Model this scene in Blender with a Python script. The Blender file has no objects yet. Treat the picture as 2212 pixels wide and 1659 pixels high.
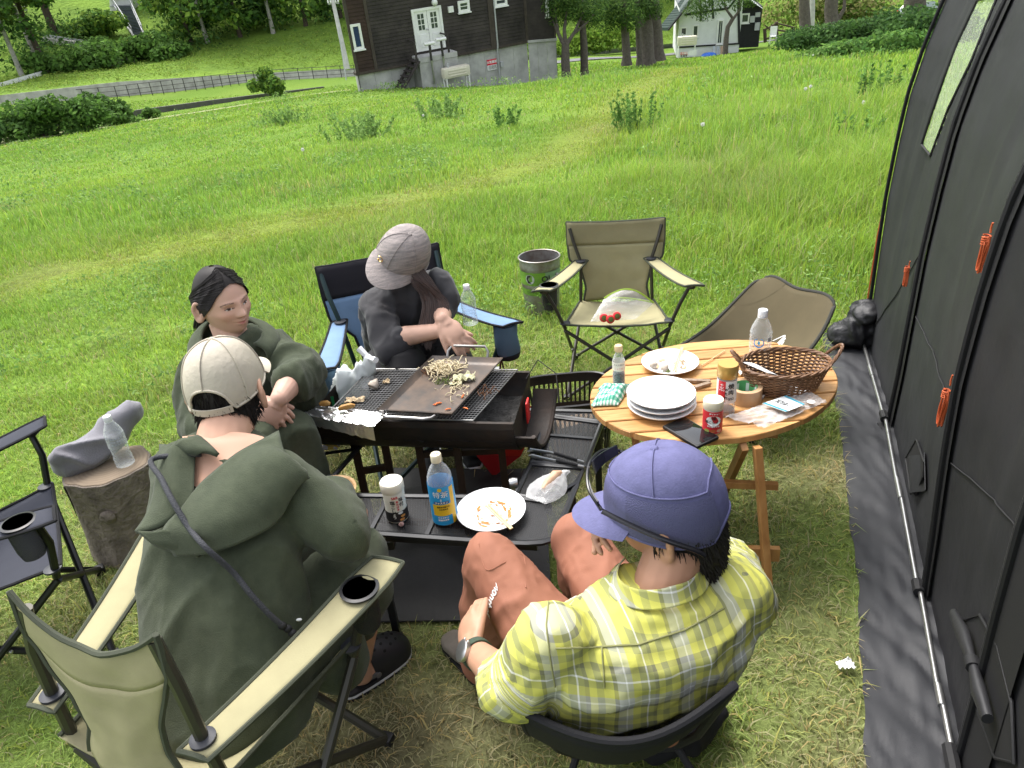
import bpy, bmesh, math, random
import numpy as np
from math import sin, cos, pi, radians, sqrt, exp, atan2
from mathutils import Vector, Matrix, noise
from mathutils.bvhtree import BVHTree
random.seed(7); rng = np.random.default_rng(7)
scn = bpy.context.scene
# ------------------------------------------------------------------ camera
PITCH, ROLL, FPX, CAMH = radians(28), radians(5.3), 715.0, 1.7
_f = np.array([0, cos(PITCH), -sin(PITCH)]); _r0 = np.array([1., 0, 0]); _u0 = np.cross(_r0, _f)
_R = cos(ROLL)*_r0 - sin(ROLL)*_u0; _U = sin(ROLL)*_r0 + cos(ROLL)*_u0
CAM = np.array([0, 0, CAMH])
cd = bpy.data.cameras.new('camera'); cam = bpy.data.objects.new('camera', cd); scn.collection.objects.link(cam)
cd.sensor_width = 36; cd.lens = FPX/1024*36; cd.clip_start = .05; cd.clip_end = 2000
m = Matrix.Identity(4)
for i in range(3):
    m[i][0] = _R[i]; m[i][1] = _U[i]; m[i][2] = -_f[i]; m[i][3] = CAM[i]
cam.matrix_world = m; scn.camera = cam
# ------------------------------------------------------------------ sky, sun, exposure
SUN_EL, SUN_AZ = radians(62), radians(-35)      # azimuth from +y towards +x
w = bpy.data.worlds.new('World'); scn.world = w; w.use_nodes = True
nt = w.node_tree; nt.nodes.clear()
sky = nt.nodes.new('ShaderNodeTexSky'); sky.sky_type = 'NISHITA'; sky.sun_disc = False
sky.sun_elevation = SUN_EL; sky.sun_rotation = SUN_AZ; sky.dust_density = 4; sky.air_density = 1.0; sky.ozone_density = .6
hs = nt.nodes.new('ShaderNodeHueSaturation'); hs.inputs['Saturation'].default_value = .30
bg = nt.nodes.new('ShaderNodeBackground'); bg.inputs[1].default_value = .15
wo = nt.nodes.new('ShaderNodeOutputWorld')
nt.links.new(sky.outputs[0], hs.inputs['Color']); nt.links.new(hs.outputs[0], bg.inputs[0]); nt.links.new(bg.outputs[0], wo.inputs[0])
sd = bpy.data.lights.new('sun', 'SUN'); sd.energy = .7; sd.angle = radians(24); sd.color = (1, .965, .9)
so = bpy.data.objects.new('sun', sd); scn.collection.objects.link(so)
sdir = Vector((sin(SUN_AZ)*cos(SUN_EL), cos(SUN_AZ)*cos(SUN_EL), sin(SUN_EL)))
so.rotation_euler = sdir.to_track_quat('Z', 'Y').to_euler(); so.location = (0, 0, 20)
vs = scn.view_settings; vs.view_transform = 'Standard'; vs.look = 'None'; vs.gamma = 1; vs.use_curve_mapping = False
vs.exposure = 1.68
scn.cycles.use_denoising = True; scn.cycles.max_bounces = 8; scn.cycles.transparent_max_bounces = 16
scn.cycles.diffuse_bounces = 3; scn.cycles.glossy_bounces = 3; scn.cycles.transmission_bounces = 6
scn.cycles.caustics_reflective = False; scn.cycles.caustics_refractive = False
# ------------------------------------------------------------------ photo measuring helpers (2212-wide pixel grid -> metres)
S_ = 1024/2212
def ray(x, y): return _f + ((x*S_-512)/FPX)*_R - ((y*S_-384)/FPX)*_U
def PZ(x, y, z=0.): d = ray(x, y); return CAM + d*((z-CAMH)/d[2])
def PY(x, y, Y): d = ray(x, y); return CAM + d*(Y/d[1])
def PD(x, y, dep): return CAM + ray(x, y)*dep
V = Vector
def v3(p): return Vector((float(p[0]), float(p[1]), float(p[2])))
def lerp(a, b, t): return a+(b-a)*t
# ------------------------------------------------------------------ materials
MATS = {}
def mat(name, col, rough=.7, metal=0., var=.0, vscale=8., bump=0., bscale=60., spec=.5, trans=0., alpha=1., transl=0., attr=None, ior=1.45, bdist=.01, coat=0., sheen=0., var2=None, detail=6, hv=0.):
    """one procedural Principled material: colour varied by noise, bump by noise, optional translucency or colour attribute"""
    if name in MATS: return MATS[name]
    m = bpy.data.materials.new(name); m.use_nodes = True; MATS[name] = m
    t = m.node_tree; n = t.nodes; L = t.links.new
    b = n['Principled BSDF']; out = n['Material Output']
    b.inputs['Roughness'].default_value = rough; b.inputs['Metallic'].default_value = metal
    b.inputs['Specular IOR Level'].default_value = spec; b.inputs['IOR'].default_value = ior
    b.inputs['Transmission Weight'].default_value = trans; b.inputs['Alpha'].default_value = alpha
    b.inputs['Coat Weight'].default_value = coat; b.inputs['Sheen Weight'].default_value = sheen
    c = (*col[:3], 1); b.inputs['Base Color'].default_value = c; src = None
    if attr:
        a = n.new('ShaderNodeAttribute'); a.attribute_name = attr; src = a.outputs['Color']
    tc = n.new('ShaderNodeTexCoord')
    if var or var2:
        nz = n.new('ShaderNodeTexNoise'); nz.inputs['Scale'].default_value = vscale; nz.inputs['Detail'].default_value = detail
        nz.inputs['Roughness'].default_value = .62
        L(tc.outputs['Object'], nz.inputs['Vector'])
        mp = n.new('ShaderNodeMapRange'); mp.inputs[1].default_value = .3; mp.inputs[2].default_value = .7
        L(nz.outputs[0], mp.inputs[0])
        mx = n.new('ShaderNodeMix'); mx.data_type = 'RGBA'; mx.blend_type = 'MIX' if var2 else 'MULTIPLY'
        L(mp.outputs[0], mx.inputs[0])
        if src: L(src, mx.inputs[6])
        else: mx.inputs[6].default_value = c
        mx.inputs[7].default_value = (*var2[:3], 1) if var2 else (1-var, 1-var, 1-var, 1)
        src = mx.outputs[2]
    if src: L(src, b.inputs['Base Color'])
    if bump:
        nb = n.new('ShaderNodeTexNoise'); nb.inputs['Scale'].default_value = bscale; nb.inputs['Detail'].default_value = 4
        L(tc.outputs['Object'], nb.inputs['Vector'])
        bp = n.new('ShaderNodeBump'); bp.inputs['Strength'].default_value = bump; bp.inputs['Distance'].default_value = bdist
        L(nb.outputs[0], bp.inputs['Height']); L(bp.outputs[0], b.inputs['Normal'])
    if transl:
        tr = n.new('ShaderNodeBsdfTranslucent'); tr.inputs[0].default_value = c
        if src: L(src, tr.inputs[0])
        ms = n.new('ShaderNodeMixShader'); ms.inputs[0].default_value = transl
        L(b.outputs[0], ms.inputs[1]); L(tr.outputs[0], ms.inputs[2]); L(ms.outputs[0], out.inputs[0])
    return m
def film(name, col=(.9, .92, .93), amount=.25, rough=.12):
    """thin clear plastic: mostly see-through with a glossy, slightly milky skin"""
    if name in MATS: return MATS[name]
    m = bpy.data.materials.new(name); m.use_nodes = True; MATS[name] = m
    t = m.node_tree; n = t.nodes; L = t.links.new; n.remove(n['Principled BSDF']); out = n['Material Output']
    tr = n.new('ShaderNodeBsdfTransparent'); tr.inputs[0].default_value = (.97, .98, .98, 1)
    df = n.new('ShaderNodeBsdfPrincipled'); df.inputs['Base Color'].default_value = (*col, 1); df.inputs['Roughness'].default_value = rough
    nz = n.new('ShaderNodeTexNoise'); nz.inputs['Scale'].default_value = 45; tc = n.new('ShaderNodeTexCoord'); L(tc.outputs['Object'], nz.inputs['Vector'])
    bp = n.new('ShaderNodeBump'); bp.inputs['Strength'].default_value = .8; bp.inputs['Distance'].default_value = .006; L(nz.outputs[0], bp.inputs['Height']); L(bp.outputs[0], df.inputs['Normal'])
    fr = n.new('ShaderNodeLayerWeight'); fr.inputs[0].default_value = .35
    mr = n.new('ShaderNodeMapRange'); mr.inputs[3].default_value = amount; mr.inputs[4].default_value = min(1, amount+.5); L(fr.outputs['Facing'], mr.inputs[0])
    mx = n.new('ShaderNodeMixShader'); L(mr.outputs[0], mx.inputs[0]); L(tr.outputs[0], mx.inputs[1]); L(df.outputs[0], mx.inputs[2]); L(mx.outputs[0], out.inputs[0])
    return m
# ------------------------------------------------------------------ objects
def link(o): scn.collection.objects.link(o); return o
def tag(o, label=None, cat=None, group=None, kind=None):
    if label: o['label'] = label
    if cat: o['category'] = cat
    if group: o['group'] = group
    if kind: o['kind'] = kind
    return o
def thing(name, loc, label, cat, group=None):
    o = bpy.data.objects.new(name, None); o.empty_display_size = .05; o.location = v3(loc); link(o)
    return tag(o, label, cat, group)
def rootloc(o):
    while o.parent: o = o.parent
    return Vector(o.location)
def frame(fwd, up=(0, 0, 1)):
    """columns: local x (right), y (forward), z (up)"""
    y = V(fwd).normalized(); z = V(up); x = y.cross(z).normalized(); z = x.cross(y).normalized()
    return Matrix((x, y, z)).transposed()
class MB:
    def __init__(s): s.v = []; s.f = []; s.mi = []; s.cur = 0
    def add(s, vs, fs):
        b = len(s.v); s.v += [tuple(p) for p in vs]; s.f += [tuple(i+b for i in f) for f in fs]; s.mi += [s.cur]*len(fs); return s
    def box(s, c, size, rot=None, bev=0.):
        hx, hy, hz = [q/2 for q in size]; c = v3(c)
        if bev:
            bm = bmesh.new(); bmesh.ops.create_cube(bm, size=1); bmesh.ops.scale(bm, vec=size, verts=bm.verts)
            bmesh.ops.bevel(bm, geom=list(bm.edges), offset=bev, segments=2, affect='EDGES', profile=.6)
            vs = [v.co.copy() for v in bm.verts]; bm.verts.index_update(); fs = [[v.index for v in f.verts] for f in bm.faces]; bm.free()
        else:
            vs = [V((x, y, z)) for x in (-hx, hx) for y in (-hy, hy) for z in (-hz, hz)]
            fs = [(0, 1, 3, 2), (4, 6, 7, 5), (0, 4, 5, 1), (2, 3, 7, 6), (0, 2, 6, 4), (1, 5, 7, 3)]
        if rot is not None: vs = [rot @ p for p in vs]
        return s.add([p+c for p in vs], fs)
    def beam(s, a, b, w, h, up=(0, 0, 1), bev=0.):
        a, b = v3(a), v3(b); d = b-a
        if abs(d.normalized().dot(V(up))) > .99: up = (0, 1, 0)
        return s.box((a+b)/2, (w, d.length, h), frame(d, up), bev)
    def tube(s, pts, r, n=8, cap=True, flat=1., up=None):
        pts = [v3(p) for p in pts]; k = len(pts)
        rs = r if isinstance(r, (list, tuple)) else [r]*k
        base = len(s.v); prev = None; vs = []
        for i, p in enumerate(pts):
            d = (pts[min(i+1, k-1)]-pts[max(i-1, 0)])
            d = d.normalized() if d.length > 1e-9 else V((0, 0, 1))
            if prev is None:
                a = V(up) if up else (V((0, 0, 1)) if abs(d.z) < .9 else V((1, 0, 0)))
            else: a = prev
            x = (a - d*a.dot(d))
            x = x.normalized() if x.length > 1e-6 else d.orthogonal().normalized()
            y = d.cross(x); prev = x
            for j in range(n):
                t = 2*pi*j/n; vs.append(p + x*(cos(t)*rs[i]) + y*(sin(t)*rs[i]*flat))
        fs = [(i*n+j, i*n+(j+1) % n, (i+1)*n+(j+1) % n, (i+1)*n+j) for i in range(k-1) for j in range(n)]
        if cap: fs += [tuple(range(n-1, -1, -1)), tuple((k-1)*n+j for j in range(n))]
        return s.add(vs, fs)
    def lathe(s, prof, c=(0, 0, 0), rot=None, n=24, sx=1., sy=1., rfun=None):
        c = v3(c); vs = []; k = len(prof)
        for r, z in prof:
            for j in range(n):
                t = 2*pi*j/n; q = rfun(t, z) if rfun else 1.
                p = V((r*q*cos(t)*sx, r*q*sin(t)*sy, z)); vs.append((rot @ p if rot is not None else p)+c)
        fs = [(i*n+j, i*n+(j+1) % n, (i+1)*n+(j+1) % n, (i+1)*n+j) for i in range(k-1) for j in range(n)]
        if prof[0][0] > 1e-6: fs.append(tuple(range(n-1, -1, -1)))
        if prof[-1][0] > 1e-6: fs.append(tuple((k-1)*n+j for j in range(n)))
        return s.add(vs, fs)
    def sheet(s, fn, nu, nv, thick=0., closeu=False):
        """fn(u,v)->point ; optional thickness along the normal"""
        P = [[v3(fn(i/(nu-1 if not closeu else nu), j/(nv-1))) for j in range(nv)] for i in range(nu)]
        vs = [p for row in P for p in row]; I = nu if closeu else nu-1
        fs = [(i*nv+j, ((i+1) % nu)*nv+j, ((i+1) % nu)*nv+j+1, i*nv+j+1) for i in range(I) for j in range(nv-1)]
        if not thick: return s.add(vs, fs)
        N = [V((0, 0, 0)) for _ in vs]
        for f in fs:
            q = (vs[f[2]]-vs[f[0]]).cross(vs[f[3]]-vs[f[1]])
            for i in f: N[i] += q
        vs2 = [p-(q.normalized() if q.length > 0 else q)*thick for p, q in zip(vs, N)]; o = len(vs)
        fs2 = fs+[tuple(i+o for i in reversed(f)) for f in fs]
        edge = {}
        for f in fs:
            for a, b in zip(f, f[1:]+f[:1]): edge[(a, b)] = 1
        for (a, b) in list(edge):
            if (b, a) not in edge: fs2.append((b, a, a+o, b+o))
        return s.add(vs+vs2, fs2)
    def quad(s, *p): return s.add(p, [tuple(range(len(p)))])
    def ball(s, c, r, n=12, m_=8, rot=None):
        r = r if hasattr(r, '__len__') else (r, r, r); c = v3(c); vs = []
        for i in range(1, m_):
            a = pi*i/m_
            for j in range(n):
                t = 2*pi*j/n; p = V((r[0]*sin(a)*cos(t), r[1]*sin(a)*sin(t), r[2]*cos(a))); vs.append((rot @ p if rot is not None else p)+c)
        fs = [(i*n+j, (i+1)*n+j, (i+1)*n+(j+1) % n, i*n+(j+1) % n) for i in range(m_-2) for j in range(n)]
        for q, e in ((V((0, 0, r[2])), 0), (V((0, 0, -r[2])), 1)):
            vs.append((rot @ q if rot is not None else q)+c); k = len(vs)-1; o = (m_-2)*n
            fs += [(k, j, (j+1) % n) if not e else (k, o+(j+1) % n, o+j) for j in range(n)]
        return s.add(vs, fs)
    def build(s, name, mats, parent=None, smooth=True, loc=None, angle=40):
        o0 = rootloc(parent) if parent else (v3(loc) if loc is not None else V((0, 0, 0)))
        me = bpy.data.meshes.new(name)
        a = np.array(s.v, dtype=np.float64).reshape(-1, 3)-np.array(o0)
        me.from_pydata(a.tolist(), [], s.f)
        for mm in (mats if isinstance(mats, (list, tuple)) else [mats]): me.materials.append(mm)
        if len(set(s.mi)) > 1: me.polygons.foreach_set('material_index', s.mi)
        return finish(me, name, parent, None if parent else o0, smooth, angle)
def finish(me, name, parent, loc=None, smooth=True, angle=40):
    me.validate(); 
    if smooth:
        me.polygons.foreach_set('use_smooth', [True]*len(me.polygons))
        if angle: me.set_sharp_from_angle(angle=radians(angle))
    me.update()
    o = link(bpy.data.objects.new(name, me))
    if parent: o.parent = parent
    elif loc is not None: o.location = loc
    return o
def remesh(mb, voxel=.006, smooth=3, fac=.5):
    """fuse overlapping volumes into one continuous skin -> (verts Nx3, faces)"""
    me = bpy.data.meshes.new('tmp'); me.from_pydata([tuple(p) for p in mb.v], [], mb.f)
    bm = bmesh.new(); bm.from_mesh(me); bmesh.ops.recalc_face_normals(bm, faces=bm.faces); bm.to_mesh(me); bm.free()
    o = link(bpy.data.objects.new('tmp', me))
    r = o.modifiers.new('r', 'REMESH'); r.mode = 'VOXEL'; r.voxel_size = voxel
    if smooth: q = o.modifiers.new('s', 'SMOOTH'); q.factor = fac; q.iterations = smooth
    dg = bpy.context.evaluated_depsgraph_get(); dg.update()
    me2 = bpy.data.meshes.new_from_object(o.evaluated_get(dg))
    bpy.data.objects.remove(o); bpy.data.meshes.remove(me)
    return me2
def getv(me):
    a = np.empty(len(me.vertices)*3); me.vertices.foreach_get('co', a); return a.reshape(-1, 3)
def getn(me):
    a = np.empty(len(me.vertices)*3); me.vertices.foreach_get('normal', a); return a.reshape(-1, 3)
def setv(me, a): me.vertices.foreach_set('co', np.ascontiguousarray(a, dtype=np.float64).ravel()); me.update()
def setcol(me, cols, name='col'):
    at = me.attributes.new(name, 'FLOAT_COLOR', 'POINT')
    c = np.ones((len(me.vertices), 4), np.float32); c[:, :cols.shape[1]] = cols; at.data.foreach_set('color', c.ravel())
def fol(me, name, mt, parent, smooth=True, angle=0):
    """hang a world-space mesh under a thing"""
    setv(me, getv(me)-np.array(rootloc(parent)))
    me.materials.clear(); me.materials.append(mt)
    return finish(me, name, parent, None, smooth, angle)
def nz3(a, scale, seed=0.):
    return np.array([noise.noise(V((p[0]*scale+seed, p[1]*scale+seed*1.7, p[2]*scale-seed))) for p in a])
def fold(me, amp, scale=14., stretch=(1, 1, 1), seed=0., sharp=1.5):
    """cloth creases: ridged warped noise pushed along the normals"""
    a = getv(me); n = getn(me); q = a*np.array(stretch)
    w1 = nz3(q, scale*.6, seed+9)*.35
    r = 1-np.abs(nz3(q+w1[:, None]*.12, scale, seed))*2
    r = np.sign(r)*np.abs(r)**sharp
    setv(me, a + n*((r-.35)*amp)[:, None]); return me
def smooth_np(a): return a*a*(3-2*a)
def text2d(s, size=1., align='CENTER'):
    cu = bpy.data.curves.new('t', 'FONT'); cu.body = s; cu.size = size; cu.align_x = align; cu.align_y = 'CENTER'; cu.resolution_u = 2; cu.space_line = .95
    o = link(bpy.data.objects.new('t', cu)); dg = bpy.context.evaluated_depsgraph_get(); dg.update()
    me = bpy.data.meshes.new_from_object(o.evaluated_get(dg)); bpy.data.objects.remove(o); bpy.data.curves.remove(cu)
    vs = [(v.co.x, v.co.y) for v in me.vertices]; fs = [tuple(p.vertices) for p in me.polygons]; bpy.data.meshes.remove(me)
    return vs, fs
def text_on(name, s, size, fn, mt, parent, sx=1., bold=0., rot=0):
    """flat lettering wrapped by fn(x,y)->point"""
    vs, fs = text2d(s, size); b = MB()
    def tr(x, y):
        x *= sx
        return (x*cos(rot)-y*sin(rot), x*sin(rot)+y*cos(rot))
    offs = [(0, 0)] if not bold else [(0, 0), (bold, 0), (0, bold), (bold, bold)]
    for k, (dx, dy) in enumerate(offs):
        b.add([fn(*(lambda q: (q[0]+dx, q[1]+dy))(tr(x, y)), k*.00004) for x, y in vs], fs)
    return b.build(name, mt, parent, smooth=False)
# ================================================================== TERRAIN
TRUE_UP = V((-.0055, -.1207, .9927)).normalized()   # the meadow tilts; far houses and trees stand plumb
_cp = [(x, y, 0) for x in (-4, -2, 0, 2, 4) for y in (-6, 0, 2, 4)] + [(-6, 6, -.02), (0, 6, -.01), (6, 6, 0), (0, 8, -.07), (-5, 12, -.42), (0, 12, -.32), (6, 12, -.25), (0, 20, -.72), (-10, 20, -1.2), (10, 20, -.6)]
for (a, b, yy) in ((778, 197, 40), (1198, 185, 42.5), (1470, 127, 70), (1660, 102, 70), (1750, 122, 28), (2100, 100, 30), (0, 313, 45), (380, 252, 50), (761, 195, 53), (336, 246, 57), (687, 194, 62),
                   (0, 226, 62), (255, 209, 68), (552, 175, 74), (761, 165, 79), (1250, 125, 72), (1990, 60, 62)):
    _cp.append(tuple(PY(a, b, yy)))
_cp += [(-60, 60, -5), (-50, 30, -4), (60, 60, -3), (40, 20, -1), (-20, 0, -1), (20, 0, 0), (0, 110, -5), (-60, 110, -5), (60, 110, -5), (-60, 160, -5), (60, 160, -5)]
_cp = np.array(_cp, float)
def _tps(r2): return np.where(r2 > 1e-9, r2*np.log(np.maximum(r2, 1e-9))*.5, 0)
_d2 = ((_cp[:, None, :2]-_cp[None, :, :2])**2).sum(-1); _n = len(_cp)
_A = np.zeros((_n+3, _n+3)); _A[:_n, :_n] = _tps(_d2)+np.eye(_n)*1.5; _A[:_n, _n] = 1; _A[:_n, _n+1:] = _cp[:, :2]; _A[_n, :_n] = 1; _A[_n+1:, :_n] = _cp[:, :2].T
_w = np.linalg.solve(_A, np.concatenate([_cp[:, 2], [0, 0, 0]]))
def gz(x, y):
    x = np.atleast_1d(np.asarray(x, float)); y = np.atleast_1d(np.asarray(y, float))
    out = np.empty(len(x))
    for i in range(0, len(x), 20000):
        xs, ys = x[i:i+20000], y[i:i+20000]
        r2 = (xs[:, None]-_cp[:, 0])**2+(ys[:, None]-_cp[:, 1])**2
        out[i:i+20000] = _tps(r2) @ _w[:_n] + _w[_n] + xs*_w[_n+1] + ys*_w[_n+2]
    near = np.clip((np.hypot(x, y-2)-4)/3, 0, 1); near = near*near*(3-2*near)
    return out*near
def g1(x, y): return float(gz(x, y)[0])
def GI(px, py):
    """photo pixel -> point on the terrain"""
    d = ray(px, py); t = .5
    for _ in range(60000):
        p = CAM+d*t
        t += max(.01, .004*t)
        if p[2] < (0 if np.hypot(p[0], p[1]-2) < 4 else g1(p[0], p[1])): return p
        if t > 200: return p
def vn(x, y, s, seed=0):
    """value noise, vectorised"""
    x = np.asarray(x)/s+seed*17.3; y = np.asarray(y)/s+seed*9.1
    xi = np.floor(x); yi = np.floor(y); fx = smooth_np(x-xi); fy = smooth_np(y-yi)
    h = lambda a, b: np.modf(np.abs(np.sin(a*127.1+b*311.7+seed)*43758.5453))[0]
    return lerp(lerp(h(xi, yi), h(xi+1, yi), fx), lerp(h(xi, yi+1), h(xi+1, yi+1), fx), fy)
_track = np.array([PZ(a, b)[:2] for a, b in ((100, 600), (450, 520), (760, 455), (1010, 385), (1210, 310))]+[(2.1, 14.), (4.2, 21), (8.5, 31), (14, 44)])
def trackd(x, y):
    d = np.full(np.shape(x), 1e9)
    for a, b in zip(_track[:-1], _track[1:]):
        ab = b-a; t = np.clip(((x-a[0])*ab[0]+(y-a[1])*ab[1])/(ab@ab), 0, 1)
        d = np.minimum(d, np.hypot(x-a[0]-t*ab[0], y-a[1]-t*ab[1]))
    return d
def fields(x, y):
    """(dryness, height) of the meadow"""
    x = np.asarray(x, float); y = np.asarray(y, float)
    n1 = vn(x, y, .45, 1); n2 = vn(x, y, 1.6, 2); n3 = vn(x, y, .14, 3); n4 = vn(x, y, 4.5, 5)
    camp = 1/(1+np.exp((np.hypot((x-.1)/1.25, (y-1.5)/1.25)-1.7)*3.2))
    rightcamp = 1/(1+np.exp((np.hypot((x-1.0)/1.1, (y-2.7)/1.2)-.75)*4))
    camp = np.maximum(camp, rightcamp*.8)
    td = trackd(x, y); tr = np.exp(-(td/(.42+.02*y))**2)
    dry = np.clip(camp*(.30+.9*n1*n1)+ (n2 > .72)*(n2-.72)*1.1*(y < 14)+ tr*.1*n1 + (n3-.5)*.25, 0, 1)
    h = .05+.035*n2+.10*np.clip((y-3.)/3., 0, 1)*(.15+1.0*n4)*(.5+n1)*np.clip(.35+(trackd(x, y)-.8)*.35+np.clip(x-.8, 0, 1)*.8, .3, 1.15)
    h += .2*np.clip((x-1.2)/1.6, 0, 1)*np.clip((y-3.6)/1.6, 0, 1)*(.4+n1)
    h = h*(1-.62*camp)*(1-.72*tr)*(1-.55*np.clip((y-9)/9, 0, 1))
    left = np.clip((-x-.8-y*.12)/1.5, 0, 1)*np.clip((7-y)/2.5, 0, 1); h *= 1-.5*left
    return dry, np.maximum(h, .028), tr, camp
def gcol(x, y):
    dry, h, tr, camp = fields(x, y)
    n = vn(x, y, .8, 7); n2 = vn(x, y, 3.2, 8)
    g = np.stack([.155+.075*n+.05*n2, .305+.08*n+.045*n2, .045+.018*n], -1)
    g = lerp(g, np.array([.30, .36, .065]), (tr*.65)[:, None])
    s = np.stack([.30+.07*n, .265+.06*n, .15+.04*n], -1)
    return lerp(g, s, (dry*.85)[:, None])
# ground sheet
def axis(lo, hi, fine0, fine1, step):
    a = [fine0]
    while a[-1] < fine1: a.append(a[-1]+step)
    s = step
    while a[-1] < hi: s *= 1.12; a.append(a[-1]+s)
    b = [fine0]; s = step
    while b[-1] > lo: s *= 1.12; b.append(b[-1]-s)
    return np.array(b[::-1][:-1]+a)
gx = axis(-260, 260, -5, 6, .12); gy = axis(-60, 420, -1, 9, .12)
GX, GY = np.meshgrid(gx, gy, indexing='ij'); fx_, fy_ = GX.ravel(), GY.ravel()
fz_ = gz(fx_, fy_) + (vn(fx_, fy_, .22, 11)-.5)*.018 + (vn(fx_, fy_, .9, 12)-.5)*.03*np.clip((np.hypot(fx_, fy_-2)-2.5), 0, 1)
fz_ = np.where(fy_ > 140, np.minimum(fz_, -6), fz_)
nx, ny = len(gx), len(gy)
idx = np.arange(nx*ny).reshape(nx, ny)
fs = np.stack([idx[:-1, :-1], idx[1:, :-1], idx[1:, 1:], idx[:-1, 1:]], -1).reshape(-1, 4)
def npmesh(name, vs, fs, mt, cols=None, parent=None, smooth=False, loc=None):
    me = bpy.data.meshes.new(name); k = fs.shape[1]
    me.vertices.add(len(vs)); me.vertices.foreach_set('co', np.ascontiguousarray(vs, dtype=np.float32).ravel())
    me.loops.add(fs.size); me.loops.foreach_set('vertex_index', np.ascontiguousarray(fs, dtype=np.int32).ravel())
    me.polygons.add(len(fs)); me.polygons.foreach_set('loop_start', np.arange(0, fs.size, k, dtype=np.int32))
    me.polygons.foreach_set('loop_total', np.full(len(fs), k, np.int32))
    me.update(calc_edges=True)
    if smooth: me.polygons.foreach_set('use_smooth', np.ones(len(fs), bool))
    if cols is not None: setcol(me, cols)
    me.materials.append(mt); o = link(bpy.data.objects.new(name, me))
    if parent: o.parent = parent
    elif loc is not None: o.location = loc
    return o
gc_ = gcol(fx_, fy_)*.72
soil = ((vn(fx_, fy_, .3, 21) > .72)*.5)[:, None]*np.clip(1-fy_/12, 0, 1)[:, None]
gc_ = lerp(gc_, np.array([.09, .07, .045]), soil)
tag(npmesh('ground', np.stack([fx_, fy_, fz_], -1), fs, mat('ground_mat', (.1, .15, .03), .95, attr='col', var=.55, vscale=26, bump=.7, bscale=70, bdist=.02, spec=.1), gc_, smooth=True), kind='structure')
# ---------------------------------------------------------------- grass blades
def blades(n, ylo, yhi, width, hmul=1., lean=.55, seed=0, hmax=9, xl=None, clumpy=.5):
    r = np.random.default_rng(seed)
    y = np.sqrt(r.uniform(ylo**2, yhi**2, n)) if ylo > 0 else r.uniform(ylo, yhi, n)
    a = r.uniform(-1.02, .98, n) if xl is None else r.uniform(xl[0], xl[1], n)
    x = a*(y*.92+1.0) if ylo > 0 else a*2.2
    cl = vn(x, y, .11*max(1, ylo/4), seed+30); keep = cl > clumpy*r.uniform(0, 1, n)*.8
    keep &= ~inmask(x, y); x, y = x[keep], y[keep]; n = len(x)
    dry, h, tr, camp = fields(x, y)
    h = np.minimum(h*hmul*r.uniform(.45, 1.35, n), hmax)
    th = r.uniform(0, 2*pi, n); ln = lean*r.uniform(.15, 1.25, n)*(1+camp*.9)
    dx, dy = np.cos(th), np.sin(th); px_, py_ = -dy, dx
    w = width*r.uniform(.6, 1.4, n)*(1+y*.02)
    z0 = gz(x, y)-.006
    base = np.stack([x, y, z0], -1); side = np.stack([px_, py_, np.zeros(n)], -1)*w[:, None]
    mid = base+np.stack([dx*h*ln*.35, dy*h*ln*.35, h*.58], -1)
    tip = base+np.stack([dx*h*ln, dy*h*ln, h*np.clip(1.05-ln*.35, .4, 1)], -1)
    vs = np.stack([base-side, base+side, mid+side*.75, mid-side*.75, tip], 1).reshape(-1, 3)
    i = np.arange(n)*5
    q = np.stack([i, i+1, i+2, i+3], -1); t = np.stack([i+3, i+2, i+4], -1)
    c = gcol(x, y)*r.uniform(.72, 1.3, (n, 1))
    straw = r.uniform(0, 1, n) < (.06+.5*dry)
    c[straw] = lerp(c[straw], np.array([.42, .37, .22]), .75)
    yel = r.uniform(0, 1, n) < .3; c[yel] *= np.array([1.3, 1.1, .9])
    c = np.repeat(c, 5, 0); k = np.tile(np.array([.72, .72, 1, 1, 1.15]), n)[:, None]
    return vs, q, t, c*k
MASKS = []     # polygons (world xy) kept free of grass
def inmask(x, y):
    m = np.zeros(np.shape(x), bool)
    for P in MASKS:
        P = np.array(P); c = np.zeros(np.shape(x), bool)
        for (x1, y1), (x2, y2) in zip(P, np.roll(P, -1, 0)):
            c ^= ((y1 > y) != (y2 > y)) & (x < (x2-x1)*(y-y1)/((y2-y1) if y2 != y1 else 1e-9)+x1)
        m |= c
    return m
TB = [np.array([-.05, -1.6]), np.array([.99, 1.035]), np.array([1.195, 1.55]), np.array([1.575, 2.51]), np.array([1.845, 3.29])]   # tent foot line
MASKS.append([(-.25, -1.6), (.767, 1.057), (1.033, 1.67), (1.398, 2.617), (1.671, 3.45), (2.3, 3.6), (4.6, 2.4), (3, -3)])
MAT_POLY = [PZ(840, 1020)[:2], PZ(1175, 1020)[:2], PZ(1195, 1345)[:2], PZ(780, 1352)[:2]]
MASKS.append(MAT_POLY)
def grass(name, label, parts):
    V_, C_, F3 = [], [], []; o = 0
    for vs, q, t, c in parts:
        V_.append(vs); C_.append(c); F3 += [np.stack([q[:, 0], q[:, 1], q[:, 2]], -1)+o, np.stack([q[:, 0], q[:, 2], q[:, 3]], -1)+o, t+o]; o += len(vs)
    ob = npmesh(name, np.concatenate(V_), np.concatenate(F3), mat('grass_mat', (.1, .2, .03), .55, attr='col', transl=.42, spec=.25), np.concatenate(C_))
    tag(ob, label, 'grass', kind='stuff')
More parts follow.
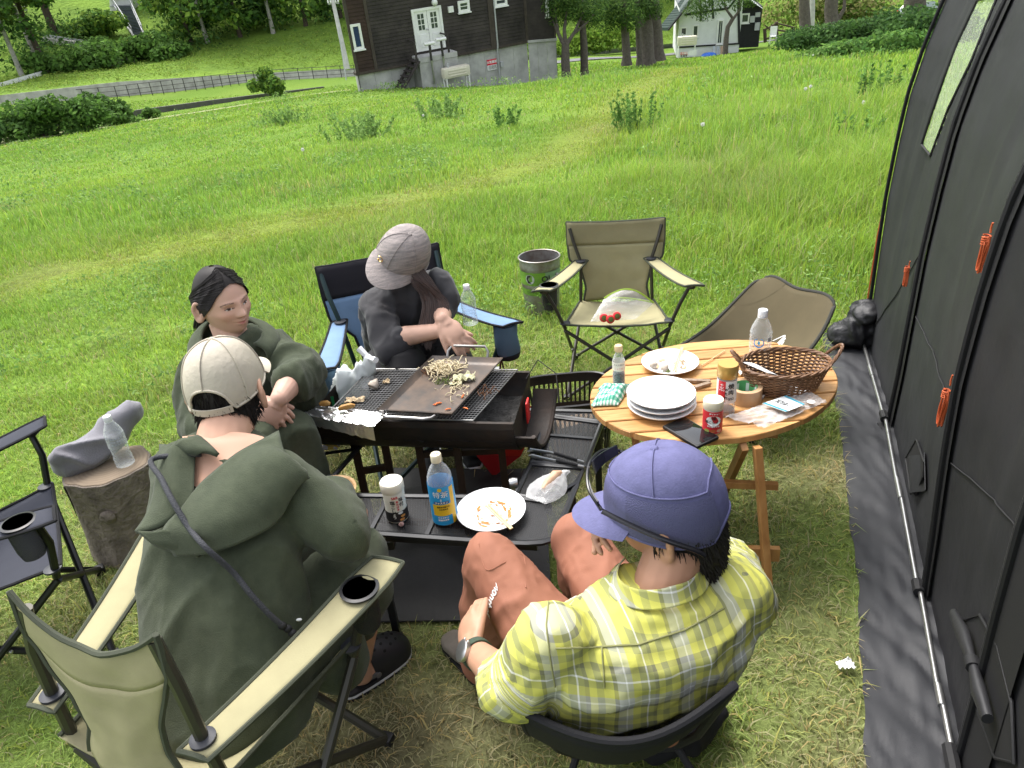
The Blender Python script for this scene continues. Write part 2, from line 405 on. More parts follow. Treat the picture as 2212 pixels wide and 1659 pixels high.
grass('meadow_grass', 'bright green meadow grass around the camp', [
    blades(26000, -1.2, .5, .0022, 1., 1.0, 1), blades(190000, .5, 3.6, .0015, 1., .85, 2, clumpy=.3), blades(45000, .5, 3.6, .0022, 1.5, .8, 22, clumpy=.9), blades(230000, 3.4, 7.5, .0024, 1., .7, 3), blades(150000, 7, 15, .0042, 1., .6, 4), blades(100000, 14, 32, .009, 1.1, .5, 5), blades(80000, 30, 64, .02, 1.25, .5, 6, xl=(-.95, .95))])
# ---------------------------------------------------------------- leaves, bushes, trees
def leaves(cs, rad, n, size, cols, seed=0, flat=.0, shell=.55, asp=.55):
    """n leaf quads scattered through ellipsoid clumps; returns verts, quads, colours"""
    r = np.random.default_rng(seed); cs = np.array(cs, float); rad = np.array(rad, float)
    if rad.ndim == 1: rad = np.repeat(rad[:, None], 3, 1)
    vol = rad.prod(1)**.7; k = r.choice(len(cs), n, p=vol/vol.sum())
    d = r.normal(size=(n, 3)); d /= np.linalg.norm(d, axis=1)[:, None]
    rr = r.uniform(shell**3, 1, n)**(1/3)
    p = cs[k]+d*rad[k]*rr[:, None]
    nrm = d*.6+r.normal(size=(n, 3))*.55+np.array([0, 0, .5]); nrm /= np.linalg.norm(nrm, axis=1)[:, None]
    t = np.cross(nrm, r.normal(size=(n, 3))); t /= np.linalg.norm(t, axis=1)[:, None]; b = np.cross(nrm, t)
    s = size*r.uniform(.6, 1.4, n)[:, None]
    dr = nrm*s*.25
    vs = np.stack([p-t*s, p-b*s*asp-dr*.2, p+t*s-dr, p+b*s*asp-dr*.2], 1).reshape(-1, 3)
    i = np.arange(n)*4; q = np.stack([i, i+1, i+2, i+3], -1)
    cc = np.array(cols)[r.integers(0, len(cols), n)]*r.uniform(.7, 1.3, (n, 1))
    return vs, q, np.repeat(cc, 4, 0)
LEAF = mat('leaf_mat', (.06, .12, .02), .75, attr='col', transl=.4, spec=.12)
BARK = mat('bark_mat', (.10, .075, .055), .95, var=.55, vscale=9, bump=1., bscale=22, bdist=.05)
PALEBARK = mat('pale_bark_mat', (.42, .40, .36), .9, var=.5, vscale=6, bump=.5, bscale=20, bdist=.03)
def join_leaves(name, parts, parent, root):
    V_ = np.concatenate([p[0] for p in parts]); o = 0; Q = []
    for p in parts: Q.append(p[1]+o); o += len(p[0])
    ob = npmesh(name, V_-np.array(root), np.concatenate(Q), LEAF, np.concatenate([p[2] for p in parts]), parent); return ob
GREENS = [(.085, .17, .035), (.11, .22, .045), (.14, .26, .05), (.065, .13, .03)]
YGREEN = [(.19, .30, .04), (.23, .34, .055), (.14, .25, .04)]
DARKG = [(.035, .08, .025), (.055, .115, .03), (.08, .155, .04)]
def bush(name, label, c, rad, n, size, cols, seed, group=None, clumps=9, cat='bush'):
    r = random.Random(seed); c = v3(c)
    t = thing(name, c, label, cat, group)
    cs = []; rs = []
    for i in range(clumps):
        a = r.uniform(0, 2*pi); q = r.uniform(0, .75)
        cs.append((c.x+cos(a)*rad[0]*q, c.y+sin(a)*rad[1]*q, c.z+rad[2]*r.uniform(.25, 1.2)*(1-.45*q))); k = r.uniform(.3, .55); rs.append((rad[0]*k, rad[1]*k, rad[2]*k))
    join_leaves('foliage', [leaves(cs, rs, n, size, cols, seed, shell=.3)], t, c)
    b = MB()
    for i in range(5): b.tube([c+V((0, 0, -.05)), lerp(c, v3(cs[i]), .5)+V((0, 0, rad[2]*.1)), cs[i]], [rad[2]*.03, rad[2]*.02, rad[2]*.008], 5)
    b.build('stem', BARK, t); return t
def tree(name, label, base, height, trunk_r, crown0, crad, n, size, cols, seed, bark=BARK, group=None, limbs=5, lean=(0, 0), fork=.45, ncl=14, thick=1.):
    """tapered trunk, limbs and a ragged leaf crown; base is world xyz"""
    r = random.Random(seed); c = v3(base); up = TRUE_UP
    t = thing(name, c, label, 'tree', group)
    top = c+up*height+V((lean[0], lean[1], 0)); b = MB()
    def at(q): return lerp(c, top, q)+V((sin(q*5+seed)*.04*height*.15, 0, 0))
    b.tube([c-up*.2]+[at(q) for q in (.02, .12, .3, .5, .7, .9)], [trunk_r*1.35, trunk_r*1.15, trunk_r*.95, trunk_r*.85, trunk_r*.65*thick, trunk_r*.4, trunk_r*.12], 9)
    tr = b.build('trunk', bark, t)
    cs = []; rs = []
    for i in range(limbs):
        q = lerp(fork, .85, i/max(1, limbs-1)); a = r.uniform(0, 2*pi); L = crad*r.uniform(.55, 1.)
        p0 = at(q); p1 = p0+V((cos(a)*L*.5, sin(a)*L*.5, L*.35)); p2 = p0+V((cos(a)*L, sin(a)*L, L*r.uniform(.3, .8)))
        MB().tube([p0, p1, p2], [trunk_r*.42, trunk_r*.28, trunk_r*.08], 6).build('limb', bark, t)
        cs.append(p2); rs.append(crad*r.uniform(.3, .5))
    for i in range(ncl):
        a = r.uniform(0, 2*pi); q = r.uniform(crown0, 1.02); ww = crad*sqrt(max(.05, 1-abs((q-crown0)/(1.02-crown0)*1.6-.7)))
        cs.append(at(q)+V((cos(a)*ww*r.uniform(.2, .95), sin(a)*ww*r.uniform(.2, .95), 0))); rs.append(crad*r.uniform(.24, .46))
    join_leaves('crown', [leaves([tuple(p) for p in cs], [(q, q, q*.75) for q in rs], n, size, cols, seed, shell=.25)], t, c)
    return t
_r = np.random.default_rng(77); _y = np.concatenate([_r.uniform(3.4, 12, 420), _r.uniform(10, 40, 420)]); _x = _r.uniform(-1, 1, 840)*(_y*.85+.8); _k = ~inmask(_x, _y) & (trackd(_x, _y) > .7) & (vn(_x, _y, 1.9, 41) > .42); _x, _y = _x[_k], _y[_k]; _z = gz(_x, _y); _P = []
for _lo, _hi, _s, _nn in ((0, 8, .014, 9000), (8, 16, .026, 7000), (16, 99, .05, 7000)):
    _m = (_y >= _lo) & (_y < _hi); _c = np.stack([_x[_m], _y[_m], _z[_m]+.07+.004*_y[_m]], -1); _q = .10+.012*_y[_m]; _P.append(leaves(_c, np.stack([_q, _q, .06+.006*_y[_m]], -1), _nn, _s, [(.13, .25, .06), (.18, .30, .08), (.22, .35, .10), (.27, .38, .13)], int(_lo)+5, shell=.05, asp=.4))
_o = 0; _Q = []
for _p in _P: _Q.append(_p[1]+_o); _o += len(_p[0])
tag(npmesh('meadow_herbs', np.concatenate([p[0] for p in _P]), np.concatenate(_Q), LEAF, np.concatenate([p[2] for p in _P])), 'low leafy herbs scattered through the meadow grass', 'herbs', kind='stuff')
# ---------------------------------------------------------------- far hillside behind the meadow
cols_px = [-700, -300, 0, 250, 425, 552, 768, 1000, 1250, 1500, 1750, 2000, 2400, 2900]
r0y = [270, 235, 206, 177, 166, 159, 147, 128, 112, 90, 78, 62, 40, 10]; r0d = [48, 55, 62, 68, 71, 74, 78, 84, 88, 92, 95, 95, 90, 88]
r1y = [225, 200, 172, 140, 112, 88, 46, 20, 30, 12, 0, -20, -50, -80]
ctl = np.array(cols_px, float)
def hillpt(px, v):
    a = np.interp(px, ctl, r0y); d = np.interp(px, ctl, r0d); b = np.interp(px, ctl, r1y)
    if v < 1: return v3(PY(px, lerp(a, b, v**.9), d+13*v))
    p = v3(PY(px, b, d+13)); q = (v-1)
    o = V((p.x, p.y, 0)).normalized(); return p+o*(q*16)+V((0, 0, q*3.6+q*q*1.25))
hl = MB(); NU = 60
hl.sheet(lambda u, v: hillpt(lerp(-700, 2900, u), v*9) if v*9 > 0 else hillpt(lerp(-700, 2900, u), 0), NU, 46)
_hb = BVHTree.FromPolygons([V(p) for p in hl.v], hl.f)
def HB(px, py, d=100, off=0.):
    h = _hb.ray_cast(v3(CAM), v3(ray(px, py)).normalized()); return h[0]+(v3(CAM)-h[0]).normalized()*off if h[0] else v3(PY(px, py, d))
ho = hl.build('hillside', mat('hill_mat', (.17, .27, .04), .95, var2=(.10, .17, .03), vscale=.35, bump=.8, bscale=2.5, bdist=.4, spec=.1), smooth=True, angle=0); tag(ho, kind='structure')
r = np.random.default_rng(5); cs = [tuple(hillpt(r.uniform(-500, 2800), r.uniform(0.02, 1.02)**.8)) for _ in range(3800)]
lv = leaves(cs, [(.9, .9, .28)]*len(cs), 75000, .12, [(.19, .30, .04), (.25, .35, .055), (.14, .23, .04), (.26, .32, .07)], 3, shell=.1, asp=.3)
tag(npmesh('bank_grass', lv[0], lv[1], LEAF, lv[2]), 'rough green grass and herbs on the bank above the retaining wall', 'grass', kind='stuff')
cs = [(r.uniform(-500, 2800), r.uniform(1.05, 3.6)) for _ in range(2600)]; cs = [tuple(hillpt(a, b)+V((0, 0, r.uniform(0, 1.6)))) for a, b in cs if not (120 < a < 260 and b > 1.9) and not (200 < a < 345 and 1.02 < b < 3.6)]
lv = leaves(cs, [(1.8, 1.8, 1.2)]*len(cs), 85000, .19, GREENS+DARKG, 4, shell=.1)
tag(npmesh('undergrowth', lv[0], lv[1], LEAF, lv[2]), 'dense green undergrowth covering the far wooded slope', 'undergrowth', kind='stuff')
# retaining walls, far left
CONC = mat('concrete_mat', (.50, .48, .45), .9, var=.45, vscale=1.6, bump=.4, bscale=9, bdist=.03)
def wallbetween(name, label, pts, cat='wall', mt=CONC, thick=.35, panel=None):
    t = thing(name, pts[0][0], label, cat); n = 0
    for (b0, t0), (b1, t1) in zip(pts[:-1], pts[1:]):
        k = panel or 1
        for i in range(k):
            A, B = lerp(v3(b0), v3(b1), i/k), lerp(v3(b0), v3(b1), (i+1)/k); C_, D_ = lerp(v3(t0), v3(t1), i/k), lerp(v3(t0), v3(t1), (i+1)/k)
            g = (B-A)*.0015; A, C_ = A+g, C_+g; B, D_ = B-g, D_-g; nn = V((A.x, A.y, 0)).normalized()*thick; dn = V((0, 0, -.6)); j = nn*(.05*((i*7+n*3) % 3))
            m = MB(); m.add([A+dn+j, B+dn+j, D_+j, C_+j, A+dn+nn, B+dn+nn, D_+nn, C_+nn], [(0, 1, 2, 3), (5, 4, 7, 6), (3, 2, 6, 7), (0, 3, 7, 4), (1, 5, 6, 2), (0, 4, 5, 1)])
            m.build('panel', mt, t, smooth=False)
        n += 1
    return t
BW = [(-300, 252, 235, 55), (0, 227, 206, 62), (255, 211, 177, 68), (425, 192, 166, 71), (552, 176, 159, 74), (790, 163, 146, 78.5)]
wallbetween('retaining_wall', 'tall grey concrete retaining wall below the grassy bank', [(PY(a, b, d-.3), PY(a, c, d)) for a, b, c, d in BW], panel=5)
LW = [(-60, 300, 281, 48), (45, 298, 270, 50), (170, 285, 262, 53), (294, 258, 238, 56), (460, 232, 216, 59), (700, 196, 187, 63)]
wallbetween('low_wall', 'low dark concrete kerb wall behind the gravel lane', [(PY(a, b, d), PY(a, c, d)) for a, b, c, d in LW], panel=2, mt=mat('dark_concrete_mat', (.13, .125, .115), .9, var=.4, vscale=2, bump=.3, bscale=10))
fe = thing('railing', PY(255, 211, 66), 'thin dark metal railing along the foot of the retaining wall', 'railing'); DM = mat('dark_metal_mat', (.045, .042, .04), .6, .3)
FP = [(0, 236, 64), (255, 213, 66.5), (425, 193, 69.5), (552, 178, 72), (768, 164, 76.5)]
def fpt(s): 
    i = min(int(s), 3); q = s-i; A, B = v3(PY(*FP[i])), v3(PY(*FP[i+1])); return lerp(A, B, q)
for i in range(29): p = fpt(i/28*4*.999); MB().tube([p-V((0, 0, .4)), p+V((0, 0, 1.0))], .035, 5).build('post', DM, fe)
for hgt in (.97, .6, .25): MB().tube([fpt(i/28*4*.999)+V((0, 0, hgt)) for i in range(29)], .022, 4).build('rail', DM, fe)
# lane
lane = MB(); LP = [(-400, 352, 38), (0, 313, 45), (380, 254, 50), (761, 197, 53)]
lane.sheet(lambda u, v: (lambda p: (p[0], p[1], g1(p[0], p[1])+.035+.015*sin(v*3.1)))(PY(np.interp(u*3, range(4), [q[0] for q in LP]), np.interp(u*3, range(4), [q[1] for q in LP]), np.interp(u*3, range(4), [q[2] for q in LP])) + np.array([-.9, 1.6, 0])*(v*2.2-.2)), 30, 5)
tag(lane.build('lane', mat('lane_mat', (.27, .26, .15), .95, var2=(.17, .22, .06), vscale=.9, bump=.5, bscale=14)), kind='structure')
rd = MB(); rd.sheet(lambda u, v: (lambda p: (p[0], p[1], g1(p[0], p[1])+.06))(PY(lerp(1150, 1700, u), lerp(lerp(132, 88, u), lerp(123, 79, u), v), lerp(64, 84, u)+v*3)), 14, 3)
tag(rd.build('road', mat('asphalt_mat', (.16, .16, .165), .9, var=.3, vscale=3)), kind='structure')
# shrubs and trees on the left
def BP(px, py, d): return v3(PY(px, py, d))
bush('leafy_bush', 'big rounded green bush at the far left end of the low wall', BP(110, 296, 47), (3.3, 2., 1.75), 5200, .15, DARKG[1:]+GREENS+GREENS, 11, 'bushes along the low wall', 14)
bush('leafy_bush', 'green bush between the big left bush and the low wall', BP(210, 262, 50), (2.2, 1.6, 1.5), 2600, .15, DARKG[1:]+GREENS+GREENS, 12, 'bushes along the low wall', 10)
bush('leafy_bush', 'small bright shrub in front of the low wall', BP(255, 274, 49.5), (1.5, 1., .75), 1200, .14, GREENS, 13, 'bushes along the low wall', 8)
bush('leafy_bush', 'smallest round shrub at the foot of the low wall', BP(322, 260, 52), (.9, .8, .6), 700, .12, GREENS, 14, 'bushes along the low wall', 6)
bush('leafy_bush', 'light green shrub standing in front of the railing left of the dark cabin', BP(583, 205, 60), (1.5, 1.2, 1.35), 2600, .13, YGREEN+GREENS, 15, 'bushes along the low wall', 9)
bush('leafy_bush', 'dark bush cut off by the left picture edge', BP(-12, 308, 45), (1.2, 1., 1.), 900, .13, DARKG, 16, 'bushes along the low wall', 7)
for k, (px, py, d, rx, rz, lab, cl) in enumerate([(170, 152, 84, 5.5, 1.7, 'dense leafy thicket on the slope below the leftmost trees', GREENS), (345, 125, 88, 3.8, 1.7, 'dense leafy thicket right below the jump stairs', GREENS), (212, 80, 96, 3.6, 1.9, 'bright leafy thicket left of the jump stairs', YGREEN+GREENS), (255, 135, 86, 3.5, 1.8, 'thicket beside the small concrete pit', GREENS)]):
    bush('thicket', lab, HB(px, py, d), (rx, 3, rz), 3600, .24, cl, 30+k, 'thickets on the far slope', 14)
tl = ['yellowish green tree behind the leaning utility pole', 'dark tree at the top left corner', 'leftmost dark tree with a pale trunk on the slope']
tree('slope_tree', tl[0], HB(100, 150, 88), 12, .3, .35, 4.2, 3800, .26, [(.11, .17, .03), (.14, .2, .035), (.08, .13, .03)], 41, group='trees on the far slope', ncl=18)
tree('slope_tree', tl[1], HB(120, 70, 118), 16, .4, .2, 4.5, 3000, .38, DARKG, 42, group='trees on the far slope')
tree('slope_tree', tl[2], HB(50, 166, 84), 12, .22, .3, 4.5, 3200, .26, DARKG+GREENS, 43, PALEBARK, 'trees on the far slope')
LABS = ['tree just right of the jump stairs', 'tree with a slanting pale trunk right of the stairs', 'dark tree in the middle of the far wood', 'slender tree with a bare pale trunk', 'tree left of the cabin behind the lamp pole', 'tree behind the roof line of the cabin', 'far tree deeper in the wood above the bank', 'tall tree deep in the wood above the thicket', 'tree on the wooded slope near the cabin corner', 'overhanging tree at the top of the wood']
for k, (px, py, d, h, cr, pb) in enumerate([(415, 95, 102, 12, 4., 0), (450, 92, 104, 14, 4.6, 1), (520, 80, 104, 13, 4.8, 0), (590, 72, 106, 14, 4.4, 1), (660, 56, 106, 13, 4.6, 0), (735, 38, 112, 13, 5, 0), (430, 60, 122, 16, 6, 0), (560, 48, 124, 16, 6, 1), (690, 30, 124, 15, 6, 0), (500, 30, 140, 17, 7, 0)]):
    tree('wood_tree', LABS[k], HB(px, py, d), h, .22, .12, cr, 3000, .3, GREENS+DARKG if k % 2 else GREENS+YGREEN, 60+k, PALEBARK if pb else BARK, 'trees of the far wood', ncl=20)

RL = ['behind the dark cabin roof', 'behind the cabin chimney side', 'above the cabin gable', 'between the cabin and the bare tree', 'behind the twin trunks', 'above the green roof', 'behind the white cottage', 'right of the white cottage', 'above the parked car']
for k, px in enumerate([850, 960, 1060, 1170, 1260, 1370, 1480]):
    tree('back_tree', 'far green tree of the wood '+RL[k], HB(px, 30-k*6, 112+4*(k % 3)), 13, .25, .1, 5.5, 2200, .36, GREENS+DARKG, 90+k, group='trees behind the houses', ncl=18)
bush('thicket', 'bright yellow green herb bank behind the bare tree', BP(1290, 108, 84), (8, 3, 1.8), 4200, .2, YGREEN, 101, 'thickets on the far slope', 18)
bush('thicket', 'straw and green herb bank right of the white cottage', BP(1790, 60, 90), (9, 4, 4.2), 5200, .24, [(.26, .27, .09), (.17, .25, .05), (.12, .2, .04), (.33, .30, .13)], 102, 'thickets on the far slope', 22)
# ---------------------------------------------------------------- jump tower stairs, poles, cone, pit
st = thing('jump_stairs', HB(300, 80), 'steep grey stairway with pale side rails below a white tower foot', 'stairs')
WH = mat('white_paint_mat', (.8, .8, .78), .6, var=.15, vscale=3, bump=.1, bscale=20)
SG = mat('stair_mat', (.13, .155, .16), .7, var=.3, vscale=3)
GREYP = mat('grey_paint_mat', (.45, .46, .47), .6, var=.2, vscale=4)
a0, a1 = HB(246, 12, off=1.5), HB(283, 12, off=1.5); b0, b1 = HB(289, 79, off=.6), HB(311, 74, off=.6)
for i in range(22):
    q = (i+.5)/22; p, s_ = lerp(a0, b0, q), lerp(a1, b1, q); MB().beam(p, s_, .62, .09).build('step', SG, st, smooth=False)
for A, B in ((a0, b0), (a1, b1)):
    MB().beam(A, B, .18, .3).build('stringer', GREYP, st); 
    MB().tube([A+V((0, 0, .9)), B+V((0, 0, .9))], .06, 6).build('handrail', GREYP, st)
    for i in range(6): p = lerp(A, B, i/5); MB().tube([p, p+V((0, 0, .9))], .04, 5).build('baluster', GREYP, st)
w_ = MB(); c0 = HB(238, 24, off=1.); dd_ = c0.y+1.; c1, c2, c3 = v3(PY(286, 20, dd_)), v3(PY(286, -60, dd_)), v3(PY(232, -60, dd_)); c0 = v3(PY(238, 24, dd_)); bk = V((0, 4, 0)); w_.add([c0, c1, c2, c3, c0+bk, c1+bk, c2+bk, c3+bk], [(0, 1, 2, 3), (5, 4, 7, 6), (3, 2, 6, 7), (4, 0, 3, 7), (1, 5, 6, 2)])
w_.build('tower_wall', WH, st, smooth=False)
for k in range(4): MB().beam(lerp(c0, c3, .12+k*.2)-V((0, .12, 0)), lerp(c1, c2, .12+k*.2)-V((0, .12, 0)), .1, .12).build('ledge', GREYP, st)
gl = thing('flume', HB(95, 82, 100, .5), 'grey channel running across the slope left of the stairs', 'channel')
MB().beam(HB(95, 86, 101, .8), HB(210, 100, 97, .5), .9, .5).build('channel', CONC, gl); MB().beam(HB(95, 79, 101.6, .5), HB(210, 96.5, 97.6, .5), .15, .5).build('edge', GREYP, gl)
gr = thing('guardrail', HB(0, 185, 78, .5), 'white roadside guardrail at the far left', 'guardrail'); MB().beam(HB(-40, 196, 76, .5), HB(108, 153, 82, .5), .06, .35).build('beam', WH, gr)
for k in range(5): p = lerp(HB(-40, 196, 76, .5), HB(108, 153, 82, .5), k/4); MB().tube([p-V((0, 0, .7)), p+V((0, 0, .2))], .06, 6).build('post', GREYP, gr)
pit = thing('concrete_pit', HB(250, 138, 83, .5), 'small concrete slab housing on the grassy bank', 'concrete pit'); MB().beam(HB(222, 140, 83, .5), HB(292, 131, 83.5, .5), 1.6, .9).build('wall', CONC, pit, smooth=False); MB().beam(HB(218, 136.5, 82.9, .5), HB(296, 126.5, 83.4, .5), 2., .16).build('lid', mat('slab_mat', (.12, .115, .11), .9), pit, smooth=False)
cone = thing('traffic_cone', HB(279, 97, 95, .5), 'orange traffic cone at the foot of the jump stairs', 'cone'); p = HB(279, 97, 95, .5); MB().lathe([(.2, 0), (.04, .7), (0, .7)], p, n=12).build('cone', mat('orange_mat', (.8, .12, .03), .6), cone); MB().box(p, (.5, .5, .06)).build('base', mat('orange_mat', (.8, .12, .03)), cone)
def pole(label, a, b, r, arms, mt):
    A, B = a, b; t = thing('utility_pole', A, label, 'pole', 'utility poles'); MB().tube([A-TRUE_UP*.5, lerp(A, B, .5), B], [r*1.2, r, r*.8], 10).build('shaft', mt, t)
    for q, wd in arms:
        p = lerp(A, B, q); MB().beam(p-V((wd, 0, 0)), p+V((wd, .2, 0)), .1, .1).build('crossarm', GREYP, t)
        for k in (-1, -.5, .5, 1): MB().lathe([(.05, 0), (.09, .1), (.05, .2), (.08, .28), (0, .3)], p+V((k*wd*.9, .1*k, .05)), n=8).build('insulator', WH, t)
    return t
pole('tall wooden utility pole leaning in view at the far left', BP(96, 173, 80), BP(30, 12, 82), .17, [(.93, 1.), (.98, 1.2)], mat('pole_mat', (.36, .33, .29), .9, var=.4, vscale=3))
t = pole('grey concrete utility pole beside the cabin wall', BP(749, 138, 74), BP(712, -30, 76), .2, [(.78, .5)], mat('conc_pole_mat', (.50, .49, .47), .9, var=.3, vscale=3))
MB().tube([BP(748, 173, 70), BP(730, 60, 71)], .05, 6).build('guy_guard', GREYP, t)
# ================================================================== DARK CABIN
UPV = np.array(TRUE_UP)
def PT(px, py, h): d = ray(px, py); return CAM+d*((h-CAM @ UPV)/(d @ UPV))
class Wall:
    def __init__(s, O, E):
        s.O = v3(O); s.x = (v3(E)-s.O); s.L = s.x.length; s.x.normalize(); s.z = (TRUE_UP-s.x*TRUE_UP.dot(s.x)).normalized(); s.n = s.x.cross(s.z)
        if s.n.dot(V((0, -1, 0))) < 0: s.n = -s.n
        s.rot = Matrix((s.x, -s.n, s.z)).transposed()
    def uv(s, px, py):
        d = v3(ray(px, py)); t = (s.O-v3(CAM)).dot(s.n)/d.dot(s.n); p = v3(CAM)+d*t-s.O; return p.dot(s.x), p.dot(s.z)
    def p(s, u, w, o=0.): return s.O+s.x*u+s.z*w+s.n*o
    def box(s, mb, u0, w0, u1, w1, o0, o1): return mb.box(s.p((u0+u1)/2, (w0+w1)/2, (o0+o1)/2), (abs(u1-u0), abs(o1-o0), abs(w1-w0)), s.rot)
    def siding(s, u0, u1, w0, w1, step=.17):
        b = MB(); w = w0
        while w < w1:
            b.add([s.p(u0, w, .035), s.p(u1, w, .035), s.p(u1, w+step, .008), s.p(u0, w+step, .008)], [(0, 1, 2, 3)])
            b.add([s.p(u0, w, .008), s.p(u1, w, .008), s.p(u1, w, .035), s.p(u0, w, .035)], [(0, 1, 2, 3)]); w += step
        return b
Z2 = lambda x, y: (702+.3418*x, .3418*y)
hO = PY(772, 157, 40); hh = hO @ UPV; hE = PT(1140, 87, hh); hE2 = PT(1201, 82, hh)
W1 = Wall(hO, hE); W2 = Wall(hE, hE2)
cab = thing('wooden_cabin', hO, 'dark weathered wooden cabin on a grey concrete base', 'house')
def woodmat(name, a, b_):
    m = mat(name, a, .85, var2=b_, vscale=1.2, bump=.5, bscale=30, bdist=.02)
    for n in m.node_tree.nodes:
        if n.type == 'TEX_NOISE' and n.inputs['Scale'].default_value == 1.2:
            mp = m.node_tree.nodes.new('ShaderNodeMapping'); mp.inputs['Scale'].default_value = (1, 1, 4.5)
            l = n.inputs['Vector'].links[0]; m.node_tree.links.new(l.from_socket, mp.inputs[0]); m.node_tree.links.new(mp.outputs[0], n.inputs['Vector'])
    return m
SID = woodmat('siding_mat', (.017, .014, .0125), (.055, .045, .04)); SIDR = woodmat('siding_red_mat', (.022, .012, .0095), (.055, .032, .023))
uT = W1.uv(*Z2(285, 220))[0]; ww = 6.6
W1.siding(-.05, uT, 0, ww).build('siding', SIDR, cab, smooth=False); W1.siding(uT, W1.L, 0, ww).build('siding', SID, cab, smooth=False)
W2.siding(0, W2.L, 0, ww).build('siding', SID, cab, smooth=False)
TRIM = mat('trim_wood_mat', (.07, .055, .045), .85, var=.4, vscale=4)
for u in (0., uT, W1.uv(*Z2(1045, 150))[0], W1.uv(*Z2(1062, 150))[0], W1.L-.05): W1.box(MB(), u-.08, .0, u+.08, ww, .0, .06).build('corner_board', TRIM, cab, smooth=False)
W2.box(MB(), W2.L-.1, 0, W2.L+.02, ww, 0, .06).build('corner_board', TRIM, cab, smooth=False)
CB = mat('cabin_concrete_mat', (.50, .495, .475), .9, var=.45, vscale=1.1, bump=.35, bscale=8, bdist=.02)
nw = int(W1.L/.9)
for k in range(nw): W1.box(MB(), W1.L*k/nw+.006, -3.2, W1.L*(k+1)/nw-.006, -.10, -.5, -.10-.006*(k % 3)).build('base_panel', CB, cab, smooth=False)
for k in range(3): W2.box(MB(), W2.L*k/3+.006, -3.2, W2.L*(k+1)/3-.006, -.10, -.5, -.05-.006*(k % 2)).build('base_panel', CB, cab, smooth=False)
W1.box(MB(), -.1, -.13, W1.L, .0, -.4, .05).build('ledge', TRIM, cab, smooth=False); W2.box(MB(), 0, -.13, W2.L+.05, .0, -.4, .06).build('ledge', CB, cab, smooth=False)
inn = MB(); inn.box(W1.p(W1.L/2+1.2, ww/2, -1.6), (W1.L-2.6, 3, ww-.1), W1.rot); inn.build('inner_body', mat('black_void_mat', (.02, .02, .02), .9), cab, smooth=False)
# far side walls so the cabin closes
for a in (W1.p(0, 0, 0), W2.p(W2.L, 0, 0)):
    b = a+V((a.x*.02+.5, 6, 0)); MB().quad(b-W1.z*3, a-W1.z*3, a+W1.z*ww, b+W1.z*ww).build('side_wall', SID, cab, smooth=False)
rf = MB(); 
for s_ in (-1, 1): rf.box(W1.p(W1.L/2+s_*2.4, ww+1.1, -2.6), (5.6, 7, .14), W1.rot @ Matrix.Rotation(s_*-.48, 3, 'Y').inverted())
rf.build('roof', mat('cabin_roof_mat', (.07, .05, .045), .7, var=.3, vscale=3), cab, smooth=False)
GLASS = mat('dark_glass_mat', (.05, .06, .065), .08, spec=.8); CURT = mat('curtain_mat', (.03, .06, .14), .8, var=.5, vscale=20)
def window(W, bl, tr, panes=(1, 1), fr=.12, inner=None, name='window', parent=cab, proud=.1, wht=WH):
    (u0, w0), (u1, w1) = W.uv(*bl), W.uv(*tr)
    f = MB()
    W.box(f, u0, w0, u0+fr, w1, .0, proud); W.box(f, u1-fr, w0, u1, w1, 0, proud); W.box(f, u0+fr, w0, u1-fr, w0+fr, 0, proud-.003); W.box(f, u0+fr, w1-fr, u1-fr, w1, 0, proud-.003)
    o = f.build(name, wht, parent, smooth=False)
    W.box(MB(), u0-.05, w0-.06, u1+.05, w0-.002, 0, proud+.06).build('sill', wht, o, smooth=False)
    nx_, ny_ = panes
    for i in range(nx_):
        for j in range(ny_):
            a0, a1 = u0+fr+(u1-u0-2*fr)*i/nx_, u0+fr+(u1-u0-2*fr)*(i+1)/nx_; b0, b1 = w0+fr+(w1-w0-2*fr)*j/ny_, w0+fr+(w1-w0-2*fr)*(j+1)/ny_
            W.box(MB(), a0+.015, b0+.015, a1-.015, b1-.015, .0, .05).build('pane', inner or GLASS, o, smooth=False)
            if nx_*ny_ > 1: 
                e = MB(); W.box(e, a1-.015, b0, a1+.015, b1, .0, .075); W.box(e, a0, b1-.015, a1-.016, b1+.015, .0, .072); e.build('glazing_bar', wht, o, smooth=False)
    return o
window(W1, Z2(184, 317), Z2(217, 145), inner=CURT)
for k in range(7):
    (u0, w0), (u1, w1) = W1.uv(*Z2(184, 317)), W1.uv(*Z2(217, 145)); q = u0+.14+(u1-u0-.28)*(k+.5)/7; W1.box(MB(), q-.022, w0+.14, q+.022, w1-.14, .05, .07).build('curtain_fold', CURT, cab)
window(W1, Z2(842, 81), Z2(906, -4), (1, 2)); window(W1, Z2(1070, 43), Z2(1143, -45), (1, 2)); window(W2, Z2(1396, 105), Z2(1410, -60))
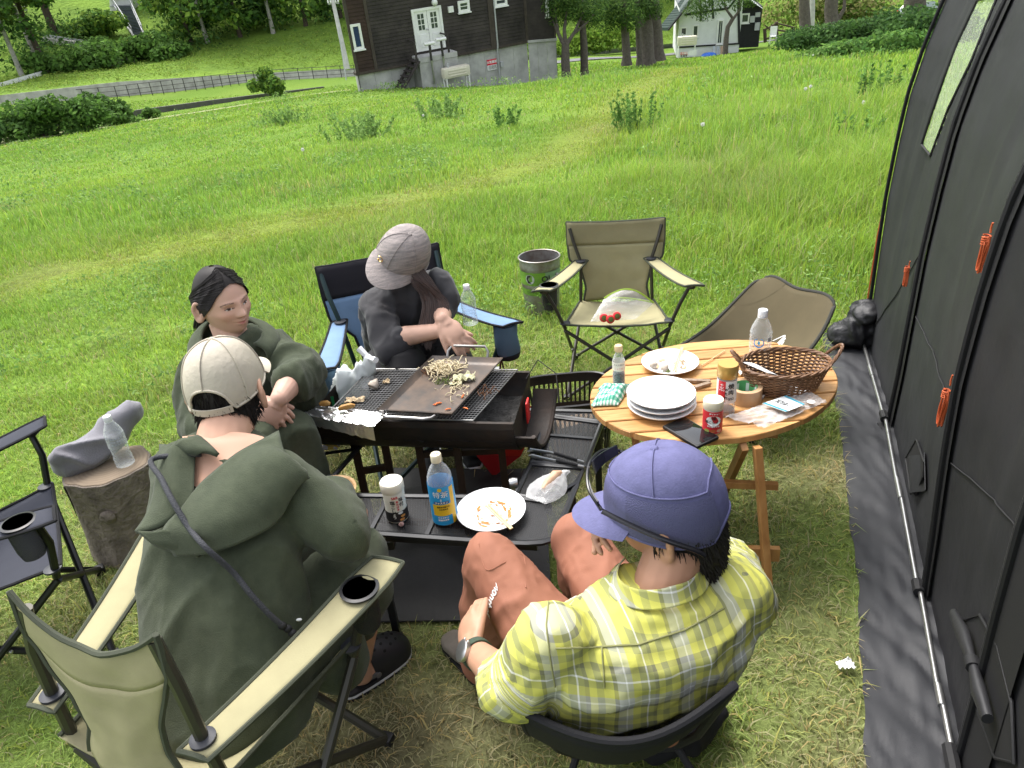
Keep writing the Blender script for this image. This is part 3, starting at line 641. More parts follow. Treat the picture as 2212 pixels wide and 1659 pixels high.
# double door with glazed upper leaves
(du0, dw0), (du1, dw1) = W1.uv(*Z2(592, 328)), W1.uv(*Z2(716, 50)); dm = (du0+du1)/2
fr_ = MB(); W1.box(fr_, du0-.12, dw0, du0, dw1+.12, 0, .1); W1.box(fr_, du1, dw0, du1+.12, dw1+.12, 0, .1); W1.box(fr_, du0, dw1, du1, dw1+.12, 0, .1); df = fr_.build('door_frame', WH, cab, smooth=False)
for a, b in ((du0, dm-.01), (dm+.01, du1)):
    lf = W1.box(MB(), a, dw0, b, dw1, 0, .05).build('door', WH, cab, smooth=False); hgt = dw1-dw0
    for i in range(2):
        for j in range(3):
            x0 = a+.16+(b-a-.32)*i/2; x1 = a+.16+(b-a-.32)*(i+1)/2; y0 = dw0+hgt*(.52+.14*j); W1.box(MB(), x0+.02, y0+.02, x1-.02, y0+hgt*.14-.02, .05, .058).build('pane', GLASS, lf, smooth=False)
    W1.box(MB(), a+.16, dw0+hgt*.1, b-.16, dw0+hgt*.42, .05, .075).build('panel', WH, lf, smooth=False)
MB().ball(W1.p(dm-.09, dw0+1.0, .09), .045).build('door_knob', GREYP, cab)
u, w_ = W1.uv(*Z2(685, 14)); MB().ball(W1.p(u, w_, .15), .16).build('porch_lamp', WH, cab); u, w_ = W1.uv(*Z2(790, 58)); W1.box(MB(), u-.14, w_-.14, u+.14, w_+.14, 0, .15).build('vent_box', WH, cab, smooth=False)
for z_ in ((660, 395), (1115, 405)): u, w_ = W1.uv(*Z2(*z_)); W1.box(MB(), u-.09, w_-.12, u+.09, w_+.12, -.1, .1).build('meter_box', GREYP, cab, smooth=False)
(u0, w0) = W1.uv(*Z2(1062, 0)); (u1, w1) = W1.uv(*Z2(1108, 470)); MB().tube([W1.p(u0, w0+1, .1), W1.p(u0, .05, .1), W1.p(u0, -.2, .03), W1.p(u0, -2.2, .02)], .045, 8).build('downpipe', GREYP, cab)
# landing, stairs and rails
(lu0, lw) = W1.uv(*Z2(552, 382)); (lu1, _q) = W1.uv(*Z2(790, 350)); dk = mat('deck_wood_mat', (.05, .042, .038), .85, var=.4, vscale=4)
W1.box(MB(), lu0, lw-.02, lu1, lw+.22, -.1, 1.0).build('landing', CB, cab, smooth=False); W1.box(MB(), lu0, lw-3, lu1, lw-.03, -.1, .96).build('landing_base', CB, cab, smooth=False)
(su, sw) = W1.uv(*Z2(440, 565)); 
for o_ in (.15, .95): MB().beam(W1.p(lu0-.0, lw+.1, o_), W1.p(su, sw, o_), .08, .28, up=tuple(W1.n)).build('stair_stringer', dk, cab, smooth=False)
for k in range(6): q = (k+.6)/6.2; p = lerp(W1.p(lu0, lw+.1, .55), W1.p(su, sw, .55), q); MB().box(p+W1.z*.1, (.28, .76, .05), W1.rot).build('stair_tread', dk, cab, smooth=False)
for zz in ((522, 252, 540, 375), (728, 208, 742, 335)):
    (a, b), (c_, d_) = W1.uv(zz[0]*.3418+702, zz[1]*.3418), W1.uv(zz[2]*.3418+702, zz[3]*.3418); MB().tube([W1.p(c_, d_-.1, .9), W1.p(c_, b, .9)], .055, 6).build('rail_post', dk, cab)
    MB().tube([W1.p(c_, b, .9), W1.p(c_, b, .05)], .04, 6).build('handrail', dk, cab)
for zz in ((590, 262, 640, 505), (665, 235, 710, 480)):
    (a, b), (c_, d_) = W1.uv(702+.3418*zz[0], .3418*zz[1]), W1.uv(702+.3418*zz[2], .3418*zz[3]); f_ = mat('chrome_mat', (.5, .5, .5), .3, .9, var=.3, vscale=5)
    fl = MB().tube([W1.p(c_, d_, .05), W1.p(c_, d_, 1.12), W1.p(c_, b, 1.12)], .055, 8).build('flue_pipe', f_, cab); MB().tube([W1.p(c_-.28, b, 1.12), W1.p(c_+.28, b, 1.12)], .08, 8).build('flue_cap', WH, fl); MB().tube([W1.p(c_, b-.05, 1.12), W1.p(c_, b-.8, 1.12)], .06, 8).build('flue_band', DM, fl)
# oil tank
def oil_tank(label, c, wd, ht, W, legl, grp='heating oil tanks'):
    c = v3(c); t = thing('oil_tank', c-TRUE_UP*legl, label, 'oil tank', grp); BE = mat('tank_mat', (.66, .62, .50), .5, var=.15, vscale=5)
    MB().box(c, (wd, .5, ht), W.rot, bev=.09).build('tank', BE, t)
    for k in range(3): MB().box(c+W.n*.25+W.z*(ht*(.25-.25*k)), (wd*.7, .05, .07), W.rot, bev=.02).build('rib', BE, t)
    for s_ in (-1, 1):
        for o_ in (-.2, .2): p = c+W.x*(s_*wd*.43)+W.n*o_; MB().tube([p, p-W.z*legl], .035, 6).build('leg', WH, t)
        p = c+W.x*(s_*wd*.43); MB().tube([p+W.n*.2-W.z*ht*.6, p-W.n*.2-W.z*ht*.6], .025, 6).build('brace', WH, t)
    MB().tube([c+W.z*ht*.5-W.x*.4, c+W.z*(ht*.5+.22)-W.x*.4], .05, 8).build('filler', GREYP, t); return t
WT = Wall(W1.O+W1.n*1.6, W1.O+W1.n*1.6+W1.x*8); (a, b), (c_, d_) = WT.uv(*Z2(748, 498)), WT.uv(*Z2(903, 400)); oil_tank('beige oil tank on thin legs in front of the dark cabin', WT.p((a+c_)/2, (b+d_)/2-.02), abs(c_-a), abs(d_-b)*1.0, WT, 1.75)
# fire notice on the base
def notice(label, W, bl, tr, o, s1, s2, grp='fire notices'):
    (u0, w0), (u1, w1) = W.uv(*bl), W.uv(*tr); t = thing('notice_sign', W.p((u0+u1)/2, w0, o), label, 'sign', grp); md = lerp(w0, w1, .48)
    W.box(MB(), u0, w0, u1, md, o, o+.02).build('white_field', WH, t, smooth=False); RD = mat('red_sign_mat', (.62, .02, .05), .5); W.box(MB(), u0, md+.001, u1, w1, o, o+.02).build('red_field', RD, t, smooth=False)
    text_on('lettering', s1, (u1-u0)/len(s1)*1.08, lambda x, y, e: W.p((u0+u1)/2+x, lerp(md, w1, .5)+y, o+.024+e), WH, t, bold=.008)
    BK = mat('black_print_mat', (.03, .03, .035), .6)
    for i in range(3): text_on('small_print', s2, (u1-u0)/len(s2)*.9, lambda x, y, e: W.p((u0+u1)/2+x, lerp(w0, md, .8-.27*i)+y, o+.024+e), BK, t)
    return t
notice('red and white fire notice on the concrete cabin base', W1, Z2(1032, 449), Z2(1086, 370), -.08, '火気厳禁', '少量危険物貯蔵')
# ================================================================== WHITE COTTAGE
Z3 = lambda x, y: (1350+.3896*x, .3896*y)
cO = PY(*Z3(292, 262), 70); cE = PT(*Z3(634, 240), cO @ UPV); C1 = Wall(cO, cE)
cot = thing('white_cottage', cO, 'small white cottage with dark timbers and a green roof', 'house')
STU = mat('stucco_mat', (.72, .73, .73), .85, var=.12, vscale=2, bump=.2, bscale=12); TB_ = mat('black_timber_mat', (.02, .02, .022), .8, var=.4, vscale=6)
wl = MB(); Lc = C1.L; pk = 6.8
prof = [(0, -1), (Lc, -1), (Lc, 4.2), (Lc*.62, pk), (Lc*.25, 5.2), (0, 3.1)]
wl.add([C1.p(u, w, 0) for u, w in prof]+[C1.p(u, w, -6) for u, w in prof], [(0, 1, 2, 3, 4, 5), (11, 10, 9, 8, 7, 6), (1, 7, 8, 2), (6, 0, 5, 11)]); wl.build('wall', STU, cot, smooth=False)
def cbeam(p, q, wdt=.16, o=.04, par=cot, mt=TB_, W=C1): (a, b), (c_, d_) = W.uv(*Z3(*p)), W.uv(*Z3(*q)); return MB().beam(W.p(a, b, o), W.p(c_, d_, o), wdt, .08, up=tuple(W.n)).build('timber', mt, par, smooth=False)
cbeam((330, 82), (575, 45)); cbeam((418, 0), (421, 112)); cbeam((484, -10), (489, 103)); cbeam((628, 8), (634, 240), .2); cbeam((575, 45), (632, -30)); cbeam((292, 262), (634, 241), .12)
window(C1, Z3(306, 200), Z3(346, 148), fr=.1, parent=cot); window(C1, Z3(372, 206), Z3(410, 136), fr=.1, parent=cot); window(C1, Z3(505, 246), Z3(551, 106), (2, 1), fr=.12, parent=cot, name='glass_door')
GR = mat('green_roof_mat', (.012, .035, .026), .8, var=.25, vscale=2, bump=.6, bscale=6)
r1 = MB(); (a, b), (c_, d_) = C1.uv(*Z3(238, 147)), C1.uv(*Z3(420, -80))
e0, e1 = C1.p(a, b, .9), C1.p(c_, d_, .9); rv = v3(PY(*Z3(186, 157), e0.y+4.5))-e0
NS = 16
for k in range(NS):
    q0, q1 = k/NS, (k+1)/NS; A, B = lerp(e0, e1, q0), lerp(e0, e1, q1); lift = C1.z*.05
    r1.add([A+lift, B, B+rv, A+rv+lift], [(0, 1, 2, 3)]); r1.add([A, A+lift, A+lift+rv, A+rv], [(0, 1, 2, 3)])
r1.build('roof', GR, cot, smooth=False)
MB().beam(e0-C1.z*.1, e1-C1.z*.1, .12, .45, up=tuple(C1.n)).build('bargeboard', TB_, cot, smooth=False); MB().beam(e0-C1.z*.06, e0-C1.z*.06+rv, .1, .25).build('eave_board', GR, cot, smooth=False)
r2 = MB(); (a, b), (c_, d_) = C1.uv(*Z3(760, 46)), C1.uv(*Z3(600, -60)); f0, f1 = C1.p(a, b, .5), C1.p(c_, d_, .5)
for k in range(14):
    A, B = lerp(f0, f1, k/14), lerp(f0, f1, (k+1)/14); r2.add([A+C1.z*.05, B, B-C1.n*5, A-C1.n*5+C1.z*.05], [(0, 3, 2, 1)]); r2.add([A, A+C1.z*.05, A+C1.z*.05-C1.n*5, A-C1.n*5], [(0, 1, 2, 3)])
r2.build('porch_roof', mat('pale_roof_mat', (.45, .48, .47), .5, var=.3, vscale=3), cot, smooth=False)
(a, b), (c_, d_) = C1.uv(*Z3(637, 238)), C1.uv(*Z3(768, 38)); C1.box(MB(), a, b-.5, c_, d_, -4, -.4).build('porch_wall', TB_, cot, smooth=False)
C2 = Wall(C1.p(0, 0, -.38), C1.p(5, 0, -.38)); window(C2, Z3(640, 130), Z3(692, 72), fr=.12, parent=cot)
for zz in ((705, 105, .5), (735, 80, .35), (732, 145, .6)): u, w_ = C2.uv(*Z3(zz[0], zz[1])); C2.box(MB(), u-.2, w_-zz[2]/2, u+.2, w_+zz[2]/2, 0, .2).build('meter_box', GREYP, cot, smooth=False)
C3 = Wall(C1.p(0, 0, 1.2), C1.p(5, 0, 1.2)); fnc = thing('porch_fence', C3.p(*C3.uv(*Z3(840, 235))), 'brown wooden porch rail right of the white cottage', 'fence'); BWD = mat('brown_wood_mat', (.07, .045, .03), .85, var=.4, vscale=5)
for p, q in (((775, 160), (778, 235)), ((840, 122), (842, 235)), ((932, 148), (934, 185))): (a, b), (c_, d_) = C3.uv(*Z3(*p)), C3.uv(*Z3(*q)); MB().beam(C3.p(a, b), C3.p(c_, d_), .2, .2).build('post', BWD, fnc, smooth=False)
for p, q in (((775, 165), (840, 128)), ((840, 128), (935, 152)), ((840, 165), (935, 180)), ((775, 140), (850, 200)), ((775, 215), (900, 185))): (a, b), (c_, d_) = C3.uv(*Z3(*p)), C3.uv(*Z3(*q)); MB().beam(C3.p(a, b, .05), C3.p(c_, d_, .05), .1, .18, up=tuple(C1.n)).build('rail', BWD, fnc, smooth=False)
(a, b) = C3.uv(*Z3(815, 235)); wc = thing('garden_chair', C3.p(a, b, .4), 'white plastic chair by the cottage porch', 'chair'); q = C3.p(a, b, .4)
for s_ in (-1, 1):
    for o_ in (-1, 1): MB().tube([q+C3.x*.28*s_+C3.n*.25*o_, q+C3.x*.24*s_+C3.n*.22*o_+C3.z*.55], .035, 6).build('leg', WH, wc)
MB().box(q+C3.z*.57, (.58, .55, .06), C3.rot, bev=.02).build('seat', WH, wc); MB().box(q+C3.z*.95-C3.n*.28, (.58, .06, .7), C3.rot, bev=.02).build('backrest', WH, wc)
C4 = Wall(C1.p(0, 0, 3.), C1.p(5, 0, 3.)); (a, b), (c_, d_) = C4.uv(*Z3(290, 258)), C4.uv(*Z3(400, 192)); oil_tank('beige oil tank on white legs before the white cottage', C4.p((a+c_)/2, (b+d_)/2), abs(c_-a), abs(d_-b)*.85, C4, 2.6)
notice('small red and white fire notice under the cottage oil tank', C4, Z3(302, 312), Z3(346, 282), .5, '火気厳禁', '危険物'); (a, b), (c_, d_) = C4.uv(*Z3(350, 302)), C4.uv(*Z3(395, 272)); C4.box(MB(), a, b, c_, d_, .48, .5)
ns = thing('notice_board', C4.p((a+c_)/2, b, .5), 'blank white board beside the small fire notice', 'board'); C4.box(MB(), a, b, c_, d_, .48, .51).build('board', WH, ns, smooth=False)
C5 = Wall(C1.p(0, 0, .7), C1.p(5, 0, .7))
for k, (x0, x1, lab, cc) in enumerate(((486, 503, 'left grey board leaning on the cottage wall', (.4, .45, .48)), (506, 524, 'middle grey board leaning on the cottage wall', (.33, .37, .4)), (527, 546, 'brown board leaning on the cottage wall', (.36, .26, .17)))):
    (a, b), (c_, d_) = C5.uv(*Z3(x0, 312)), C5.uv(*Z3(x1, 258)); bd = thing('leaning_board', C5.p(a, b), lab, 'board', 'boards leaning on the cottage'); m_ = MB(); m_.add([C5.p(a, b, .4), C5.p(c_, b, .4), C5.p(c_, d_, -.2), C5.p(a, d_, -.2), C5.p(a, b, .36), C5.p(c_, b, .36), C5.p(c_, d_, -.24), C5.p(a, d_, -.24)], [(0, 1, 2, 3), (7, 6, 5, 4), (0, 4, 5, 1), (2, 6, 7, 3), (1, 5, 6, 2), (0, 3, 7, 4)]); m_.build('board', mat('board%d_mat' % k, cc, .7, var=.2, vscale=5), bd, smooth=False)
tp = thing('blue_tarp', BP(*Z3(465, 312), 67.5), 'crumpled blue tarp on the grass by the leaning boards', 'tarp'); MB().ball(BP(*Z3(465, 309), 67.5), (.7, .5, .28), 14, 8).build('tarp', mat('blue_tarp_mat', (.02, .12, .55), .5, bump=.8, bscale=8, bdist=.1), tp)
# ================================================================== TREES RIGHT OF THE CABIN
NEEDLE = [(.05, .10, .025), (.075, .14, .03), (.10, .17, .035), (.035, .075, .02)]
def hang(t, c, pts, n, size, seed, cols=NEEDLE, asp=.3):
    join_leaves('foliage', [leaves([tuple(p) for p, _ in pts], [q for _, q in pts], n, size, cols, seed, shell=.1, asp=asp)], t, c)
GRY = mat('grey_bark_mat', (.125, .105, .09), .95, var=.5, vscale=6, bump=1., bscale=16, bdist=.06)
def stem(label, base, pts, r0, r1, nm='conifer_tree', grp='trees between the houses', fol=None, limbs=()):
    c = v3(base); t = thing(nm, c, label, 'tree', grp); P_ = [c-TRUE_UP*.3, c+V((0, 0, .25))]+[v3(p) for p in pts]; k = len(P_)
    MB().tube(P_, [r0*1.5, r0*1.05]+[lerp(r0, r1, i/(k-3)) for i in range(k-2)], 10).build('trunk', GRY, t)
    for lp, lr in limbs: MB().tube([v3(p) for p in lp], [lr, lr*.75, lr*.4][:len(lp)] if len(lp) < 4 else [lr]*len(lp), 7).build('limb', GRY, t)
    if fol: hang(t, c, fol[0], fol[1], fol[2], fol[3])
    return t
q = lambda x, y, d: BP(702+.3418*x, .3418*y, d)
def foldots(pxs, d, rx, rz): return [(q(x, y, d+dd), (rx, rx, rz)) for x, y, dd in pxs]
stem('bare forked broadleaf tree right beside the dark cabin', q(1525, 492, 43), [q(1519, 380, 43), q(1520, 270, 43)], .24, .2, 'forked_tree', limbs=[([q(1518, 300, 43), q(1475, 215, 43), q(1440, 120, 43.2)], .13), ([q(1520, 275, 43), q(1512, 190, 43), q(1530, 60, 43)], .13), ([q(1520, 290, 43), q(1580, 200, 43), q(1640, 60, 43.3)], .12), ([q(1560, 225, 43), q(1650, 150, 43), q(1700, 90, 43.5)], .08), ([q(1480, 225, 43), q(1462, 120, 43), q(1455, 40, 43)], .07)],
     fol=(foldots([(1450, 40, 0), (1500, 10, .5), (1560, 60, 0), (1480, 100, .3), (1620, 30, .5), (1540, -40, 0), (1690, 70, 0), (1440, -30, 0)], 43, .75, .55), 2600, .1, 201))
stem('slim dark conifer second right of the cabin', q(1640, 462, 46), [q(1637, 300, 46), q(1628, 150, 46), q(1615, -60, 46)], .22, .14, fol=(foldots([(1600, 60, 0), (1650, 20, 1), (1690, 90, 0), (1580, 0, 0), (1720, 20, .5), (1650, 120, 1)], 46, .85, .6), 2200, .11, 202))
stem('straight grey trunk with drooping needles in the middle of the grove', q(1906, 382, 54), [q(1900, 250, 54), q(1888, 100, 54), q(1880, -60, 54)], .28, .2, fol=(foldots([(1800, 60, 0), (1850, 110, 0), (1900, 60, -1), (1780, 130, 0), (1940, 120, -.5), (1760, 30, 0), (1870, 10, 0)], 54, 1., .8), 3000, .12, 203))
stem('thin trunk just left of the two thick grove trunks', q(1988, 392, 55), [q(1980, 200, 55), q(1970, -60, 55)], .2, .15, fol=(foldots([(1960, 20, 0), (2000, 60, 0), (1930, 60, 0)], 55, .9, .7), 1200, .12, 204))
stem('thick pale grey trunk beside the green roof', q(2035, 385, 56), [q(2030, 200, 56), q(2012, 30, 56), q(2005, -60, 56)], .5, .42, fol=(foldots([(2020, 10, -.5), (2060, 30, -.5), (2080, 70, -.5)], 56, .8, .6), 1000, .12, 205))
stem('thick dark trunk touching the green roof', q(2100, 352, 57), [q(2092, 200, 57), q(2075, 30, 57), q(2070, -60, 57)], .46, .4)
z3 = lambda x, y, d: BP(1350+.3896*x, .3896*y, d)
stem('thin crooked tree in front of the white cottage', z3(556, 300, 66), [z3(562, 210, 66), z3(570, 150, 66), z3(600, 100, 66)], .22, .16, 'forked_tree', limbs=[([z3(600, 105, 66), z3(560, 50, 66), z3(545, -20, 66)], .12), ([z3(600, 105, 66), z3(640, 50, 66), z3(630, -20, 66)], .12)], fol=([(z3(x, y, 66), (1.1, 1.1, .7)) for x, y in ((420, 10), (480, -10), (390, 50), (540, 0), (640, 10), (700, -10), (450, 70))], 2200, .12, 206))
stem('dark straight trunk by the concrete pole right of the cottage', z3(998, 188, 52), [z3(996, 90, 52), z3(992, -60, 52)], .36, .3)
stem('trunk with a side branch right of the concrete pole', z3(1146, 148, 54), [z3(1142, 60, 54), z3(1150, -60, 54)], .44, .42, limbs=[([z3(1178, 110, 54), z3(1215, 50, 54), z3(1222, -60, 54)], .17)])
stem('broad grey trunk in front of the parked car', z3(1605, 112, 44), [z3(1605, 40, 44), z3(1612, -60, 44)], .58, .5, limbs=[([z3(1640, 95, 44.2), z3(1650, 30, 44.2), z3(1648, -60, 44)], .28)])
stem('thick trunk half hidden by the tent edge', z3(1790, 70, 42), [z3(1795, 10, 42), z3(1800, -60, 42)], .5, .45)
t = pole('slender concrete pole between the right hand trunks', z3(1036, 188, 58), z3(1040, -60, 58), .2, [], MATS['conc_pole_mat'])
# car behind the trunks
def car(label, P, fw, L=4.3, col=(.30, .33, .36)):
    P = v3(P); R_ = frame(fw, TRUE_UP); t = thing('parked_car', P, label, 'car'); T = lambda x, y, z: P+R_ @ V((x, y, z)); PA = mat('car_paint_mat', col, .25, .6, coat=.6)
    sec = [(-2.1, .45, .72), (-2.0, .35, .95), (-1.2, .3, 1.0), (.6, .3, .98), (1.4, .3, .86), (2.0, .35, .78), (2.15, .45, .6)]
    b = MB(); b.sheet(lambda u, v: (lambda i, q: (lambda a, c: T(lerp(-.85, .85, v)*(1-.08*abs(lerp(a[0], c[0], q))/2.1), lerp(a[0], c[0], q), lerp(a[2], c[2], q)-.06*(2*v-1)**4))(sec[i], sec[i+1]))(min(int(u*6), 5), u*6-min(int(u*6), 5)), 19, 9)
    for s_ in (-1, 1): b.sheet(lambda u, v: T(s_*.85*(1-.08*abs(lerp(-2.1, 2.15, u))/2.1), lerp(-2.1, 2.15, u), lerp(.28, np.interp(lerp(-2.1, 2.15, u), [q_[0] for q_ in sec], [q_[2] for q_ in sec])-.06, v)), 19, 4)
    for yy in (-2.1, 2.15): b.quad(T(-.8, yy, .3), T(.8, yy, .3), T(.8, yy, .68), T(-.8, yy, .68))
    b.build('body', PA, t)
    cs_ = [(-1.75, .97), (-1.2, 1.42), (.1, 1.46), (.85, .95)]; g = MB()
    for (y0, z0), (y1, z1) in zip(cs_[:-1], cs_[1:]):
        k0, k1 = .8-.22*(z0-.95), .8-.22*(z1-.95); g.quad(T(-k0, y0, z0), T(k0, y0, z0), T(k1, y1, z1), T(-k1, y1, z1))
    g.build('roof_and_screens', mat('car_glass_mat', (.25, .3, .32), .06, spec=1.), t, smooth=False); k = MB(); k.quad(T(-.7, -1.2, 1.43), T(.7, -1.2, 1.43), T(.7, .1, 1.47), T(-.7, .1, 1.47)); k.build('roof', PA, t)
    for s_ in (-1, 1): g = MB(); g.add([T(s_*.8, -1.75, .96), T(s_*.8, .85, .95), T(s_*.69, .1, 1.45), T(s_*.69, -1.2, 1.41)], [(0, 1, 2, 3)]); g.build('side_window', MATS['car_glass_mat'], t, smooth=False)
    for x in (-.78, .78):
        for y in (-1.3, 1.35): wl_ = MB().lathe([(.32, -.1), (.33, 0), (.32, .1)], T(x, y, .32), R_ @ Matrix.Rotation(pi/2, 3, 'Y'), 20).build('wheel', mat('tyre_mat', (.02, .02, .02), .8), t); MB().lathe([(.2, -.11), (.2, .11)], T(x, y, .32), R_ @ Matrix.Rotation(pi/2, 3, 'Y'), 12).build('rim', GREYP, wl_)
    for s_ in (-1, 1): MB().box(T(s_*.68, -2.08, .8), (.34, .14, .2), R_, bev=.03).build('tail_light', mat('tail_light_mat', (.7, .01, .03), .2), t); MB().box(T(s_*.62, 2.08, .68), (.36, .12, .12), R_, bev=.03).build('headlight', WH, t)
    MB().box(T(0, -2.13, .55), (.34, .02, .17), R_).build('number_plate', WH, t)
car('silver car parked behind the trunks beside the tent', PY(*Z3(1640, 118), 62), (.93, .38, 0))
# shrub belt on the right
for k, (x, y, d, rx, rz, lab) in enumerate([(1480, 200, 33, 2.6, 1., 'dark shrub at the right end of the shrub belt below the parked car'), (1330, 210, 32, 2.4, .85, 'dark shrub in the middle of the right hand shrub belt'), (1160, 225, 33, 2.3, .8, 'dark shrub left of centre in the shrub belt'), (1000, 245, 35, 2.2, .7, 'low shrub at the left end of the shrub belt'), (1640, 185, 31, 2.4, 1.1, 'tall shrub next to the tent edge'), (1740, 180, 29, 2.2, 1., 'shrub partly hidden behind the tent'), (1240, 300, 26, 1.7, .5, 'lower shrub in front of the dark belt'), (1480, 290, 25, 2., .55, 'light shrub between the belt and the tall weeds')]):
    p = z3(x, y, d); bush('roadside_shrub', lab, (p[0], p[1], p[2]-rz*.35), (rx, 1.5, rz), 2600, .085, DARKG+[(.06, .13, .03)] if k < 6 else GREENS+[(.09, .2, .05)], 120+k, 'shrub belt on the right', 14, 'shrub')
# ---------------------------------------------------------------- tall weeds and dandelion clocks in the meadow
def weed(label, base, h, n, spread, leaf, seed, cols=GREENS+[(.10, .22, .05)]):
    r = random.Random(seed); c = v3(base); t = thing('leafy_weed', c, label, 'weed', 'tall weeds in the meadow'); b = MB(); P_ = []; Nn = []
    for i in range(n):
        a = r.uniform(0, 2*pi); q_ = r.uniform(0, spread); p0 = c+V((cos(a)*q_, sin(a)*q_, -.03)); hh_ = h*r.uniform(.6, 1.1); tp_ = p0+V((cos(a)*spread*.3, sin(a)*spread*.3, hh_)); b.tube([p0, lerp(p0, tp_, .5)+V((.01, 0, 0)), tp_], [.004*h/.5, .003*h/.5, .0015], 4)
        for k in range(9): z_ = lerp(.2, 1, k/8); P_.append(tuple(lerp(p0, tp_, z_)+V((r.uniform(-1, 1), r.uniform(-1, 1), .2))*leaf*.7))
    b.build('stalk', mat('stalk_mat', (.10, .18, .04), .7), t)
    join_leaves('foliage', [leaves(P_, [(leaf*.7, leaf*.7, leaf*.5)]*len(P_), len(P_)*4, leaf, cols, seed, shell=.1, asp=.34)], t, c)
for k, (x, y, h, n, sp, lf, lab) in enumerate([(1375, 290, .62, 22, .3, .035, 'tall leafy weed clump standing in the middle of the meadow'), (1345, 280, .5, 12, .15, .035, 'darker weed left of the central weed clump'), (1870, 235, .62, 10, .22, .04, 'tall broad leaved weed near the tent'), (1900, 225, .7, 8, .2, .04, 'tallest weed stalks beside the tent edge'), (780, 300, .5, 40, .7, .045, 'pale weed patch on the left meadow'), (1085, 275, .4, 14, .3, .04, 'small weed on the meadow below the oil tank'), (630, 265, .5, 30, .8, .05, 'weed patch towards the lane'), (1640, 285, .26, 8, .16, .035, 'dark low weed right of the mown track'), (1850, 330, .4, 9, .25, .035, 'spreading weed in the tall grass near the tent'), (960, 255, .5, 24, .6, .05, 'weed tuft below the cabin landing')]):
    weed(lab, GI(x, y), h, n, sp, lf, 140+k, [(.10, .20, .045), (.13, .26, .06), (.17, .30, .07)] if k not in (4, 6, 9) else [(.19, .31, .09), (.23, .36, .11)])
def clock_head(label, base, h):
    c = v3(base); t = thing('dandelion_clock', c, label, 'dandelion', 'dandelion clocks in the meadow'); MB().tube([c-V((0, 0, .02)), c+V((.01, 0, h*.5)), c+V((.0, 0, h))], .003, 5).build('stalk', MATS['stalk_mat'], t)
    r = random.Random(int(base[0]*99)); b = MB(); o = c+V((0, 0, h))
    for i in range(60):
        d = V((r.gauss(0, 1), r.gauss(0, 1), r.gauss(0, 1))).normalized(); x = d.orthogonal().normalized(); y = d.cross(x); k = .027
        b.add([o+d*k-x*.006, o+d*k+x*.006, o+d*.006], [(0, 1, 2)]); b.add([o+d*k-y*.006, o+d*k+y*.006, o+d*.006], [(0, 1, 2)])
    b.build('seed_head', mat('seed_mat', (.75, .75, .72), .9, transl=.4), t)
for x, y, d_ in ((1736, 232, 'left'), (1747, 226, 'right')): clock_head('%s one of the pair of dandelion clocks left of the tall weeds' % d_, GI(x, y), .3)
for x, y, lab in ((1859, 268, 'dandelion clock below the tall weeds near the tent'), (1516, 318, 'lone dandelion clock in the tall grass right of the mown track'), (662, 362, 'lone dandelion clock on the left meadow'), (918, 278, 'dandelion clock below the dark cabin'), (1972, 262, 'dandelion clock at the tent edge'), (1754, 141, 'far dandelion clock in front of the shrub belt')): clock_head(lab, GI(x, y), .28)
# ================================================================== TENT
TAX = V((TB[4][0]-TB[1][0], TB[4][1]-TB[1][1], 0)).normalized(); TIN = V((TAX.y, -TAX.x, 0))
_pz = [0, .25, .5, .75, 1., 1.2, 1.4, 1.6, 1.8, 1.97, 2.1, 2.18, 2.22]; _po = [0, .0, -.005, -.008, .0, .012, .045, .095, .19, .34, .6, 1.0, 1.5]
_cum = np.concatenate([[0], np.cumsum(np.hypot(np.diff(_pz), np.diff(_po)))])
def tentpt(s, t, out=0.):
    """s 0..4 along the foot line (integer = pole arches), t 0..1 up the arch to the ridge"""
    i = min(int(s), 3); q = s-i; A, B = TB[i], TB[i+1]; L = t*_cum[-1]
    z = np.interp(L, _cum, _pz); o = np.interp(L, _cum, _po)
    foot = A+(B-A)*q; mid = sin(pi*q)*sin(pi*min(1, t*1.15))
    bul = np.interp(s, [0, 1, 2, 3, 4], [0, -.02, -.045, .012, .0])*sin(pi*min(1, z/2.))
    o += bul+.022*mid*(1 if i else 2)
    wr = (noise.noise(V((s*9, t*3.2, 1.3)))*.012+noise.noise(V((s*23+t*9, t*7, 4.3)))*.005)*mid
    n = -TIN; 
    return V((foot[0], foot[1], z))+TIN*(o+wr)+n*out
def tentmat(name, c, rough=.62):
    m = mat(name, c, rough, var=.3, vscale=5, bump=.35, bscale=7, bdist=.02, spec=.35); return m
TFAB = tentmat('tent_fabric_mat', (.030, .031, .034)); TF2 = tentmat('tent_fabric_dark_mat', (.021, .021, .0235)); BLK = mat('black_webbing_mat', (.010, .010, .011), .7, bump=.5, bscale=500, bdist=.001)
tent = thing('tent', (TB[2][0], TB[2][1], 0), 'large charcoal black tent with zipped arches along the right edge', 'tent')
def proj(p):
    v = np.array(p)-CAM; d = v @ _f; return ((v @ _R)/d*FPX+512)/S_, (384-(v @ _U)/d*FPX)/S_
WPOLY = [(1993, 312), (2012, 337), (2051, 234), (2102, 129), (2158, -10), (2195, -90), (2150, -90), (2114, 0), (2071, 90), (2040, 171), (2012, 253)]
def inpoly(x, y, P):
    c = False
    for (x1, y1), (x2, y2) in zip(P, P[1:]+P[:1]):
        if (y1 > y) != (y2 > y) and x < (x2-x1)*(y-y1)/(y2-y1)+x1: c = not c
    return c
wm = MB()
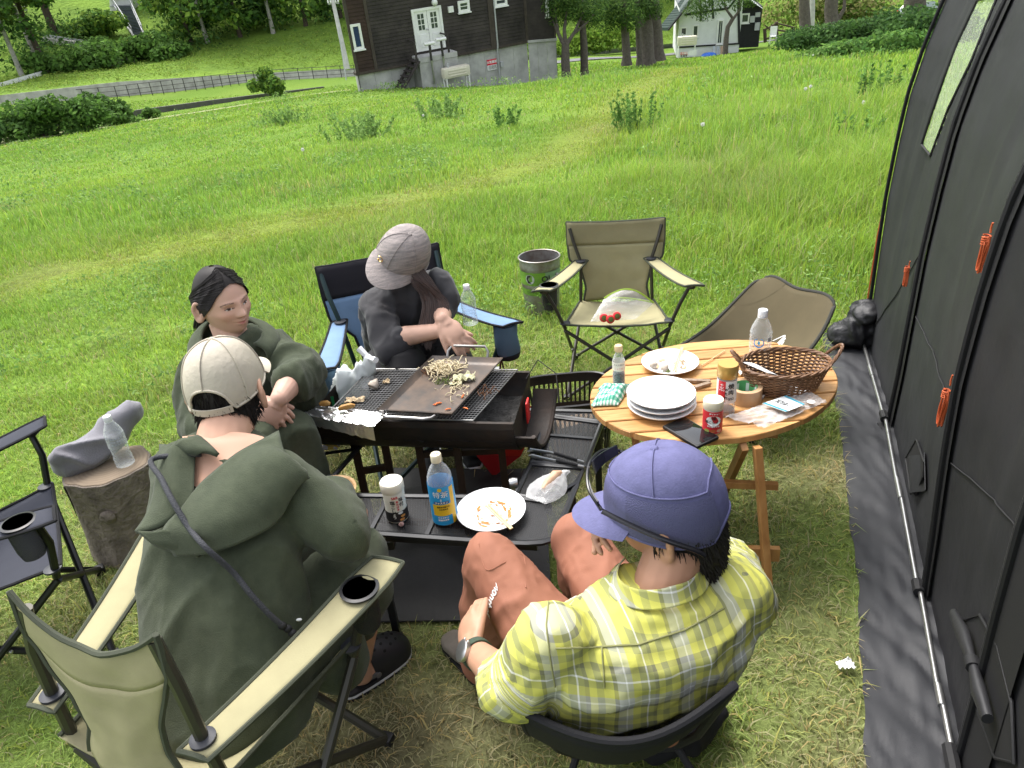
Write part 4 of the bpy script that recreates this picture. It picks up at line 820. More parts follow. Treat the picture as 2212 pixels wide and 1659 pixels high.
for i in range(4):
    b = MB(); NU_, NV_ = (60, 220) if i == 3 else (22, 60); P_ = [[tentpt(i+u/(NU_-1)*.9999, v/(NV_-1)) for v in range(NV_)] for u in range(NU_)]
    base = len(b.v); b.v = [tuple(p) for r_ in P_ for p in r_]; wm_v = []
    for u in range(NU_-1):
        for v in range(NV_-1):
            f_ = (u*NV_+v, (u+1)*NV_+v, (u+1)*NV_+v+1, u*NV_+v+1)
            c_ = (P_[u][v]+P_[u+1][v+1])/2
            if i == 3 and inpoly(*proj(c_), WPOLY): wm.add([P_[u][v], P_[u+1][v], P_[u+1][v+1], P_[u][v+1]], [(0, 1, 2, 3)])
            else: b.f.append(f_); b.mi.append(0)
    b.build('side_panel', TF2 if i < 2 else TFAB, tent, angle=0)
bmw = wm.build('clear_window', film('window_film_mat', (.55, .6, .5), .10, .1), tent, angle=0)

far = MB(); far.sheet(lambda u, v: (lambda a: a+TIN*((3.1-2*(a-V((TB[1][0], TB[1][1], 0))).dot(TIN)+2*(V((TB[0][0], TB[0][1], 0))-V((TB[1][0], TB[1][1], 0))).dot(TIN)*0)))(tentpt(1+u*3*.999, v)), 24, 30)
far.build('far_side_panel', TFAB, tent, angle=0)
for t_ in (3.999,):
    o = MB(); o.sheet(lambda u, v: (lambda a, b_: lerp(a, b_, u))(tentpt(t_, v*.999), tentpt(t_, v*.999)+TIN*.9) if v < .6 else lerp(tentpt(t_, v*.999), tentpt(t_, .999), u), 6, 20); 
def rib(s, r_, mt, t1=1., name='pole_sleeve', off=.012): return MB().tube([tentpt(s, t*t1/40, off) for t in range(41)], r_, 8, flat=.7).build(name, mt, tent)
for s_ in (1., 2., 3.): 
    rib(s_*.99999, .012, BLK); rib(s_*.99999+.03, .006, mat('zip_mat', (.035, .035, .037), .45, bump=1., bscale=260, bdist=.004), name='zip', off=.014)
    b = MB(); b.sheet(lambda u, v: tentpt(s_-.05+u*.05, v, .010), 3, 40); b.build('zip_flap', BLK, tent)
rib(3.999, .009, BLK); 
for a, b_, c_ in ((3.1, 3.95, .36), (2.1, 2.95, .3), (1.1, 1.95, .34)):   # diagonal seams
    MB().tube([tentpt(a+(b_-a)*k/14, lerp(.02 if a > 2.5 else .16, c_*.62, 1-k/14), .003) for k in range(15)], .0022, 5).build('seam', BLK, tent)
# base pole, sleeves, ties, skirt
def footp(s, out=.0, z=.045): i = min(int(s), 3); q = s-i; f_ = TB[i]+(TB[i+1]-TB[i])*q; return V((f_[0], f_[1], z))-TIN*out
STEEL = mat('steel_mat', (.55, .55, .54), .3, .9, var=.3, vscale=30)
for a, b_ in ((0, 1.3), (1.32, 1.98), (2.03, 2.5), (2.52, 2.98), (3.02, 3.96)):
    MB().tube([footp(a, .035), footp(b_, .03)], .0075, 10).build('base_pole', STEEL, tent)
for s_ in (1.3, 2.5, 3.5, .8): MB().tube([footp(s_-.06, .033), footp(s_+.06, .033)], .0098, 10).build('pole_joint', STEEL, tent)
for s_ in (2., 3., 1.0):
    MB().tube([footp(s_-.03, .034), footp(s_+.03, .034)], .017, 8).build('tie', BLK, tent); p = footp(s_-.02, .05, .02); MB().beam(p, p+V((-.01, -.09, -.005)), .016, .004).build('tie_strap', BLK, tent)
SK = [(np.array([-.25, -1.6]), TB[0]), (np.array([.767, 1.057]), TB[1]), (np.array([1.033, 1.67]), TB[2]), (np.array([1.398, 2.617]), TB[3]), (np.array([1.671, 3.45]), TB[4])]
def skirt(u, v):
    s = u*4; i = min(int(s), 3); q = s-i; a = SK[i][0]+(SK[i+1][0]-SK[i][0])*q; b_ = SK[i][1]+(SK[i+1][1]-SK[i][1])*q; p = a+(b_-a)*v
    h = .014+.017*abs(noise.noise(V((p[0]*9+p[1]*2, p[1]*3, 2))))+.012*abs(noise.noise(V((p[0]*24, p[1]*9, 7))))
    return (p[0]+.012*noise.noise(V((s*6, 0, 1)))*(1-v), p[1], h*(.6+.6*v))
tsk = MB(); tsk.sheet(skirt, 170, 22); tsk.build('ground_skirt', mat('skirt_mat', (.026, .027, .031), .6, var=.25, vscale=5, bump=.3, bscale=380, bdist=.0015), tent, angle=0)
# floor inside
fl = MB(); fl.sheet(lambda u, v: (lambda p: (p.x, p.y, .012))(footp(u*3.99)+TIN*(.02+2.9*v)), 10, 6); fl.build('tent_floor', TF2, tent)
# mesh vents with flaps
bt = BVHTree.FromPolygons([tentpt(i/40*3.999, j/40) for i in range(41) for j in range(41)], [(i*41+j, (i+1)*41+j, (i+1)*41+j+1, i*41+j+1) for i in range(40) for j in range(40)])
def TP(px, py, off=.008):
    d = v3(ray(px, py)).normalized(); h = bt.ray_cast(v3(CAM), d); return (h[0]-TIN*off) if h[0] else v3(PD(px, py, 2))
def vent(o_, flap):
    b = MB(); n_ = len(o_); pts = [TP(*q) for q in o_]; b.add(pts, [tuple(range(n_))]); b.build('vent_mesh', mat('mesh_dark_mat', (.008, .008, .008), .9), tent, smooth=False)
    MB().tube(pts+[pts[0]], .004, 6).build('vent_rim', BLK, tent)
    if flap:
        P_ = [TP(*q, .03) for q in flap]; MB().tube(P_, [.013, .02, .011, .019, .014][:len(P_)], 12, flat=.8).build('rolled_flap', tentmat('flap_mat', (.028, .028, .030), .45), tent)
        m_ = P_[2]; MB().tube([P_[1]*.15+m_*.85, m_*.85+P_[3]*.15], .016, 10).build('flap_strap', BLK, tent)
vent([(2090, 1340), (2125, 1330), (2165, 1400), (2195, 1520), (2200, 1650), (2160, 1640), (2115, 1520)], [(2090, 1330), (2112, 1375), (2135, 1440), (2150, 1500), (2170, 1560)])
vent([(1962, 990), (1985, 950), (2003, 1000), (2000, 1030), (1985, 1070), (1972, 1060)], None)
fb = MB(); fb.sheet(lambda u, v: TP(lerp(1975, 2004, u)+2*v, lerp(990, 1070, v)-12*u, .012+.012*sin(u*6)), 10, 8, thick=.002); fb.build('vent_flap', TFAB, tent)
ORG = mat('orange_cord_mat', (.62, .12, .035), .7, var=.5, vscale=400)
_wp = [TP(x, y, .004) for x, y in WPOLY if y > -60]
MB().tube(_wp[4:]+_wp[:5], .005, 6).build('window_hem', BLK, tent)
def coil(px, py, hgt, label, seed):
    c = TP(px, py, .02); t = thing('guy_rope', c-V((0, 0, hgt*.5)), label, 'rope', 'orange guy ropes on the tent'); r_ = random.Random(seed); b = MB(); up = V((0, 0, 1)); pts = []
    for k in range(90):
        a = k/90*2*pi*5; w_ = .013+.005*sin(k*.7+seed); pts.append(c+up*(cos(a)*hgt*.5*(.8+.2*sin(k*.31)))+TAX*(sin(a)*w_)-TIN*(.004+.006*sin(a*.37+1)))
    b.tube(pts, .0021, 5).build('loops', ORG, t); w2 = [c+up*(hgt*.22+.0007*k)+TAX*(cos(k*pi/4)*.009)-TIN*(.006+.009*sin(k*pi/4)) for k in range(34)]; MB().tube(w2, .0021, 5).build('wrap', ORG, t)
    MB().tube([c+up*hgt*.5, c+up*hgt*.62+TAX*.004, c+up*hgt*.75], .0025, 5).build('tail', ORG, t)
coil(1972, 598, .085, 'orange coiled guy rope on the zip nearest the far tent edge', 1); coil(2150, 548, .10, 'orange guy rope hanging high at the right picture edge', 2); coil(2060, 880, .13, 'largest orange guy rope bundle low on the middle zip', 3)
t = thing('guy_line', footp(3.97), 'orange cord running up the far tent corner', 'rope'); MB().tube([tentpt(3.999, .02, .02), tentpt(3.999, .08, .025), tentpt(3.999, .17, .022), tentpt(3.999, .26, .012)], .004, 6).build('cord', ORG, t)
sk = thing('stuff_sack', PZ(1850, 735), 'black bundled sack at the far foot of the tent', 'sack'); b = MB(); c = v3(PZ(1852, 730, .06))
for q in ((0, 0, .03, .11, .08, .09), (-.06, .02, .02, .08, .07, .06), (.05, .05, .08, .09, .08, .1), (.02, -.02, .13, .06, .06, .06)): b.ball(c+V(q[:3]), q[3:], 14, 9)
me = remesh(b, .012, 3); fold(me, .02, 16, seed=3); fol(me, 'sack', mat('sack_mat', (.012, .012, .014), .5, bump=.3, bscale=60), sk)
# ================================================================== GROUND MAT, STUMP
mt_ = MB(); M4 = [V((p[0], p[1], 0)) for p in MAT_POLY]
mt_.sheet(lambda u, v: (lambda p: (p.x, p.y, .012+.006*noise.noise(p*5)))(lerp(lerp(M4[0], M4[1], u), lerp(M4[3], M4[2], u), v)), 24, 24, thick=.006)
o = mt_.build('rubber_mat', mat('rubber_mat_mat', (.035, .034, .034), .7, var=.35, vscale=6, bump=.5, bscale=45, bdist=.004), loc=(M4[3].x, M4[3].y, 0)); tag(o, 'thin black rubber mat on the grass under the grill', 'mat')
sp = V((-1.472, 2.19, 0)); stp = thing('tree_stump', sp, 'sawn log stump used as a side table at the left', 'stump'); SH = .355
def rstump(a, z): return 1+.06*sin(2*a+1)+.035*sin(5*a+2)+.02*sin(11*a+z*7)
MB().lathe([(.148, -.02), (.146, .02), (.139, .12), (.136, .24), (.138, .33), (.136, SH), (.126, SH+.002)], sp, n=64, rfun=rstump).build('bark', mat('stump_bark_mat', (.25, .21, .17), .95, var2=(.11, .09, .075), vscale=14, bump=1., bscale=60, bdist=.012), stp)
def ringmat():
    m = mat('endgrain_mat', (.30, .23, .155), .9); t = m.node_tree; n = t.nodes; L = t.links.new; tc = n.new('ShaderNodeTexCoord'); wv = n.new('ShaderNodeTexWave'); wv.wave_type = 'RINGS'; wv.rings_direction = 'Z'; wv.inputs['Scale'].default_value = 22; wv.inputs['Distortion'].default_value = 1.5; wv.inputs['Detail'].default_value = 3
    nz = n.new('ShaderNodeTexNoise'); nz.inputs['Scale'].default_value = 14; mx = n.new('ShaderNodeMix'); mx.data_type = 'RGBA'; mx.inputs[6].default_value = (.22, .17, .12, 1); mx.inputs[7].default_value = (.16, .12, .08, 1); ad = n.new('ShaderNodeMath'); ad.operation = 'MULTIPLY'; L(tc.outputs['Object'], wv.inputs['Vector']); L(tc.outputs['Object'], nz.inputs['Vector']); L(wv.outputs['Fac'], ad.inputs[0]); L(nz.outputs[0], ad.inputs[1]); L(ad.outputs[0], mx.inputs[0]); L(mx.outputs[2], n['Principled BSDF'].inputs['Base Color']); return m
MB().lathe([(.131, SH), (.128, SH+.004), (.06, SH+.004), (0, SH+.004)], sp, n=64, rfun=rstump).build('sawn_top', ringmat(), stp)
MB().ball(sp+V((.02, -.138, .23)), (.028, .016, .026), 12, 8).build('knot', MATS['stump_bark_mat'], stp)
for k in range(3): p = sp+V((-.1+k*.09, -.11+.02*k, SH-.03)); MB().tube([p+V((0, -.0, .03)), p+V((.01, -.012, -.03)), p+V((.005, -.01, -.09))], [.003, .0025, .001], 5).build('crack', mat('crack_mat', (.02, .015, .012), .95), stp)
# ================================================================== FOLDING ARMCHAIRS
def piping(pts, r, mt, name, parent): return MB().tube(pts, r, 6).build(name, mt, parent)
def camp_chair(name, label, loc, face, col, dims, pipe, tube_c, group='folding armchairs', top_col=None, cup=None, cup_side=(-1, 1), pouch=None, tr=.0085, seat_sag=.03, back_skew=0., no_back_center=False, open_cup=False, scale=1., cupR=True):
    d = dict(sf=.22, sfy=.2, sfz=.385, sb=.18, sby=-.2, sbz=.335, ar=.17, ary=-.2, arz=.54, af=.30, afy=.2, afz=.57, bt=.215, bty=-.3, btz=.73, waist=.15, foot=.24, fy=.22, topsag=.012); d.update(dims)
    t = thing(name, (loc[0], loc[1], 0), label, 'chair', group); F = frame((face[0], face[1], 0)); O = V((loc[0], loc[1], 0)); T = lambda x, y, z: O+F @ V((x*scale, y*scale, z*scale))
    fab = col; PM, TM = pipe, tube_c
    def seat(u, v):
        x0 = lerp(d['sb'], d['sf'], v); y = lerp(d['sby']-.02, d['sfy'], v); z = lerp(d['sbz'], d['sfz'], v)-seat_sag*(1-(2*u-1)**2)*(.5+sin(pi*v)*.8)
        return T(lerp(-x0, x0, u), y, z+.003*noise.noise(V((u*7, v*7, loc[0]*3))))
    s = MB(); s.sheet(seat, 19, 15, thick=.004); so_ = s.build('seat', fab, t, angle=0)
    piping([seat(k/18, 1) for k in range(19)], .0055, PM, 'seat_edge', t); 
    for sd_ in (0, 1): piping([seat(sd_, k/14) for k in range(15)], .0055, PM, 'seat_edge', t)
    def hw(v): return np.interp(v, [0, .18, .38, .55, .75, 1], [d.get('w0', d['sb']*.92), d['waist'], d['waist']*1.12, d['bt']*d.get('bk', .97), d['bt'], d['bt']])
    def back(u, v):
        x = lerp(-1, 1, u)*hw(v); y = lerp(d['sby']-.02, d['bty'], v)-.035*(1-(2*u-1)**2)*(1-.55*v); z = lerp(d['sbz']-.01, d['btz'], v)-d['topsag']*(1-(2*u-1)**2)*v+back_skew*(2*u-1)*v
        return T(x, y+.006*noise.noise(V((u*5, v*6, loc[1]*5))), z)
    b1 = MB(); b1.sheet(lambda u, v: back(u, v*.72), 19, 17, thick=.004); b1.build('backrest', fab, t, angle=0)
    b2 = MB(); b2.sheet(lambda u, v: back(u, .72+v*.28), 19, 8, thick=.006); b2.build('top_band', top_col or fab, t, angle=0)
    piping([back(0, k/24) for k in range(25)]+[back(k/18, 1) for k in range(19)]+[back(1, 1-k/24) for k in range(25)], .006, PM, 'back_edge', t)
    for sd_ in (-1, 1):
        bp_ = [T(sd_*d['sb'], d['sby'], d['sbz']-.05), T(sd_*d['ar'], d['ary'], d['arz']), T(sd_*lerp(d['ar'], d['bt'], .5), lerp(d['ary'], d['bty'], .45), lerp(d['arz'], d['btz'], .5)), T(sd_*(d['bt']-.014), d['bty']+.004, d['btz']-.03)]
        MB().tube(bp_, tr, 8).build('back_post', TM, t)
        fpz = [T(sd_*d['sf'], d['sfy']-.02, d['sfz']-.03), T(sd_*lerp(d['sf'], d['af'], .45), d['sfy']+.005, lerp(d['sfz'], d['afz'], .5)), T(sd_*(d['af']-.02), d['afy']+.0, d['afz']-.03), T(sd_*d['af'], d['afy']+.03, d['afz']-.012)]
        MB().tube(fpz, tr, 8).build('front_post', TM, t)
        aw = .045
        def arm(u, v):
            c_ = T(sd_*lerp(d['ar'], d['af'], v), lerp(d['ary']-.03, d['afy']+.05, v), lerp(d['arz'], d['afz'], v)+.004-.012*sin(pi*v)); x_ = F @ V((1, 0, 0)); w_ = aw*scale*(.75+.35*v if v < .9 else 1.065-.9*(v-.9)*2)
            return c_+x_*((2*u-1)*w_)-V((0, 0, .004*(2*u-1)**2))
        a = MB(); a.sheet(arm, 7, 17, thick=.006); ao = a.build('armrest', fab, t, angle=0)
        piping([arm(0, k/16) for k in range(17)]+[arm(k/6, 1) for k in range(1, 7)]+[arm(1, 1-k/16) for k in range(17)]+[arm(1-k/6, 0) for k in range(1, 7)], .005, PM, 'armrest_edge', ao)
        for p in (T(sd_*d['ar'], d['ary'], d['arz']+.005), T(sd_*d['sf'], d['sfy']-.02, d['sfz']-.004)): MB().lathe([(.024*scale, 0), (.024*scale, .006), (.012*scale, .009), (0, .009)], p, n=18).build('grommet', mat('grommet_mat', (.025, .027, .035), .45), t)
        if cup and sd_ in cup_side:
            cpt = arm(.5, .82); 
            MB().lathe([(.042, .0), (.044, .006), (.037, .008), (.036, .0)], cpt+V((0, 0, -.002)), n=26, sx=scale, sy=scale).build('cup_rim', mat('cup_rim_mat', (.02, .02, .022), .4), ao)
            MB().lathe([(0, .004), (.037, .004)], cpt, n=24).build('cup_dark_disc', mat('cup_dark_mat', (.012, .012, .011), .9, var2=(.05, .05, .04), vscale=160), ao)  # no real hole: dark disc paints in the shaded inside of the cup
            MB().lathe([(.037, 0), (.036, -.03), (.034, -.08), (.028, -.11)], cpt, n=22).build('cup_net', cup, ao)
        if pouch and sd_ in pouch[1]:
            cpt = arm(.5, .9)+V((0, 0, -.01)); b = MB(); b.lathe([(.047, 0), (.046, -.05), (.05, -.11), (.045, -.125)], cpt, n=18, rfun=lambda a_, z: 1+.05*sin(3*a_+z*40)); b.build('cup_pouch', pouch[0], ao)
            MB().lathe([(.047, -.118), (.05, -.125), (.046, -.14), (.03, -.138)], cpt, n=18).build('pouch_hem', PM, ao)
    f = d['foot']; fy = d['fy']; ft = [T(-f, fy, .0), T(f, fy, .0), T(-f*.92, -fy, .0), T(f*.92, -fy, .0)]
    sc_ = [T(-d['sf'], d['sfy']-.02, d['sfz']-.03), T(d['sf'], d['sfy']-.02, d['sfz']-.03), T(-d['sb'], d['sby'], d['sbz']-.05), T(d['sb'], d['sby'], d['sbz']-.05)]
    for i, j in ((0, 1), (1, 0), (2, 3), (3, 2), (0, 2), (2, 0), (1, 3), (3, 1)):
        MB().tube([ft[i]+V((0, 0, .015)), sc_[j]+(V((0, 0, -.01)))], tr, 8).build('leg', TM, t)
    for i in range(4): MB().box(ft[i]+V((0, 0, .014)), (.034, .034, .028), F, bev=.006).build('foot', mat('black_plastic_mat', (.014, .014, .015), .5), t)
    for i, j in ((0, 1), (2, 3), (0, 2), (1, 3)): MB().ball((ft[i]+sc_[j]+ft[j]+sc_[i])/4, .006, 8, 6).build('rivet', STEEL, t)
    return t, seat, T
def fabric(name, c, rough=.8, bump=.35): return mat(name, c, rough, var=.16, vscale=9, bump=bump, bscale=300, bdist=.0012, spec=.3)
KH = fabric('khaki_fabric_mat', (.35, .32, .185)); KHD = fabric('khaki_dark_fabric_mat', (.28, .255, .145)); KHP = fabric('khaki_piping_mat', (.065, .072, .05)); TUB = mat('olive_tube_mat', (.055, .052, .042), .4, .4)
NET = film('net_mat', (.012, .012, .012), .62, .8)
camp_chair('folding_armchair', 'empty khaki folding armchair facing the grill from the far side', (.53, 3.16), (-.16, -.98), KH, dict(sf=.235, bt=.235, btz=.735, bty=-.24, af=.33), KHP, TUB, top_col=KHD, cup=NET, cup_side=(1,))
kch, kseat, kT = camp_chair('folding_armchair', 'khaki folding armchair in the left foreground under the man in the green robe', (-.72, 1.125), (.36, .93), KH, dict(sf=.24, sb=.2, ar=.185, af=.32, afy=.23, ary=-.2, arz=.56, afz=.6, btz=.825, bt=.165, bty=-.19, waist=.095, w0=.12, bk=.8, topsag=.075, sbz=.46, sfz=.41), KHP, TUB, top_col=KH, cup=NET, cup_side=(1,), seat_sag=.1, back_skew=-.01, tr=.0125)
BL = fabric('blue_fabric_mat', (.17, .27, .42)); BLD = fabric('blue_dark_fabric_mat', (.022, .02, .025)); BKP = fabric('black_piping_mat', (.012, .012, .014))
camp_chair('folding_armchair', 'light blue folding armchair with a black top band under the woman in the cap', (-.40, 2.62), (.35, -.94), BL, dict(sf=.25, bt=.26, btz=.82, bty=-.3, af=.36, afz=.62, arz=.6, ar=.22), BKP, mat('green_tube_mat', (.012, .03, .032), .4, .3), top_col=BLD, pouch=(fabric('blue_pouch_mat', (.10, .17, .24)), (-1, 1)), tr=.010)
NV = fabric('navy_fabric_mat', (.035, .038, .052)); 
camp_chair('folding_armchair', 'empty black folding armchair cut by the left picture edge', (-1.62, 1.72), (.86, .5), NV, dict(sf=.25, bt=.26, btz=.8, af=.31, afz=.6, arz=.58, sfz=.40, sbz=.35), BKP, mat('black_tube_mat', (.010, .010, .011), .3, .3), cup=NET, cup_side=(1,), tr=.011)
# ================================================================== BLACK MESH TABLE AROUND THE GRILL
TZ = .43
def meshmat():
    m = mat('mesh_table_mat', (.012, .0125, .014), .5, .2); t = m.node_tree; n = t.nodes; L = t.links.new; tc = n.new('ShaderNodeTexCoord'); mp = n.new('ShaderNodeMapping'); mp.inputs['Scale'].default_value = (1, 1, 0); mp.inputs['Rotation'].default_value = (0, 0, .7)
    w1 = n.new('ShaderNodeTexChecker'); w1.inputs['Scale'].default_value = 300; L(tc.outputs['Object'], mp.inputs[0]); L(mp.outputs[0], w1.inputs['Vector'])
    mr = n.new('ShaderNodeMapRange'); mr.inputs[3].default_value = 1; mr.inputs[4].default_value = .45; L(w1.outputs['Fac'], mr.inputs[0]); L(mr.outputs[0], n['Principled BSDF'].inputs['Alpha']); return m
MSH = meshmat(); FRM = mat('table_frame_mat', (.022, .023, .025), .35, .3)
tb = thing('mesh_table', PZ(990, 1120, 0), 'black wire mesh table set around the grill', 'table')
def panel(pts, divs=(), rnd=None):
    P_ = [v3(PZ(*p, TZ)) for p in pts]; c = sum(P_, V((0, 0, 0)))/len(P_); k = len(P_)
    if rnd is not None:
        a, b_, d = P_[rnd-1], P_[rnd], P_[(rnd+1) % k]; e0 = lerp(b_, a, .16); e1 = lerp(b_, d, .22); P_ = P_[:rnd]+[lerp(lerp(e0, b_, q), lerp(b_, e1, q), q) for q in (0, .25, .5, .75, 1)]+P_[rnd+1:]; k = len(P_)
    m_ = MB(); m_.add([c]+P_, [(0, i+1, (i+1) % k+1) for i in range(k)]); m_.build('mesh_panel', MSH, tb, smooth=False)
    f_ = MB().tube([p+V((0, 0, .001)) for p in P_+[P_[0], P_[1]]], .0075, 6, flat=1.4).build('panel_frame', FRM, tb)
    for a, b_ in divs: MB().beam(v3(PZ(*a, TZ))+V((0, 0, .003)), v3(PZ(*b_, TZ))+V((0, 0, .003)), .012, .006).build('panel_bar', FRM, tb, smooth=False)
    return P_
n_ = panel([(700, 1070), (1112, 1075), (1180, 1085), (1245, 1050), (1192, 1180), (772, 1150), (690, 1145)], [((842, 1071), (800, 1151)), ((960, 1073), (922, 1158))], 4)
panel([(1147, 1003), (1262, 1012), (1245, 1046), (1176, 1080), (1114, 1070)], ())
panel([(1178, 900), (1300, 915), (1264, 1008), (1149, 999)], [((1168, 940), (1288, 950))]); panel([(1060, 884), (1308, 890), (1302, 912), (1180, 897), (1068, 893)], [((1180, 886), (1182, 897))])
panel([(742, 905), (830, 905), (720, 1030), (600, 1040), (640, 985)], [((650, 988), (770, 972))])
for a, b_ in (((690, 1150), (1160, 1178)),): MB().beam(v3(PZ(*a, TZ-.015)), v3(PZ(*b_, TZ-.015)), .01, .03).build('apron', FRM, tb, smooth=False)
for x, y in ((812, 1160), (1235, 1065), (1170, 905), (650, 1030), (1290, 925)):
    p = v3(PZ(x, y, TZ-.02)); MB().beam(p, (p.x, p.y, .01), .022, .022, bev=.003).build('leg', FRM, tb, smooth=False); MB().box((p.x, p.y, .012), (.03, .03, .024), bev=.004).build('foot', BLK, tb)
p = v3(PZ(805, 1157, TZ-.012)); MB().box(p+V((0, -.008, 0)), (.075, .01, .016), bev=.003).build('latch', STEEL, tb); MB().box(p+V((.01, .01, -.04)), (.09, .03, .03), bev=.004).build('hinge_bracket', FRM, tb)
p = v3(PZ(1110, 1050, TZ)); MB().lathe([(.014, -.012), (.017, 0), (.014, .012)], p+V((0, 0, .012)), Matrix.Rotation(pi/2, 3, 'Y'), 14).build('clip', STEEL, tb); MB().box(p+V((0, -.01, -.01)), (.02, .004, .04)).build('clip_plate', STEEL, tb)
# ================================================================== GRILL
IRON = mat('grill_iron_mat', (.013, .0125, .012), .6, .3, var2=(.035, .022, .015), vscale=14, bump=.4, bscale=60, bdist=.003)
gr = thing('barbecue_grill', PZ(900, 1130, 0), 'black half drum charcoal grill on angle iron legs', 'grill')
GX_ = V((.977, -.214, 0)).normalized(); GY_ = V((.214, .977, 0)).normalized(); GC = V((-.295, 2.07, 0)); G = lambda a, b_, z: GC+GX_*a+GY_*b_+V((0, 0, z))
b = MB(); b.sheet(lambda u, v: G(lerp(-.34, .33, v), cos(pi*u)*.165, .582-sin(pi*u)*.165), 26, 12, thick=-.005); b.build('drum', IRON, gr)
for a_ in (-.34, .33): e = MB(); e.add([G(a_, cos(pi*k/16)*.165, .582-sin(pi*k/16)*.165) for k in range(17)], [tuple(range(17))]); e.build('end_plate', IRON, gr, smooth=False)
for s_ in (-1, 1): MB().beam(G(-.34, s_*.167, .58), G(.33, s_*.167, .58), .012, .022).build('rim', IRON, gr, smooth=False)
b = MB(); b.sheet(lambda u, v: G(lerp(.34, .42, v)*(1-.08*u), .0+cos(pi*(u*.74+.13))*.165, .60-sin(pi*(u*.74+.13))*.165), 26, 6, thick=.006); cr = b.build('side_shield', IRON, gr)
MB().tube([G(.42*(1-.08*k/20), .0+cos(pi*(k/20*.74+.13))*.165, .60-sin(pi*(k/20*.74+.13))*.165) for k in range(21)], .007, 8).build('shield_rim', IRON, gr)
MB().tube([G(.33, .1, .60), G(.37, .12, .66), G(.43, .1, .62), G(.44, .06, .54)], .0022, 6).build('wire_handle', DM, gr)
MB().box(G(.342, .02, .525), (.006, .045, .075), frame(GY_), bev=.002).build('red_tag', mat('red_tag_mat', (.75, .03, .03), .4), gr)
b = MB(); b.sheet(lambda u, v: G(lerp(-.33, .32, v), lerp(-.15, .15, u), .51+.012*noise.noise(V((u*20, v*30, 0)))), 14, 30); b.build('charcoal_bed', mat('charcoal_mat', (.012, .011, .010), .95, var2=(.05, .048, .045), vscale=40, bump=1., bscale=50, bdist=.02), gr)
def legv(x, y, z0, nm='leg', w_=.024): 
    p = v3(PZ(x, y, z0)); return MB().beam((p.x, p.y, 0.), p+V((0, 0, .05)), w_, w_, bev=.002).build(nm, mat('rusty_leg_mat', (.018, .014, .012), .7, .2, var2=(.06, .03, .018), vscale=10, bump=.3, bscale=60), gr), p
L_ = [legv(*q)[1] for q in ((762, 945, .44), (985, 955, .44), (826, 935, .44), (902, 950, .42), (1080, 940, .42))]
for a, b_, z_ in ((3, 4, .36), (1, 4, .12), (0, 2, .3), (3, 4, .10), (0, 1, .09)): p, q = L_[a], L_[b_]; MB().beam((p.x, p.y, z_), (q.x, q.y, z_), .016, .022).build('stretcher', MATS['rusty_leg_mat'], gr, smooth=False)
# wire net: real wires
nc = [v3(PZ(*q, .60)) for q in ((800, 797), (1118, 799), (1022, 908), (700, 900))]; nq = lambda u, v: lerp(lerp(nc[0], nc[1], u), lerp(nc[3], nc[2], u), v)
net = thing('grill_net', nq(.5, .5), 'rectangular steel wire net lying on the grill', 'grill net'); WIRE = mat('wire_mat', (.42, .41, .39), .4, .85, var=.5, vscale=20)
MB().tube([nq(0, 0), nq(1, 0), nq(1, 1), nq(0, 1), nq(0, 0)], .0028, 6).build('rim_wire', WIRE, net)
wb = MB()
for k in range(1, 44): wb.tube([nq(k/44, 0), nq(k/44, 1)], .00085, 4, cap=False)
for k in range(1, 26): wb.tube([nq(0, k/26)+V((0, 0, .0012)), nq(1, k/26)+V((0, 0, .0012))], .00085, 4, cap=False)
tag(wb.build('mesh_wires', WIRE, net), kind='stuff')
# griddle plate
pc = [v3(PZ(*q, .625)) for q in ((935, 779), (1088, 784), (978, 906), (815, 897))]; pq = lambda u, v, z=0.: lerp(lerp(pc[0], pc[1], u), lerp(pc[3], pc[2], u), v)+V((0, 0, z))
gp = thing('griddle_plate', pq(.5, .5), 'flat black steel griddle plate with leftover vegetables resting on the net', 'griddle'); PM_ = mat('griddle_mat', (.055, .053, .052), .42, .35, var2=(.15, .105, .075), vscale=11, bump=.25, bscale=50, bdist=.002)
def pl(u, v):
    e = max(abs(u-.5), abs(v-.5))*2; q = .06; z = 0 if e < 1-2*q*.8 else (e-(1-2*q*.8))*.2
    return pq(u, v, z)
b = MB(); b.sheet(pl, 33, 33, thick=.003); b.build('plate', PM_, gp)
HD = mat('handle_steel_mat', (.30, .29, .28), .35, .9)
MB().tube([pq(.22, .01, .01), pq(.22, -.03, .035), pq(.27, -.055, .05), pq(.73, -.055, .05), pq(.78, -.03, .035), pq(.78, .01, .01)], .005, 8).build('handle', HD, gp)
MB().tube([pq(.1, .99, .01), pq(.12, 1.05, .012), pq(.2, 1.075, .014), pq(.68, 1.075, .014), pq(.76, 1.05, .012), pq(.78, .99, .01)], .005, 8).build('handle', HD, gp)
def onp(px, py, z=.628): return v3(PZ(px, py, z))
r_ = random.Random(4)
def strand(c, n, rad, R0, mt, name, label, cat, h=.02, spread=1.):
    t = thing(name, c, label, cat); b = MB()
    for i in range(n):
        a = r_.uniform(0, 6.28); o = c+V((r_.gauss(0, 1)*R0*.45, r_.gauss(0, 1)*R0*.45*spread, r_.uniform(0, h))); L0 = r_.uniform(.5, 1.1)*R0; cu = r_.uniform(-3, 3); pts = []
        for k in range(6): aa = a+cu*(k/5-.5); pts.append(o+V((cos(aa), sin(aa), 0))*(L0*(k/5-.5))+V((0, 0, .006*sin(k*1.3+i)+.002)))
        b.tube(pts, rad*r_.uniform(.7, 1.2), 5)
    o = b.build('strands', mt, t); tag(o, kind='stuff'); return t
